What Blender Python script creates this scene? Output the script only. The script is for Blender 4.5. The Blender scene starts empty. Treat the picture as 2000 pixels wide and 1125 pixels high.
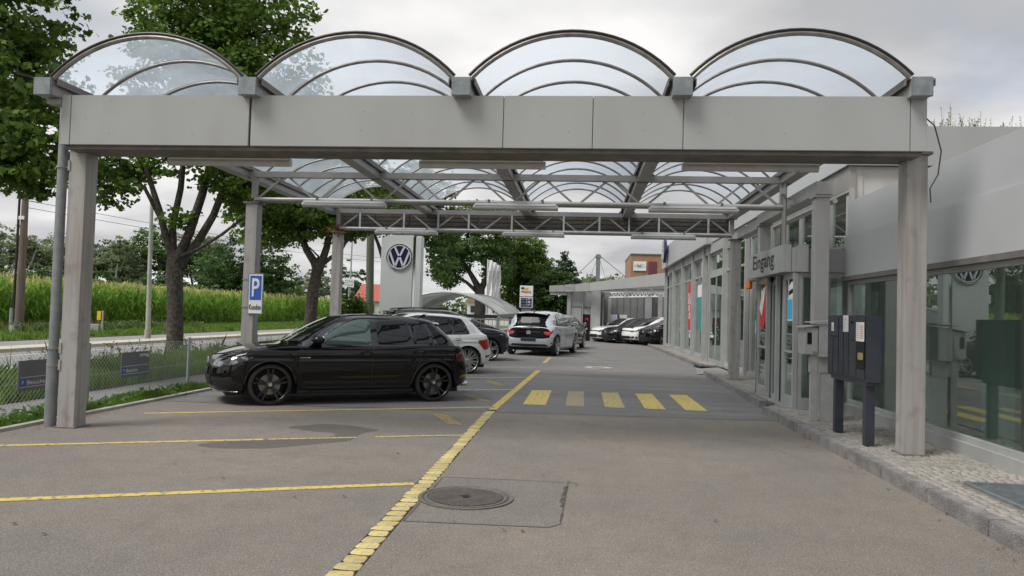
import bpy, bmesh, math, random
import numpy as np
from mathutils import Vector, Matrix
from mathutils.bvhtree import BVHTree
R = math.radians
rnd = random.Random(7)
rng = np.random.default_rng(7)
S = bpy.context.scene
COL = S.collection

# ------------------------------------------------------------------ camera, world, sun
FPX, CAMH, YAW, PITCH, ROLL = 1473.71, 1.4967, 0.09391, 0.034613, 0.028993
cd = bpy.data.cameras.new('camera'); cam = bpy.data.objects.new('camera', cd); COL.objects.link(cam)
S.camera = cam
cd.sensor_fit = 'HORIZONTAL'; cd.sensor_width = 36.0; cd.lens = FPX * 36.0 / 2000.0
cd.clip_start = 0.05; cd.clip_end = 2500
f0 = Vector((-math.sin(YAW), math.cos(YAW), 0)); r0 = Vector((math.cos(YAW), math.sin(YAW), 0)); u0 = Vector((0, 0, 1))
fw = f0 * math.cos(PITCH) + u0 * math.sin(PITCH); up = u0 * math.cos(PITCH) - f0 * math.sin(PITCH)
rt = r0 * math.cos(ROLL) + up * math.sin(ROLL); up2 = up * math.cos(ROLL) - r0 * math.sin(ROLL)
m = Matrix(((rt.x, up2.x, -fw.x, 0), (rt.y, up2.y, -fw.y, 0), (rt.z, up2.z, -fw.z, CAMH), (0, 0, 0, 1)))
cam.matrix_world = m

SUN_EL, SUN_AZ = 55, 232          # azimuth measured clockwise from +Y
W = bpy.data.worlds.new('World'); S.world = W; W.use_nodes = True
nt = W.node_tree; nt.nodes.clear()
def wn(t, **k):
    n = nt.nodes.new(t)
    for a, b in k.items(): setattr(n, a, b)
    return n
out = wn('ShaderNodeOutputWorld'); bg1 = wn('ShaderNodeBackground'); bg2 = wn('ShaderNodeBackground'); mx = wn('ShaderNodeMixShader')
sky = wn('ShaderNodeTexSky', sky_type='NISHITA', sun_disc=False)
sky.sun_elevation = R(SUN_EL); sky.sun_rotation = R(SUN_AZ)
bg1.inputs['Strength'].default_value = 0.10
nt.links.new(sky.outputs[0], bg1.inputs[0])
tc = wn('ShaderNodeTexCoord'); sep = wn('ShaderNodeSeparateXYZ'); nt.links.new(tc.outputs['Generated'], sep.inputs[0])
# clouds laid out on a flat layer above the ground: direction / (z + 0.12)
ad = wn('ShaderNodeMath', operation='ADD'); ad.inputs[1].default_value = 0.16
mxz = wn('ShaderNodeMath', operation='MAXIMUM'); mxz.inputs[1].default_value = 0.0
nt.links.new(sep.outputs['Z'], mxz.inputs[0]); nt.links.new(mxz.outputs[0], ad.inputs[0])
cmb = wn('ShaderNodeCombineXYZ')
for i, a in enumerate('XY'):
    dv = wn('ShaderNodeMath', operation='DIVIDE'); nt.links.new(sep.outputs[a], dv.inputs[0]); nt.links.new(ad.outputs[0], dv.inputs[1])
    nt.links.new(dv.outputs[0], cmb.inputs[i])
no = wn('ShaderNodeTexNoise'); no.inputs['Scale'].default_value = 0.85; no.inputs['Detail'].default_value = 7; no.inputs['Roughness'].default_value = 0.55
no.inputs['Distortion'].default_value = 0.4
nt.links.new(cmb.outputs[0], no.inputs['Vector'])
cr = wn('ShaderNodeValToRGB'); cr.color_ramp.elements[0].position = 0.26; cr.color_ramp.elements[1].position = 0.46
cr.color_ramp.elements[0].color = (0.62, 0.62, 0.62, 1); cr.color_ramp.elements[1].color = (1, 1, 1, 1)
nt.links.new(no.outputs['Fac'], cr.inputs[0])
no2 = wn('ShaderNodeTexNoise'); no2.inputs['Scale'].default_value = 1.0; no2.inputs['Detail'].default_value = 7; no2.inputs['Roughness'].default_value = 0.5
ofs = wn('ShaderNodeVectorMath', operation='ADD'); ofs.inputs[1].default_value = (13.1, 4.7, 2.0)
nt.links.new(cmb.outputs[0], ofs.inputs[0]); nt.links.new(ofs.outputs[0], no2.inputs['Vector'])
cr2 = wn('ShaderNodeValToRGB'); e = cr2.color_ramp.elements
e[0].position = 0.36; e[0].color = (0.47, 0.475, 0.49, 1); e[1].position = 0.64; e[1].color = (0.92, 0.91, 0.90, 1)
e.new(0.50).color = (0.68, 0.675, 0.68, 1)
nt.links.new(no2.outputs['Fac'], cr2.inputs[0]); nt.links.new(cr2.outputs[0], bg2.inputs[0])
bg2.inputs['Strength'].default_value = 0.70
nt.links.new(cr.outputs[0], mx.inputs[0]); nt.links.new(bg1.outputs[0], mx.inputs[1]); nt.links.new(bg2.outputs[0], mx.inputs[2])
nt.links.new(mx.outputs[0], out.inputs[0])

sd = bpy.data.lights.new('sun', 'SUN'); sd.energy = 2.1; sd.angle = R(24); sd.color = (1, 0.98, 0.95)
sun = bpy.data.objects.new('sun', sd); COL.objects.link(sun)
az = R(SUN_AZ); el = R(SUN_EL)
sdir = Vector((math.sin(az) * math.cos(el), math.cos(az) * math.cos(el), math.sin(el)))
sun.rotation_euler = sdir.to_track_quat('Z', 'Y').to_euler(); sun.location = (0, 0, 60)

S.view_settings.view_transform = 'Standard'; S.view_settings.look = 'None'
S.view_settings.exposure = 0.62; S.view_settings.gamma = 1; S.view_settings.use_curve_mapping = False
S.render.engine = 'CYCLES'
S.cycles.transparent_max_bounces = 28; S.cycles.max_bounces = 7; S.cycles.glossy_bounces = 4

# ------------------------------------------------------------------ materials
def new_mat(name):
    m = bpy.data.materials.new(name); m.use_nodes = True
    n = m.node_tree.nodes; n.clear()
    return m, n, m.node_tree.links
def L(links, a, b): links.new(a, b)
def mat(name, col, rough=0.5, metal=0.0, col2=None, scale=4.0, amt=1.0, bump=0.0, bscale=60.0, stretch=(1, 1, 1),
        coat=0.0, spec=0.5, rand=0.0, isl=0.0, detail=5, lo=0.35, hi=0.65, coords='Object', fine=None, fscale=300, famt=0.3):
    m, n, l = new_mat(name)
    o = n.new('ShaderNodeOutputMaterial'); p = n.new('ShaderNodeBsdfPrincipled'); l.new(p.outputs[0], o.inputs[0])
    p.inputs['Roughness'].default_value = rough; p.inputs['Metallic'].default_value = metal
    p.inputs['Coat Weight'].default_value = coat; p.inputs['Coat Roughness'].default_value = 0.03
    p.inputs['Specular IOR Level'].default_value = spec
    c = n.new('ShaderNodeRGB'); c.outputs[0].default_value = (*col, 1); cur = c.outputs[0]
    t = n.new('ShaderNodeTexCoord'); mp = n.new('ShaderNodeMapping'); mp.inputs['Scale'].default_value = stretch
    l.new(t.outputs[coords], mp.inputs[0])
    if col2 is not None:
        tx = n.new('ShaderNodeTexNoise'); tx.inputs['Scale'].default_value = scale; tx.inputs['Detail'].default_value = detail
        l.new(mp.outputs[0], tx.inputs['Vector'])
        mr = n.new('ShaderNodeMapRange'); mr.inputs[1].default_value = lo; mr.inputs[2].default_value = hi; mr.inputs[4].default_value = amt
        l.new(tx.outputs['Fac'], mr.inputs[0])
        mxx = n.new('ShaderNodeMixRGB'); l.new(mr.outputs[0], mxx.inputs[0]); l.new(cur, mxx.inputs[1]); mxx.inputs[2].default_value = (*col2, 1)
        cur = mxx.outputs[0]
    if fine is not None:
        tx = n.new('ShaderNodeTexNoise'); tx.inputs['Scale'].default_value = fscale; tx.inputs['Detail'].default_value = 2
        l.new(t.outputs[coords], tx.inputs['Vector'])
        mr = n.new('ShaderNodeMapRange'); mr.inputs[1].default_value = 0.4; mr.inputs[2].default_value = 0.7; mr.inputs[4].default_value = famt
        l.new(tx.outputs['Fac'], mr.inputs[0])
        mxx = n.new('ShaderNodeMixRGB'); l.new(mr.outputs[0], mxx.inputs[0]); l.new(cur, mxx.inputs[1]); mxx.inputs[2].default_value = (*fine, 1)
        cur = mxx.outputs[0]
    if rand or isl:
        if rand: src = n.new('ShaderNodeObjectInfo').outputs['Random']
        else: src = n.new('ShaderNodeNewGeometry').outputs['Random Per Island']
        mr = n.new('ShaderNodeMapRange'); k = rand or isl; mr.inputs[3].default_value = 1 - k; mr.inputs[4].default_value = 1 + k
        l.new(src, mr.inputs[0])
        hs = n.new('ShaderNodeHueSaturation'); l.new(cur, hs.inputs['Color']); l.new(mr.outputs[0], hs.inputs['Value']); cur = hs.outputs[0]
    l.new(cur, p.inputs['Base Color'])
    if bump:
        tx = n.new('ShaderNodeTexNoise'); tx.inputs['Scale'].default_value = bscale; tx.inputs['Detail'].default_value = 4
        l.new(mp.outputs[0], tx.inputs['Vector'])
        b = n.new('ShaderNodeBump'); b.inputs['Strength'].default_value = bump; b.inputs['Distance'].default_value = 0.01
        l.new(tx.outputs['Fac'], b.inputs['Height']); l.new(b.outputs[0], p.inputs['Normal'])
    return m

def asphalt_mat(name, base, warm, spk=0.5, dark=0.6, tracks=False):
    m, n, l = new_mat(name)
    o = n.new('ShaderNodeOutputMaterial'); p = n.new('ShaderNodeBsdfPrincipled'); l.new(p.outputs[0], o.inputs[0])
    p.inputs['Roughness'].default_value = 0.82; p.inputs['Specular IOR Level'].default_value = 0.35
    t = n.new('ShaderNodeTexCoord')
    def noise(s, d, vec=None, r=0.55):
        x = n.new('ShaderNodeTexNoise'); x.inputs['Scale'].default_value = s; x.inputs['Detail'].default_value = d; x.inputs['Roughness'].default_value = r
        l.new(vec or t.outputs['Object'], x.inputs['Vector']); return x.outputs['Fac']
    def mrange(src, a, b, c, d):
        x = n.new('ShaderNodeMapRange'); l.new(src, x.inputs[0])
        for i, v in enumerate((a, b, c, d)): x.inputs[i + 1].default_value = v
        return x.outputs[0]
    def mix(f, a, b, mode='MIX'):
        x = n.new('ShaderNodeMixRGB'); x.blend_type = mode
        for i, v in enumerate((f, a, b)):
            if isinstance(v, (tuple, float)): x.inputs[i].default_value = v if isinstance(v, float) else (*v, 1)
            else: l.new(v, x.inputs[i])
        return x.outputs[0]
    c = mix(mrange(noise(0.35, 5), 0.3, 0.7, 0, 1), base, warm)
    c = mix(mrange(noise(2.3, 6), 0.45, 0.75, 0, 0.35), c, tuple(v * dark for v in base))
    if tracks:
        mp = n.new('ShaderNodeMapping'); mp.inputs['Scale'].default_value = (0.12, 1.6, 1); mp.inputs['Rotation'].default_value = (0, 0, R(8)); l.new(t.outputs['Object'], mp.inputs[0])
        c = mix(mrange(noise(1.6, 4, mp.outputs[0]), 0.42, 0.7, 0, 0.5), c, tuple(v * 0.6 for v in base))
    vo = n.new('ShaderNodeTexVoronoi'); vo.inputs['Scale'].default_value = 95; l.new(t.outputs['Object'], vo.inputs['Vector'])
    c = mix(mrange(vo.outputs['Distance'], 0.12, 0.3, spk, 0), c, tuple(min(0.6, v * 2.3) for v in warm))
    c = mix(mrange(noise(150, 2), 0.50, 0.62, 0, 0.75), c, tuple(v * 0.30 for v in base))
    c = mix(mrange(noise(9, 6, None, .7), 0.45, 0.7, 0, 0.3), c, tuple(v * 0.55 for v in base))
    c = mix(mrange(noise(75, 2), 0.52, 0.66, 0, 0.35), c, tuple(v * 1.9 for v in warm))
    l.new(c, p.inputs['Base Color'])
    b = n.new('ShaderNodeBump'); b.inputs['Strength'].default_value = 0.5; b.inputs['Distance'].default_value = 0.006
    l.new(noise(190, 3), b.inputs['Height']); l.new(b.outputs[0], p.inputs['Normal'])
    return m

def paint_mat(name, col, wear=0.5, under=(0.16, 0.15, 0.14), scale=18):
    """worn paint: the asphalt's colour shows where the paint has gone"""
    return mat(name, col, rough=0.7, col2=under, scale=scale, amt=0.95, lo=0.62 - 0.3 * wear, hi=0.72 - 0.2 * wear, detail=8,
               fine=(0.32, 0.30, 0.22), fscale=120, famt=0.35, bump=0.3, bscale=120)

def glass_mat(name, tint=(0.72, 0.86, 0.8), base=0.16, rough=0.0, grime=0.03):
    m, n, l = new_mat(name)
    o = n.new('ShaderNodeOutputMaterial')
    g = n.new('ShaderNodeBsdfGlossy'); g.inputs['Roughness'].default_value = rough; g.inputs['Color'].default_value = (0.93, 0.97, 0.95, 1)
    t = n.new('ShaderNodeBsdfTransparent'); t.inputs['Color'].default_value = (*tint, 1)
    d = n.new('ShaderNodeBsdfDiffuse'); d.inputs['Color'].default_value = (0.5, 0.55, 0.52, 1)
    lw = n.new('ShaderNodeLayerWeight'); lw.inputs['Blend'].default_value = 0.5
    pw = n.new('ShaderNodeMath'); pw.operation = 'POWER'; pw.inputs[1].default_value = 3.9; l.new(lw.outputs['Facing'], pw.inputs[0])
    mr = n.new('ShaderNodeMapRange'); mr.inputs[3].default_value = base; mr.inputs[4].default_value = 1.0
    l.new(pw.outputs[0], mr.inputs[0])
    m0 = n.new('ShaderNodeMixShader'); m0.inputs[0].default_value = grime; l.new(t.outputs[0], m0.inputs[1]); l.new(d.outputs[0], m0.inputs[2])
    m1 = n.new('ShaderNodeMixShader'); l.new(mr.outputs[0], m1.inputs[0]); l.new(m0.outputs[0], m1.inputs[1]); l.new(g.outputs[0], m1.inputs[2])
    l.new(m1.outputs[0], o.inputs[0])
    return m

def vault_mat(name):
    m, n, l = new_mat(name)
    o = n.new('ShaderNodeOutputMaterial')
    tr = n.new('ShaderNodeBsdfTransparent'); tr.inputs['Color'].default_value = (0.90, 0.93, 0.95, 1)
    tl = n.new('ShaderNodeBsdfTranslucent'); tl.inputs['Color'].default_value = (0.76, 0.85, 0.96, 1)  # bluish scatter colours hold the blue of sky reflected in the sheets
    df = n.new('ShaderNodeBsdfDiffuse'); df.inputs['Color'].default_value = (0.46, 0.58, 0.72, 1)
    gl = n.new('ShaderNodeBsdfGlossy'); gl.inputs['Roughness'].default_value = 0.08
    t = n.new('ShaderNodeTexCoord'); tx = n.new('ShaderNodeTexNoise'); tx.inputs['Scale'].default_value = 1.6; tx.inputs['Detail'].default_value = 7
    l.new(t.outputs['Object'], tx.inputs['Vector'])
    mr = n.new('ShaderNodeMapRange'); mr.inputs[1].default_value = 0.3; mr.inputs[2].default_value = 0.75; mr.inputs[3].default_value = 0.34; mr.inputs[4].default_value = 0.54
    l.new(tx.outputs['Fac'], mr.inputs[0])
    a = n.new('ShaderNodeMixShader'); a.inputs[0].default_value = 0.3; l.new(tl.outputs[0], a.inputs[1]); l.new(df.outputs[0], a.inputs[2])
    b = n.new('ShaderNodeMixShader'); l.new(mr.outputs[0], b.inputs[0]); l.new(tr.outputs[0], b.inputs[1]); l.new(a.outputs[0], b.inputs[2])
    lw = n.new('ShaderNodeLayerWeight'); lw.inputs['Blend'].default_value = 0.5
    pw = n.new('ShaderNodeMath'); pw.operation = 'POWER'; pw.inputs[1].default_value = 5.0; l.new(lw.outputs['Facing'], pw.inputs[0])
    fm = n.new('ShaderNodeMapRange'); fm.inputs[3].default_value = 0.03; fm.inputs[4].default_value = 0.6; l.new(pw.outputs[0], fm.inputs[0])
    c = n.new('ShaderNodeMixShader'); l.new(fm.outputs[0], c.inputs[0]); l.new(b.outputs[0], c.inputs[1]); l.new(gl.outputs[0], c.inputs[2])
    l.new(c.outputs[0], o.inputs[0])
    return m

def leaf_mat(name, c1, c2, trans=0.35, rough=0.55):
    m, n, l = new_mat(name)
    o = n.new('ShaderNodeOutputMaterial'); p = n.new('ShaderNodeBsdfPrincipled'); p.inputs['Roughness'].default_value = rough
    p.inputs['Specular IOR Level'].default_value = 0.35
    g = n.new('ShaderNodeNewGeometry'); cr = n.new('ShaderNodeMixRGB'); l.new(g.outputs['Random Per Island'], cr.inputs[0])
    cr.inputs[1].default_value = (*c1, 1); cr.inputs[2].default_value = (*c2, 1)
    t = n.new('ShaderNodeTexCoord'); tx = n.new('ShaderNodeTexNoise'); tx.inputs['Scale'].default_value = 0.9; tx.inputs['Detail'].default_value = 3
    l.new(t.outputs['Object'], tx.inputs['Vector'])
    mr = n.new('ShaderNodeMapRange'); mr.inputs[1].default_value = 0.3; mr.inputs[2].default_value = 0.7; mr.inputs[3].default_value = 0.65; mr.inputs[4].default_value = 1.35
    l.new(tx.outputs['Fac'], mr.inputs[0])
    hs = n.new('ShaderNodeHueSaturation'); l.new(cr.outputs[0], hs.inputs['Color']); l.new(mr.outputs[0], hs.inputs['Value'])
    l.new(hs.outputs[0], p.inputs['Base Color'])
    tr = n.new('ShaderNodeBsdfTranslucent'); l.new(hs.outputs[0], tr.inputs['Color'])
    ms = n.new('ShaderNodeMixShader'); ms.inputs[0].default_value = trans; l.new(p.outputs[0], ms.inputs[1]); l.new(tr.outputs[0], ms.inputs[2])
    l.new(ms.outputs[0], o.inputs[0])
    return m

M = {}
M['asphalt'] = asphalt_mat('asphalt_near', (0.160, 0.149, 0.138), (0.245, 0.212, 0.176), spk=0.75)
M['asphalt_far'] = asphalt_mat('asphalt_grey', (0.165, 0.160, 0.157), (0.215, 0.206, 0.200), spk=0.4, tracks=True)
M['patch'] = asphalt_mat('asphalt_patch', (0.160, 0.147, 0.134), (0.215, 0.193, 0.168), spk=0.8)
M['road'] = asphalt_mat('asphalt_road', (0.24, 0.235, 0.235), (0.30, 0.29, 0.28), spk=0.2)
M['path'] = asphalt_mat('asphalt_path', (0.20, 0.19, 0.185), (0.27, 0.25, 0.24), spk=0.3)
M['tar'] = mat('tar', (0.035, 0.032, 0.030), 0.6, col2=(0.12, 0.11, 0.1), scale=9, amt=0.8)
M['stain'] = asphalt_mat('damp_stain', (0.105, 0.094, 0.084), (0.135, 0.120, 0.105), spk=0.5)
M['yellow'] = paint_mat('yellow_paint', (0.62, 0.46, 0.09), 0.35)
M['yellow_worn'] = paint_mat('yellow_paint_worn', (0.60, 0.45, 0.12), 0.6, scale=26)
M['yellow_very'] = paint_mat('yellow_paint_very_worn', (0.54, 0.42, 0.15), 0.88, scale=34)
M['white_line'] = paint_mat('white_paint', (0.62, 0.62, 0.60), 0.5)
M['sett_yellow'] = mat('yellow_sett', (0.60, 0.47, 0.13), 0.7, col2=(0.42, 0.38, 0.28), scale=16, amt=0.9, lo=0.42, hi=0.62, bump=0.6, bscale=40, rand=0.18, fine=(0.2, 0.17, 0.1), fscale=60, famt=0.4, detail=8)
M['sett'] = mat('granite_sett', (0.33, 0.305, 0.27), 0.8, col2=(0.265, 0.245, 0.22), scale=9, amt=0.9, bump=0.6, bscale=70, rand=0.13, fine=(0.17, 0.15, 0.14), fscale=160, famt=0.35)
M['sett_far'] = mat('granite_sett_far', (0.33, 0.305, 0.27), 0.8, col2=(0.265, 0.245, 0.22), scale=9, amt=0.9, bump=0.5, bscale=70, isl=0.15, fine=(0.17, 0.15, 0.14), fscale=160, famt=0.35)
M['joint'] = mat('sand_joint', (0.22, 0.20, 0.17), 0.95, col2=(0.15, 0.14, 0.115), scale=20, bump=0.5)
M['joint_dark'] = mat('dark_joint', (0.018, 0.015, 0.012), 0.95)
M['kerb'] = mat('granite_kerb', (0.31, 0.30, 0.29), 0.75, col2=(0.19, 0.18, 0.175), scale=6, bump=0.7, bscale=90, fine=(0.07, 0.07, 0.07), fscale=95, famt=0.85, rand=0.08)
M['concrete'] = mat('concrete', (0.42, 0.40, 0.36), 0.85, col2=(0.32, 0.30, 0.27), scale=3, bump=0.3, bscale=80)
M['median'] = mat('pale_concrete', (0.56, 0.51, 0.43), 0.85, col2=(0.46, 0.41, 0.34), scale=1.5, bump=0.3, bscale=80)
M['soil'] = mat('soil', (0.10, 0.085, 0.055), 0.95, col2=(0.07, 0.075, 0.035), scale=3, bump=0.6, bscale=20)
M['lawn'] = mat('lawn_ground', (0.055, 0.085, 0.022), 0.95, col2=(0.10, 0.11, 0.04), scale=1.2, bump=0.6, bscale=15)
M['fascia'] = mat('grey_fascia_paint', (0.350, 0.354, 0.348), 0.42, col2=(0.30, 0.30, 0.292), scale=1.6, amt=0.7, stretch=(1.0, 1.0, 0.4), lo=.42, hi=.75, bump=0.03, bscale=6)
M['fascia2'] = mat('grey_blue_panel', (0.46, 0.475, 0.48), 0.36, metal=0.05, col2=(0.41, 0.42, 0.425), scale=0.9, amt=0.8)
M['edge_dark'] = mat('dark_edge', (0.10, 0.092, 0.085), 0.6, col2=(0.15, 0.135, 0.12), scale=6)
M['steel'] = mat('grey_steel_paint', (0.30, 0.29, 0.275), 0.45, col2=(0.235, 0.222, 0.205), scale=3.5, amt=0.8, stretch=(1, 1, 0.4))
M['steel_light'] = mat('light_steel_tube', (0.50, 0.49, 0.47), 0.35, metal=0.2, col2=(0.4, 0.39, 0.37), scale=4)
M['steel_dark'] = mat('dark_steel', (0.13, 0.122, 0.115), 0.5, col2=(0.18, 0.168, 0.155), scale=5)
M['zinc'] = mat('galvanised_gutter', (0.25, 0.275, 0.285), 0.5, metal=0.35, col2=(0.17, 0.19, 0.2), scale=11, amt=0.9, detail=3)
M['rib'] = mat('rib_aluminium', (0.30, 0.28, 0.26), 0.4, metal=0.3, col2=(0.2, 0.185, 0.17), scale=8)
M['seal'] = mat('black_seal', (0.02, 0.02, 0.02), 0.5)
def post_mat():
    m, n, l = new_mat('stained_post')
    o = n.new('ShaderNodeOutputMaterial'); p = n.new('ShaderNodeBsdfPrincipled'); l.new(p.outputs[0], o.inputs[0]); p.inputs['Roughness'].default_value = 0.5
    t = n.new('ShaderNodeTexCoord'); mp = n.new('ShaderNodeMapping'); mp.inputs['Scale'].default_value = (14, 14, 0.7); l.new(t.outputs['Object'], mp.inputs[0])
    a = n.new('ShaderNodeTexNoise'); a.inputs['Scale'].default_value = 1.0; a.inputs['Detail'].default_value = 6; l.new(mp.outputs[0], a.inputs['Vector'])
    mr = n.new('ShaderNodeMapRange'); mr.inputs[1].default_value = 0.45; mr.inputs[2].default_value = 0.75; mr.inputs[4].default_value = 0.75; l.new(a.outputs['Fac'], mr.inputs[0])
    x = n.new('ShaderNodeMixRGB'); x.inputs[1].default_value = (0.34, 0.325, 0.31, 1); x.inputs[2].default_value = (0.20, 0.165, 0.14, 1); l.new(mr.outputs[0], x.inputs[0])
    b = n.new('ShaderNodeTexNoise'); b.inputs['Scale'].default_value = 5.0; b.inputs['Detail'].default_value = 6; l.new(t.outputs['Object'], b.inputs['Vector'])
    mr2 = n.new('ShaderNodeMapRange'); mr2.inputs[1].default_value = 0.55; mr2.inputs[2].default_value = 0.75; mr2.inputs[4].default_value = 0.5; l.new(b.outputs['Fac'], mr2.inputs[0])
    y = n.new('ShaderNodeMixRGB'); y.inputs[2].default_value = (0.14, 0.105, 0.08, 1); l.new(mr2.outputs[0], y.inputs[0]); l.new(x.outputs[0], y.inputs[1])
    l.new(y.outputs[0], p.inputs['Base Color']); return m
M['post'] = post_mat()
M['pipe'] = mat('downpipe_zinc', (0.20, 0.225, 0.24), 0.5, metal=0.3, col2=(0.27, 0.275, 0.27), scale=9)
M['bldg_col'] = mat('building_column', (0.40, 0.395, 0.38), 0.45, col2=(0.34, 0.33, 0.315), scale=3, stretch=(1, 1, 0.4))
M['frame'] = mat('window_frame_paint', (0.37, 0.375, 0.365), 0.4, col2=(0.32, 0.325, 0.315), scale=3)
M['wall_white'] = mat('pale_render_wall', (0.56, 0.55, 0.52), 0.8, col2=(0.49, 0.475, 0.44), scale=2, bump=0.1)
M['panel_dark'] = mat('brown_grey_louvre', (0.105, 0.092, 0.082), 0.7, col2=(0.14, 0.122, 0.105), scale=6)
M['glass'] = glass_mat('showroom_glass', (0.84, 0.91, 0.88), 0.15)
M['glass_clear'] = glass_mat('door_glass', (0.8, 0.88, 0.85), 0.1)
M['vault'] = vault_mat('vault_sheet')
M['interior'] = mat('interior_wall', (0.62, 0.60, 0.57), 0.8, col2=(0.45, 0.44, 0.42), scale=0.6)
M['int_floor'] = mat('interior_floor', (0.36, 0.33, 0.29), 0.3)
M['int_white'] = mat('interior_white', (0.80, 0.82, 0.81), 0.5)
M['int_green'] = mat('interior_green_glass_edge', (0.22, 0.34, 0.29), 0.4)
M['anthracite'] = mat('anthracite_metal', (0.030, 0.034, 0.047), 0.42, col2=(0.042, 0.046, 0.06), scale=5)
M['anth_dark'] = mat('anthracite_gap', (0.006, 0.006, 0.008), 0.6)
M['letterbox'] = mat('grey_letterbox', (0.40, 0.40, 0.385), 0.42, col2=(0.34, 0.34, 0.325), scale=7)
M['chrome'] = mat('chrome', (0.75, 0.76, 0.78), 0.12, metal=1.0)
M['emblem'] = mat('satin_emblem', (0.80, 0.81, 0.83), 0.35, metal=0.4)
M['brass'] = mat('brass_lock', (0.55, 0.45, 0.25), 0.35, metal=0.6)
M['paper'] = mat('paper_notice', (0.78, 0.77, 0.76), 0.7)
M['paper2'] = mat('violet_print', (0.52, 0.46, 0.60), 0.7, col2=(0.7, 0.5, 0.3), scale=20)
M['print'] = mat('grey_print', (0.2, 0.2, 0.22), 0.7)
M['black'] = mat('black_print', (0.012, 0.012, 0.014), 0.5)
M['white'] = mat('white_paint_sign', (0.78, 0.78, 0.77), 0.5, col2=(0.7, 0.7, 0.69), scale=4)
M['blue'] = mat('blue_sign', (0.02, 0.10, 0.42), 0.4)
M['lightblue'] = mat('light_blue_sticker', (0.08, 0.42, 0.72), 0.5)
M['teal'] = mat('teal_reflection', (0.05, 0.30, 0.28), 0.5, col2=(0.03, 0.22, 0.22), scale=2)
M['navy'] = mat('navy_enamel', (0.012, 0.017, 0.06), 0.3)
M['red'] = mat('red_print', (0.55, 0.02, 0.03), 0.5)
M['orange'] = mat('orange_lens', (0.75, 0.16, 0.01), 0.15, coat=1.0)
M['gold'] = mat('yellow_print', (0.80, 0.50, 0.03), 0.5)
M['board'] = mat('slate_sign_board', (0.125, 0.13, 0.14), 0.5, col2=(0.15, 0.155, 0.165), scale=3)
M['pylon'] = mat('pylon_silver', (0.56, 0.585, 0.58), 0.42, col2=(0.52, 0.545, 0.54), scale=1)
M['bark'] = mat('maple_bark', (0.048, 0.038, 0.030), 0.9, col2=(0.085, 0.072, 0.056), scale=9, amt=0.8, bump=1.0, bscale=22, stretch=(1, 1, 0.35), lo=0.5, hi=0.75, fine=(0.24, 0.24, 0.20), fscale=11, famt=0.32)
M['bark_far'] = mat('far_bark', (0.09, 0.075, 0.06), 0.9, col2=(0.16, 0.145, 0.12), scale=4)
M['birch'] = mat('birch_bark', (0.55, 0.53, 0.48), 0.8, col2=(0.2, 0.19, 0.17), scale=3)
M['wood_pole'] = mat('weathered_wood_pole', (0.13, 0.10, 0.085), 0.85, col2=(0.19, 0.155, 0.13), scale=3, stretch=(4, 4, 0.3))
M['leaf'] = leaf_mat('maple_leaves', (0.055, 0.115, 0.018), (0.175, 0.275, 0.048), 0.45)
M['leaf_dark'] = leaf_mat('dark_leaves', (0.040, 0.085, 0.022), (0.075, 0.14, 0.038), 0.4)
M['leaf_mid'] = leaf_mat('mid_leaves', (0.075, 0.140, 0.036), (0.14, 0.235, 0.07), 0.45)
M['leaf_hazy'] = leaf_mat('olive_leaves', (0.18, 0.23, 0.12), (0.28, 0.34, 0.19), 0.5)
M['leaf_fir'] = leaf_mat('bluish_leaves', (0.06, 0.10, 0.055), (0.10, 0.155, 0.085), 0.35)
M['grass'] = leaf_mat('grass_blades', (0.11, 0.20, 0.03), (0.22, 0.34, 0.07), 0.45)
M['weed'] = leaf_mat('weed_leaves', (0.06, 0.13, 0.025), (0.13, 0.21, 0.06), 0.35)
M['grass_dry'] = leaf_mat('dry_grass', (0.20, 0.19, 0.09), (0.14, 0.17, 0.05), 0.35)
M['flower'] = mat('white_flowers', (0.75, 0.75, 0.68), 0.8)
M['yflower'] = mat('yellow_flowers', (0.75, 0.50, 0.03), 0.8)
M['corn'] = leaf_mat('corn_leaves', (0.16, 0.31, 0.04), (0.31, 0.48, 0.09), 0.5)
M['tassel'] = leaf_mat('corn_tassels', (0.55, 0.47, 0.20), (0.66, 0.58, 0.28), 0.3)
M['wire'] = mat('galvanised_wire', (0.40, 0.42, 0.41), 0.45, metal=0.3)
M['fpost'] = mat('fence_post_paint', (0.32, 0.35, 0.36), 0.5, col2=(0.26, 0.28, 0.28), scale=8)
M['lamp_pole'] = mat('pale_green_pole', (0.40, 0.43, 0.36), 0.55, col2=(0.33, 0.35, 0.3), scale=2)
M['green_mast'] = mat('olive_green_mast', (0.10, 0.115, 0.075), 0.7)
M['tube_glass'] = mat('lamp_diffuser', (0.48, 0.47, 0.45), 0.3, col2=(0.40, 0.39, 0.37), scale=7)
M['tin'] = leaf_mat('corrugated_sheet', (0.40, 0.42, 0.41), (0.52, 0.53, 0.52), 0.25, 0.25)
M['brown_clad'] = mat('brown_cladding', (0.34, 0.20, 0.115), 0.75, col2=(0.30, 0.17, 0.10), scale=1)
M['red_win'] = mat('red_window', (0.34, 0.02, 0.045), 0.4)
M['roof_red'] = mat('red_roof_tiles', (0.42, 0.115, 0.085), 0.8, col2=(0.34, 0.09, 0.07), scale=2)
M['house'] = mat('white_house_render', (0.68, 0.67, 0.63), 0.85, col2=(0.6, 0.59, 0.55), scale=0.5)
M['house_roof'] = mat('brown_roof', (0.20, 0.15, 0.125), 0.8)
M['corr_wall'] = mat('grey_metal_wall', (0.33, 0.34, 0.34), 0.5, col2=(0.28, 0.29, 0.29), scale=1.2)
M['recess'] = mat('recess_metal_wall', (0.21, 0.215, 0.215), 0.6, col2=(0.18, 0.185, 0.185), scale=1.2)
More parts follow.
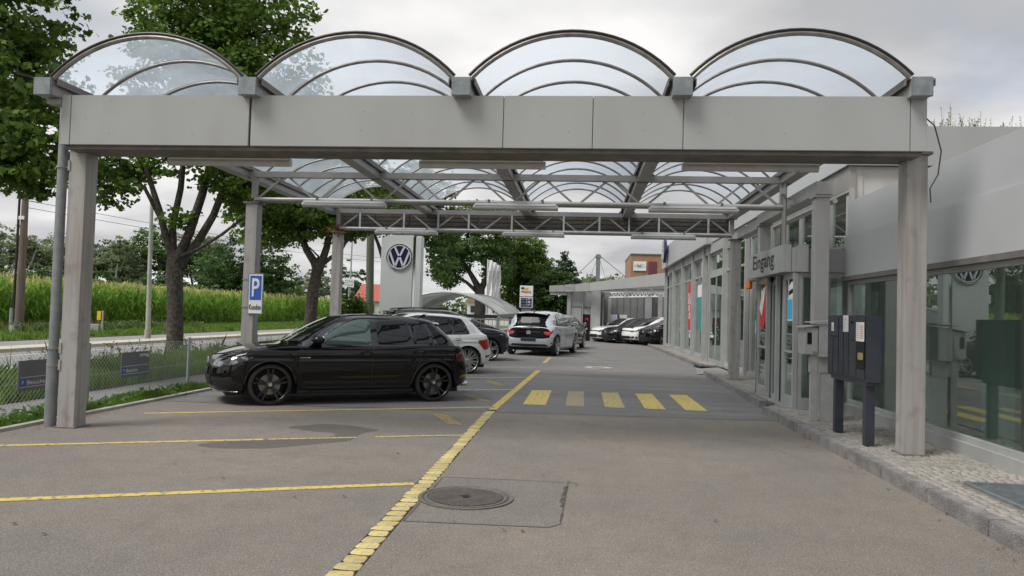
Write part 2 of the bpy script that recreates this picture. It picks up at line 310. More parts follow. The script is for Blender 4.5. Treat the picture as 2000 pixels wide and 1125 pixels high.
M['iron'] = mat('cast_iron', (0.125, 0.108, 0.100), 0.6, metal=0.2, col2=(0.16, 0.14, 0.125), scale=14)
M['iron_shaded'] = mat('shaded_cast_iron', (0.055, 0.046, 0.042), 0.7, col2=(0.085, 0.073, 0.066), scale=14)  # darker copy of the iron, paints shade between the lid's ribs
M['hole'] = mat('dark_hole', (0.004, 0.004, 0.004), 0.9)
M['rust_leaves'] = leaf_mat('dried_brown_leaves', (0.22, 0.085, 0.035), (0.13, 0.05, 0.03), 0.2)
# vehicles
def paint(name, col, metal=0.0, rough=0.25, spec=0.5): return mat(name, col, rough, metal=metal, coat=1.0, spec=spec)
M['car_black'] = paint('black_car_paint', (0.0022, 0.0022, 0.003), 0.0, 0.5, 0.0)
M['car_white'] = paint('white_car_paint', (0.80, 0.81, 0.80))
M['car_silver'] = paint('silver_car_paint', (0.62, 0.66, 0.70), 0.6, 0.35)
M['car_navy'] = paint('dark_blue_car_paint', (0.010, 0.012, 0.022), 0.0, 0.4, 0.2)
M['car_grey'] = paint('grey_car_paint', (0.05, 0.055, 0.065), 0.5)
M['tyre'] = mat('tyre_rubber', (0.014, 0.014, 0.015), 0.8, col2=(0.03, 0.028, 0.026), scale=12)
M['rim_black'] = mat('black_rim', (0.006, 0.006, 0.007), 0.25, coat=0.6)
M['rim_silver'] = mat('silver_rim', (0.50, 0.50, 0.50), 0.3, metal=0.8)
M['trim'] = mat('black_plastic_trim', (0.012, 0.012, 0.013), 0.55)
M['gloss'] = mat('gloss_black_trim', (0.004, 0.004, 0.005), 0.1, coat=1)
M['cglass'] = mat('dark_car_glass', (0.006, 0.008, 0.009), 0.03, coat=0.3, spec=0.5)
M['cglass_rear'] = mat('privacy_car_glass', (0.005, 0.006, 0.007), 0.12, spec=0.12)
M['cglass_green'] = mat('greenish_car_glass', (0.05, 0.085, 0.075), 0.03, coat=1.0, spec=0.9)
M['tail'] = mat('red_lamp_lens', (0.38, 0.006, 0.010), 0.12, coat=1.0)
M['tail_dark'] = mat('dark_red_lens', (0.09, 0.004, 0.010), 0.1, coat=1.0)
M['head'] = mat('headlamp_lens', (0.30, 0.32, 0.34), 0.08, metal=0.6, coat=1.0, col2=(0.03, 0.03, 0.035), scale=9, lo=0.45, hi=0.55)
M['disc'] = mat('brake_disc', (0.28, 0.27, 0.26), 0.4, metal=0.8)
M['plate'] = mat('empty_plate_holder', (0.02, 0.024, 0.035), 0.4)

# ------------------------------------------------------------------ object helpers
WORLD = {}          # things whose parts are given in world coordinates
def tag(o, label=None, cat=None, group=None, kind=None):
    if label: o['label'] = label
    if cat: o['category'] = cat
    if group: o['group'] = group
    if kind: o['kind'] = kind
    return o
def link(o, parent=None):
    COL.objects.link(o)
    if parent is not None:
        o.parent = parent
        if parent.name in WORLD: o.matrix_parent_inverse = WORLD[parent.name]
    return o
def thing(name, label, cat, loc=(0, 0, 0), rz=0.0, group=None, world=True):
    o = bpy.data.objects.new(name, None); COL.objects.link(o); o.empty_display_size = 0.2
    o.location = loc; o.rotation_euler = (0, 0, rz)
    tag(o, label, cat, group)
    if world: WORLD[o.name] = (Matrix.Translation(loc) @ Matrix.Rotation(rz, 4, 'Z')).inverted()
    return o
def copy_tree(o, parent=None):
    c = o.copy(); COL.objects.link(c); c.parent = parent
    for ch in o.children: copy_tree(ch, c)
    return c

class MB:
    def __init__(s): s.v = []; s.f = []; s.mi = []
    def add(s, vs, fs, mi=0):
        b = len(s.v); s.v += [tuple(v) for v in vs]; s.f += [tuple(i + b for i in f) for f in fs]; s.mi += [mi] * len(fs); return s
    def box(s, x0, y0, z0, x1, y1, z1, mi=0):
        if x0 > x1: x0, x1 = x1, x0
        if y0 > y1: y0, y1 = y1, y0
        if z0 > z1: z0, z1 = z1, z0
        v = [(x0, y0, z0), (x1, y0, z0), (x1, y1, z0), (x0, y1, z0), (x0, y0, z1), (x1, y0, z1), (x1, y1, z1), (x0, y1, z1)]
        return s.add(v, [(0, 3, 2, 1), (4, 5, 6, 7), (0, 1, 5, 4), (1, 2, 6, 5), (2, 3, 7, 6), (3, 0, 4, 7)], mi)
    def bar(s, a, b, w, h, mi=0, up=(0, 0, 1)):
        a = Vector(a); b = Vector(b); d = (b - a).normalized(); u = Vector(up)
        if abs(d.dot(u)) > 0.99: u = Vector((0, 1, 0))
        x = d.cross(u).normalized() * (w / 2); y = x.cross(d).normalized() * (h / 2)
        v = [p + i * x + j * y for p in (a, b) for i, j in ((-1, -1), (1, -1), (1, 1), (-1, 1))]
        return s.add(v, [(0, 1, 2, 3), (7, 6, 5, 4), (0, 4, 5, 1), (1, 5, 6, 2), (2, 6, 7, 3), (3, 7, 4, 0)], mi)
    def tube(s, pts, r, n=8, mi=0, cap=True):
        pts = [Vector(p) for p in pts]; rs = r if isinstance(r, (list, tuple)) else [r] * len(pts)
        rings = []; x = None
        for i, p in enumerate(pts):
            d = (pts[min(i + 1, len(pts) - 1)] - pts[max(i - 1, 0)]).normalized()
            if x is None:
                a = Vector((0, 0, 1)) if abs(d.z) < 0.9 else Vector((1, 0, 0)); x = d.cross(a).normalized()
            else: x = (x - d * x.dot(d)).normalized()
            y = d.cross(x)
            rings.append([p + rs[i] * (math.cos(2 * math.pi * k / n) * x + math.sin(2 * math.pi * k / n) * y) for k in range(n)])
        v = [q for rr in rings for q in rr]; f = []
        for i in range(len(pts) - 1):
            for k in range(n): f.append((i * n + k, i * n + (k + 1) % n, (i + 1) * n + (k + 1) % n, (i + 1) * n + k))
        if cap: f.append(tuple(range(n - 1, -1, -1))); f.append(tuple((len(pts) - 1) * n + k for k in range(n)))
        return s.add(v, f, mi)
    def cyl(s, c, r, h, n=24, axis='z', mi=0):
        c = Vector(c); d = {'x': Vector((1, 0, 0)), 'y': Vector((0, 1, 0)), 'z': Vector((0, 0, 1))}[axis]
        return s.tube([c, c + d * h], r, n, mi)
    def lathe(s, prof, n=40, axis='y', c=(0, 0, 0), mi=0):
        """prof: (radius, offset along axis)"""
        c = Vector(c); v = []; f = []
        for r, a in prof:
            for k in range(n):
                t = 2 * math.pi * k / n; p, q = r * math.cos(t), r * math.sin(t)
                v.append(c + Vector({'y': (p, a, q), 'z': (p, q, a), 'x': (a, p, q)}[axis]))
        for i in range(len(prof) - 1):
            for k in range(n): f.append((i * n + k, i * n + (k + 1) % n, (i + 1) * n + (k + 1) % n, (i + 1) * n + k))
        return s.add(v, f, mi)
    def prism(s, poly, a, b, mi=0):
        """poly of world points (planar), extruded from offset vector a to b"""
        a = Vector(a); b = Vector(b); n = len(poly); P = [Vector(p) for p in poly]
        v = [p + a for p in P] + [p + b for p in P]
        f = [tuple(range(n)), tuple(range(2 * n - 1, n - 1, -1))] + [(i, i + n, (i + 1) % n + n, (i + 1) % n) for i in range(n)]
        return s.add(v, f, mi)
    def build(s, name, mats, parent=None, smooth=False, bevel=0.0, seg=2):
        me = bpy.data.meshes.new(name); me.from_pydata(s.v, [], s.f)
        if not isinstance(mats, (list, tuple)): mats = [mats]
        for mm in mats: me.materials.append(mm)
        if len(mats) > 1: me.polygons.foreach_set('material_index', s.mi)
        bm = bmesh.new(); bm.from_mesh(me)
        bmesh.ops.recalc_face_normals(bm, faces=bm.faces)
        if bevel: bmesh.ops.bevel(bm, geom=list(bm.edges), offset=bevel, segments=seg, affect='EDGES', clamp_overlap=True)
        bm.to_mesh(me); bm.free()
        if smooth:
            me.polygons.foreach_set('use_smooth', [True] * len(me.polygons))
            if smooth != 'all':
                me.set_sharp_from_angle(angle=R(38))
        o = bpy.data.objects.new(name, me); return link(o, parent)

def np_mesh(name, V, F, mats, parent=None, mi=None, smooth=False):
    """V (n,3), F (m,k) with constant k"""
    me = bpy.data.meshes.new(name); V = np.asarray(V, np.float32); F = np.asarray(F, np.int32); k = F.shape[1]
    me.vertices.add(len(V)); me.vertices.foreach_set('co', V.ravel())
    me.loops.add(F.size); me.loops.foreach_set('vertex_index', F.ravel())
    me.polygons.add(len(F)); me.polygons.foreach_set('loop_start', np.arange(len(F), dtype=np.int32) * k)
    if not isinstance(mats, (list, tuple)): mats = [mats]
    for mm in mats: me.materials.append(mm)
    if mi is not None: me.polygons.foreach_set('material_index', np.asarray(mi, np.int32))
    if smooth: me.polygons.foreach_set('use_smooth', np.ones(len(F), bool))
    me.update(calc_edges=True); me.validate()
    o = bpy.data.objects.new(name, me); return link(o, parent)

def sheet(name, poly, z, m, parent=None, kind='structure', thick=0.0):
    b = MB()
    if thick: b.prism([(x, y, z) for x, y in poly], (0, 0, -thick), (0, 0, 0))
    else: b.add([(x, y, z) for x, y in poly], [tuple(range(len(poly)))])
    o = b.build(name, m, parent)
    if parent is None and kind: o['kind'] = kind
    return o
def rect(x0, x1, y0, y1): return [(x0, y0), (x1, y0), (x1, y1), (x0, y1)]

_txt = {}
def text_geo(s):
    if s not in _txt:
        c = bpy.data.curves.new('text', 'FONT'); c.body = s; c.size = 1; c.extrude = 0.0; c.resolution_u = 4
        o = bpy.data.objects.new('text', c); me = bpy.data.meshes.new_from_object(o)
        v = [tuple(x.co) for x in me.vertices]; f = [tuple(p.vertices) for p in me.polygons]
        bpy.data.objects.remove(o); bpy.data.meshes.remove(me)
        _txt[s] = (v, f)
    return _txt[s]
def text(b, s, origin, right, upv, width=None, height=None, off=0.003, mi=0, cap_h=None, bold=0.0):
    """adds flat lettering to MB b: origin = lower left of the text's box; right/up unit vectors"""
    v, f = text_geo(s); xs = [q[0] for q in v]; ys = [q[1] for q in v]
    x0, x1, y0, y1 = min(xs), max(xs), min(ys), max(ys)
    sx = width / (x1 - x0) if width else None; sy = height / (y1 - y0) if height else None
    sx = sx or sy; sy = sy or sx
    right = Vector(right).normalized(); upv = Vector(upv).normalized(); nrm = right.cross(upv); o = Vector(origin)
    reps = [(0, 0)] if not bold else [(0, 0), (bold, 0), (0, bold), (bold, bold)]
    for i, (bx, by) in enumerate(reps):
        b.add([o + right * ((p[0] - x0) * sx + bx) + upv * ((p[1] - y0) * sy + by) + nrm * (off + i * 0.0004) for p in v], f, mi)
    return b

# ------------------------------------------------------------------ setting: ground sheets
sheet('ground', rect(-900, 900, -60, 1400), -0.09, M['lawn'])
sheet('parking_lot', [(-6.5, -12), (12, -12), (12, 11.95), (3.1, 11.8), (-6.5, 11.12)], 0.0, M['asphalt'])
sheet('driveway', [(-6.5, 11.12), (3.1, 11.8), (12, 11.95), (14, 60), (-9.5, 60), (-9.5, 33), (-6.5, 27)], 0.0, M['asphalt_far'])
b = MB(); P = [(-6.5 + i * 0.4, 11.12 + (11.8 - 11.12) * i / 24 + 0.03 * math.sin(i * 1.7)) for i in range(25)]
for (xa, ya), (xb, yb) in zip(P[:-1], P[1:]): b.add([(xa, ya - .022, .0018), (xb, yb - .022, .0018), (xb, yb + .022, .0018), (xa, ya + .022, .0018)], [(0, 1, 2, 3)])
b.build('asphalt_seam', M['tar'])['kind'] = 'structure'
b = MB(); b.box(-6.6, -12, -.1, -6.5, 27, .035); b.build('edging_strip', M['concrete'])['kind'] = 'structure'
sheet('verge', rect(-7.12, -6.6, -12, 26), 0.0, M['lawn'])
sheet('footpath', rect(-8.3, -7.12, -12, 90), -0.02, M['path'])
sheet('tree_strip', rect(-10.4, -8.3, -12, 120), -0.01, M['lawn'])
sheet('road', rect(-16.55, -10.4, -40, 260), -0.03, M['road'])
sheet('edge_line', rect(-15.5, -15.3, -40, 260), -0.024, M['white_line'])
b = MB(); b.box(-17.6, -40, -.1, -16.55, 260, .07); b.build('median_kerb', M['median'])['kind'] = 'structure'
sheet('cycle_lane', rect(-20.8, -17.6, -40, 260), -0.02, M['road'])
sheet('field_verge', rect(-28.6, -20.8, -40, 260), 0.0, M['lawn'])
sheet('field_soil', rect(-60, -28.6, -40, 200), 0.004, M['soil'])

# patch round the manhole, damp stains
def outline(poly, w, z, name, m):
    b = MB()
    for i in range(len(poly)):
        a = Vector((*poly[i], z)); c = Vector((*poly[(i + 1) % len(poly)], z)); d = (c - a).normalized(); n = Vector((-d.y, d.x, 0)) * w / 2
        k = max(1, int((c - a).length / .12)); pr = None
        for j in range(k + 1):
            q = a.lerp(c, j / k); ww = .5 + rnd.random() * 1.0
            cur = (q - n * ww, q + n * ww)
            if pr: b.add([pr[0], cur[0], cur[1], pr[1]], [(0, 1, 2, 3)])
            pr = cur
    o = b.build(name, m); o['kind'] = 'structure'
pp = [(-1.23, 5.34), (-.2, 5.38), (-.12, 5.48), (-.09, 6.86), (-1.22, 6.82)]
sheet('asphalt_patch', pp, 0.0018, M['patch']); outline(pp, .016, .0028, 'patch_seam', M['tar'])
def blob(name, pts, z, m):
    """closed smooth curve through points, wobbled"""
    n = len(pts); out = []
    for i in range(n):
        p0, p1, p2, p3 = [Vector(pts[(i + k) % n]) for k in (-1, 0, 1, 2)]
        for j in range(8):
            t = j / 8; q = 0.5 * ((2 * p1) + (-p0 + p2) * t + (2 * p0 - 5 * p1 + 4 * p2 - p3) * t * t + (-p0 + 3 * p1 - 3 * p2 + p3) * t ** 3)
            out.append((q.x + rnd.uniform(-.012, .012), q.y + rnd.uniform(-.02, .02)))
    return sheet(name, out, z, m)
blob('damp_patch', [(-3.61, 9.19), (-3.45, 9.45), (-3.2, 9.6), (-2.85, 9.5), (-2.5, 9.3), (-2.6, 9.05), (-2.62, 8.8), (-2.62, 8.45), (-2.9, 8.15), (-3.29, 7.8), (-3.79, 7.66), (-4.08, 7.82), (-3.85, 8.08), (-3.53, 8.28), (-3.05, 8.55), (-2.88, 8.72), (-2.95, 8.9), (-3.25, 9.0)], .0018, M['stain'])
for x, y, s in ((-1.0, 27.6, .9), (-2.4, 24.6, .8), (-.2, 27.9, .5), (-2.9, 17.2, 1.0), (-2.7, 14.2, .9)):
    blob('dark_patch', [(x - s * .6, y - .25), (x - s * .5, y + .2), (x, y + .3), (x + s * .6, y + .15), (x + s * .5, y - .2), (x, y - .28)], .0018, M['tar'] if x > 5 else M['stain'])

# painted lines
def line(name, a, c, w, m, z=.0035, wob=.002):
    a = Vector((*a, z)); c = Vector((*c, z)); d = (c - a).normalized(); n = Vector((-d.y, d.x, 0)) * w / 2; k = max(2, int((c - a).length / .25)); b = MB(); pr = None
    for j in range(k + 1):
        q = a.lerp(c, j / k) + n * rnd.uniform(-1, 1) * wob / w * 2; cur = (q - n, q + n)
        if pr: b.add([pr[0], cur[0], cur[1], pr[1]], [(0, 1, 2, 3)])
        pr = cur
    o = b.build(name, m); o['kind'] = 'structure'; return o
line('bay_line', (-6.1, 4.55), (-1.42, 6.5), .10, M['yellow'])
line('bay_line', (-6.3, 7.08), (-3.55, 8.28), .09, M['yellow'])
line('bay_line', (-3.5, 8.30), (-2.6, 8.69), .07, M['yellow_worn'])
line('bay_line', (-2.4, 8.78), (-1.4, 9.2), .08, M['yellow_worn'])
line('bay_line', (-5.9, 9.82), (-1.37, 12.06), .09, M['yellow'])
line('white_bay_line', (-3.6, 13.9), (-1.32, 14.98), .08, M['white_line'])
line('white_bay_line', (-3.8, 16.7), (-1.3, 18.0), .08, M['white_line'])
line('white_bay_line', (-3.6, 20.4), (-1.3, 21.6), .07, M['white_line'])
line('guide_line', (-1.36, 11.72), (-1.14, 20.3), .13, M['yellow'])
line('guide_line', (-1.15, 23.6), (-1.10, 26.8), .12, M['yellow_worn'])
for i, ((x0, x1), mm) in enumerate(zip(((-.95, -.57), (-.24, .07), (.41, .74), (1.07, 1.41), (1.73, 2.09)), ('yellow', 'yellow_very', 'yellow_worn', 'yellow', 'yellow'))):
    o = sheet('crossing_bar', [(x0, 12.6 + i * .02), (x1, 12.6 + i * .02), (x1, 15.1 + i * .03), (x0, 15.0 + i * .03)], .0035, M[mm])
for k, y0 in enumerate((10.05, 12.87, 15.75)):      # the worn painted numbers / hatching at each bay mouth
    b = MB()
    for j in range(9):
        y = y0 + j * .105; x = -1.68 - j * .045
        b.add([(x - .09, y, .0035), (x + .12, y - .02, .0035), (x + .12, y + .04, .0035), (x - .09, y + .06, .0035)], [(0, 1, 2, 3)])
    b.build('bay_marking', M['yellow_worn'])['kind'] = 'structure'

# row of yellow painted setts set in the asphalt
b = MB(); b.add([(-1.374, 2, .0022), (-1.226, 2, .0022), (-1.286, 11.7, .0022), (-1.434, 11.7, .0022)], [(0, 1, 2, 3)])
row = thing('sett_row', 'row of worn yellow painted granite setts dividing the parking bays from the drive', 'paving', (-1.3, 2, 0))
b.build('joint_bed', M['joint_dark'], row)
def sett_mesh(w, l, h, seed, r=.012):
    q = random.Random(seed); b = MB(); n = 3; v = []
    def ringpts(s, z, j):
        out = []
        for (sx, sy) in ((-1, -1), (1, -1), (1, 1), (-1, 1)):
            cx, cy = sx * (w / 2 - s), sy * (l / 2 - s)
            for t in range(2):
                ca = {(-1, -1): (180, 270), (1, -1): (270, 360), (1, 1): (0, 90), (-1, 1): (90, 180)}[(sx, sy)][t]
                rr = r * 1.6
                out.append((cx - sx * rr + rr * math.cos(R(ca)) + q.uniform(-j, j), cy - sy * rr + rr * math.sin(R(ca)) + q.uniform(-j, j), z))
        return out
    r0_ = ringpts(0, 0, .0); 
    jj = [(q.uniform(-.006, .006), q.uniform(-.006, .006)) for _ in range(8)]
    A = [(x + jj[i][0], y + jj[i][1], -.02) for i, (x, y, z) in enumerate(r0_)]
    B = [(x + jj[i][0], y + jj[i][1], h * .6) for i, (x, y, z) in enumerate(r0_)]
    C_ = [((x + jj[i][0]) * .88, (y + jj[i][1]) * .86, h) for i, (x, y, z) in enumerate(r0_)]
    v = A + B + C_ + [(0, 0, h * 1.12)]; f = []
    for k in range(2):
        for i in range(8): f.append((k * 8 + i, k * 8 + (i + 1) % 8, (k + 1) * 8 + (i + 1) % 8, (k + 1) * 8 + i))
    for i in range(8): f.append((16 + i, 16 + (i + 1) % 8, 24))
    b.add(v, f); return b
def sett_protos(w, l, h, n, m, seed):
    out = []
    for k in range(n):
        bb = sett_mesh(w, l, h, seed + k); me = bpy.data.meshes.new('sett'); me.from_pydata(bb.v, [], bb.f); me.materials.append(m)
        me.polygons.foreach_set('use_smooth', [True] * len(me.polygons)); out.append(me)
    return out
PY = sett_protos(.142, .132, .0035, 8, M['sett_yellow'], 5)
y = 2.1
while y < 11.62:
    o = bpy.data.objects.new('sett', rnd.choice(PY)); link(o, row)
    l = rnd.uniform(.115, .15); o.location = (-1.300 - .060 * (y - 2) / 9.7 + rnd.uniform(-.006, .006), y, .0030)
    o.scale = (rnd.uniform(.93, 1.07), l / .152, 1); o.rotation_euler = (0, 0, R(rnd.uniform(-4, 4))); y += l

# manhole
t = thing('manhole_cover', 'round ribbed cast iron manhole cover in the square asphalt patch', 'manhole cover', (-.9, 6.1, 0))
b = MB(); b.lathe([(.385, .003), (.385, .012), (.355, .012), (.352, .006)], 56, 'z', (-.9, 6.1, 0)); b.lathe([(.335, .006), (.333, .012), (.312, .012), (.309, .006)], 56, 'z', (-.9, 6.1, 0)); b.build('frame_ring', M['iron'], t)
b = MB(); b.cyl((-.9, 6.1, .002), .37, .004, 56); b.build('lid', M['iron_shaded'], t)
b = MB()
for j in range(-9, 10):
    o_ = j * .03; h = math.sqrt(max(0, .295 ** 2 - o_ ** 2)); an = R(38); d = Vector((math.cos(an), math.sin(an), 0)); n = Vector((-d.y, d.x, 0)); c = Vector((-.9, 6.1, .009)) + n * o_
    if abs(j) < 2: 
        for s in (-1, 1): b.bar(c + d * s * h, c + d * s * .04, .016, .008)
    else: b.bar(c - d * h, c + d * h, .017, .010)
b.build('rib_pattern', M['iron'], t)
b = MB(); b.cyl((-.9, 6.1, .007), .028, .004, 16); b.build('lifting_hole', M['hole'], t)
t = thing('drain_cover', 'pale concrete ringed drain cover far along the drive', 'manhole cover', (.5, 22.2, 0))
b = MB(); b.lathe([(.42, .002), (.42, .018), (.2, .018), (.2, .01)], 40, 'z', (.5, 22.2, 0)); b.build('concrete_ring', M['concrete'], t)
b = MB(); b.cyl((.5, 22.2, .003), .2, .008, 30); b.build('lid', M['iron'], t)
line('tar_crack', (.6, 26.2), (1.6, 26.3), .07, M['tar']); line('tar_crack', (.1, 24.3), (1.3, 24.2), .07, M['tar'])

# ------------------------------------------------------------------ building plinth with kerb and setts
pl = thing('paved_plinth', 'low sett paved plinth with granite kerb in front of the showroom', 'paving', (3.6, 5, 0))
b = MB(); b.prism([(3.05, -6, 0), (4.4, -6, 0), (4.4, 12.5, 0), (3.62, 12.5, 0), (3.05, 12.5, 0)], (0, 0, -.05), (0, 0, .102)); b.build('bed', M['joint'], pl)
b = MB(); b.prism([(3.3, 13.5, 0), (4.4, 13.5, 0), (4.4, 20.9, 0), (3.3, 20.9, 0)], (0, 0, -.05), (0, 0, .102))
b.prism([(3.75, 23.8, 0), (4.4, 23.8, 0), (4.4, 41, 0), (3.7, 41, 0)], (0, 0, -.05), (0, 0, .102)); b.build('bed', M['joint'], pl)
def kerb_run(pts, w=.13, h=.125, ln=1.0):
    for a, c in zip(pts[:-1], pts[1:]):
        a = Vector((*a, 0)); c = Vector((*c, 0)); D = (c - a).length; k = max(1, round(D / ln)); d = (c - a) / D
        for j in range(k):
            p = a + d * (D * j / k + .004); q = a + d * (D * (j + 1) / k - .004); n = Vector((-d.y, d.x, 0)) * -w
            bb = MB(); off = Vector((rnd.uniform(-.004, .004), 0, 0)); hz = h + rnd.uniform(-.004, .004)
            bb.prism([p + off, q + off, q + n + off, p + n + off], (0, 0, -.05), (0, 0, hz)); bb.build('kerb_stone', M['kerb'], pl, bevel=.01, seg=2)
kerb_run([(2.93, -6), (2.94, 12.62), (3.5, 12.72)][:2]); kerb_run([(2.94, 12.64), (3.5, 12.68)])
kerb_run([(3.10, 13.5), (3.30, 20.9)]); kerb_run([(3.30, 20.92), (4.0, 20.9)])
kerb_run([(3.66, 23.7), (3.52, 41)])
b = MB(); b.add([(3.12, 12.85, .01), (3.4, 12.8, .09), (3.4, 13.4, .09), (3.12, 13.4, .01)], [(0, 1, 2, 3)]); b.add([(3.15, 21.0, .012), (4.1, 21.0, .08), (4.1, 23.6, .08), (3.5, 23.6, .012)], [(0, 1, 2, 3)])
b.build('ramp', M['path'], pl)
GR = (3.42, 4.08, 6.1, 7.1)
PS = sett_protos(.077, .077, .018, 8, M['sett'], 50); cnt = 0; far = MB()
def setts(x0, x1, y0, y1, base_z=.102):
    global cnt
    y = y0
    while y < y1:
        x = x0 + rnd.uniform(0, .02); i = 0
        while x < x1 - .04:
            w = rnd.uniform(.074, .094); yy = y + .035 * math.sin((x - x0) * 3.1)
            if not (GR[0] - .07 < x + w / 2 < GR[1] + .07 and GR[2] - .07 < yy < GR[3] + .07) and not (3.44 < x + w / 2 < 3.66 and 8.43 < yy < 8.68):
                if 4.9 < yy and cnt < 300 and y0 < 5:
                    o = bpy.data.objects.new('sett', rnd.choice(PS)); link(o, pl); o.location = (x + w / 2, yy, base_z + rnd.uniform(-.003, .003)); cnt += 1
                    o.scale = ((w - .006) / .077, rnd.uniform(.95, 1.05), 1); o.rotation_euler = (R(rnd.uniform(-2, 2)), R(rnd.uniform(-2, 2)), R(rnd.uniform(-5, 5)))
                else:
                    s = (w - .006) / 2; l = .038; z = base_z; dz = rnd.uniform(.014, .020); cx = x + w / 2; j = lambda: rnd.uniform(-.004, .004)
                    far.add([(cx - s + j(), yy - l + j(), z - .01), (cx + s + j(), yy - l + j(), z - .01), (cx + s + j(), yy + l + j(), z - .01), (cx - s + j(), yy + l + j(), z - .01),
                             (cx - s * .8, yy - l * .8, z + dz), (cx + s * .8, yy - l * .8, z + dz + j() * .5), (cx + s * .8, yy + l * .8, z + dz), (cx - s * .8, yy + l * .8, z + dz + j() * .5)],
                            [(4, 5, 6, 7), (0, 1, 5, 4), (1, 2, 6, 5), (2, 3, 7, 6), (3, 0, 4, 7)])
            x += w
        y += .084
setts(3.08, 4.18, 2.0, 12.5)
setts(3.3, 4.18, 13.5, 20.85)
setts(3.8, 4.18, 23.85, 36)
o = far.build('sett_paving', M['sett_far'], pl); o['kind'] = 'stuff'
t = thing('grating', 'rectangular galvanised steel grating let into the sett paving', 'grating', (3.75, 6.6, .1))
b = MB(); x0, x1, y0, y1 = GR; z = .112
for a in ((x0, y0, x1, y0), (x1, y0, x1, y1), (x1, y1, x0, y1), (x0, y1, x0, y0)): b.bar((a[0], a[1], z), (a[2], a[3], z), .03, .03)
b.build('frame', M['zinc'], t)
b = MB(); b.box(x0, y0, .06, x1, y1, .104); b.build('pit', M['hole'], t)
b = MB()
for k in range(1, 22): b.bar((x0 + (x1 - x0) * k / 22, y0, z), (x0 + (x1 - x0) * k / 22, y1, z), .007, .02)
b.build('bearing_bars', M['zinc'], t); b = MB()
for k in range(1, 30): b.bar((x0, y0 + (y1 - y0) * k / 30, z), (x1, y0 + (y1 - y0) * k / 30, z), .005, .016)
b.build('cross_bars', M['zinc'], t)

# ------------------------------------------------------------------ canopy
GX = [-6.25, -3.80, -1.38, 1.00, 3.43]; FY = [8.55, 13.3, 18.1]
XL, XRr = -6.05, 3.55
cp = thing('vaulted_canopy', 'grey steel parking canopy with four clear barrel vaults over the customer bays', 'canopy', (-1.3, 13, 0))
for i, y in enumerate(FY):
    for X, zb in ((XL, 0), (XRr, .12)):
        b = MB(); top = 3.34 if i == 0 else 3.38
        if i == 1 and X == XRr: continue
        # H-profile: web and two flanges, 0.22 m
        b.box(X - .11, y - .11, zb, X + .11, y + .11, top); o = b.build('post', M['post'], cp, bevel=.006)
        b = MB(); b.box(X - .15, y - .14, top, X + .15, y + .14, top + .03); b.build('cap_plate', M['steel_dark'], cp)
        b = MB(); b.box(X - .14, y - .14, zb - .02, X + .14, y + .14, zb + .014); b.build('base_plate', M['steel_dark'], cp)
# frame 1 beam behind the fascia
b = MB(); b.box(-6.05, 8.26, 3.38, 3.5, 8.62, 3.84); b.build('portal_beam', M['steel_dark'], cp)
b = MB(); b.box(-6.06, 8.235, 3.275, 3.49, 8.66, 3.325); b.build('fascia_soffit', M['edge_dark'], cp)
XS = [-6.11, -5.99, -3.82, -.92, .06, 1.03, 3.37, 3.54]
for k in range(len(XS) - 1):
    g0 = .003 if k != 2 else .012; g1 = .003 if k != 1 else .012
    b = MB(); b.box(XS[k] + g0, 8.19, 3.32, XS[k + 1] - g1, 8.225, 3.90); b.build('fascia_panel', M['fascia'], cp, bevel=.004)
b = MB(); b.box(-6.08, 8.226, 3.33, 3.51, 8.25, 3.885); b.build('backing', M['seal'], cp)
for xa, xb in ((-6.11, -6.085), (3.515, 3.54)):
    b = MB(); b.box(xa, 8.228, 3.32, xb, 8.62, 3.90); b.build('fascia_return', M['fascia'], cp)
b = MB()
for px_, pz in ((-5.5, 3.83), (-4.5, 3.82), (-5.5, 3.45), (-4.5, 3.44), (-5.8, 3.62), (-1.95, 3.70), (-1.95, 3.50), (-2.5, 3.72), (-2.52, 3.5), (-.5, 3.68), (-.2, 3.5), (.6, 3.7), (.62, 3.52), (1.5, 3.7), (2.1, 3.5), (1.2, 3.5)):
    b.cyl((px_, 8.192, pz), .004, -.004, 8, 'y')
b.build('screw', M['seal'], cp)
# gutters
for gx in GX:
    b = MB(); b.box(gx - .1, 8.08, 3.87, gx + .1, 18.4, 4.06); b.build('gutter', M['steel'], cp, bevel=.005)
    b = MB(); b.box(gx - .105, 8.04, 3.862, gx + .105, 8.078, 4.065); b.build('gutter_end', M['zinc'], cp, bevel=.006)
    b = MB()
    for s in (-1, 1):
        b.box(gx + s * .102, 8.1, 4.045, gx + s * .15, 18.4, 4.065); b.box(gx + s * .14, 8.1, 3.99, gx + s * .15, 18.4, 4.045)
    b.build('seat_angle', M['steel_dark'], cp)
    for y in FY[1:]:
        b = MB(); b.prism([(gx - .2, y - .05, 3.985), (gx + .2, y - .05, 3.985), (gx + .12, y - .05, 4.05), (gx - .12, y - .05, 4.05)], (0, 0, 0), (0, .1, 0))
        b.build('bracket', M['steel_dark'], cp)
b = MB(); b.box(-6.2, 8.3, 3.78, -6.08, 8.5, 3.87); b.box(-6.3, 8.2, 3.80, -6.12, 8.3, 3.86); b.build('bracket', M['steel'], cp)
def arc(x0, x1, y, z0, rise, n=22, dz=0):
    h = (x1 - x0) / 2; Rr = (h * h + rise * rise) / (2 * rise); a0 = math.asin(h / Rr); cx = (x0 + x1) / 2; cz = z0 + rise - Rr
    return [Vector((cx + (Rr + dz) * math.sin(-a0 + 2 * a0 * k / n), y, cz + (Rr + dz) * math.cos(-a0 + 2 * a0 * k / n))) for k in range(n + 1)]
YR = [8.1 + .8333 * k for k in range(13)]
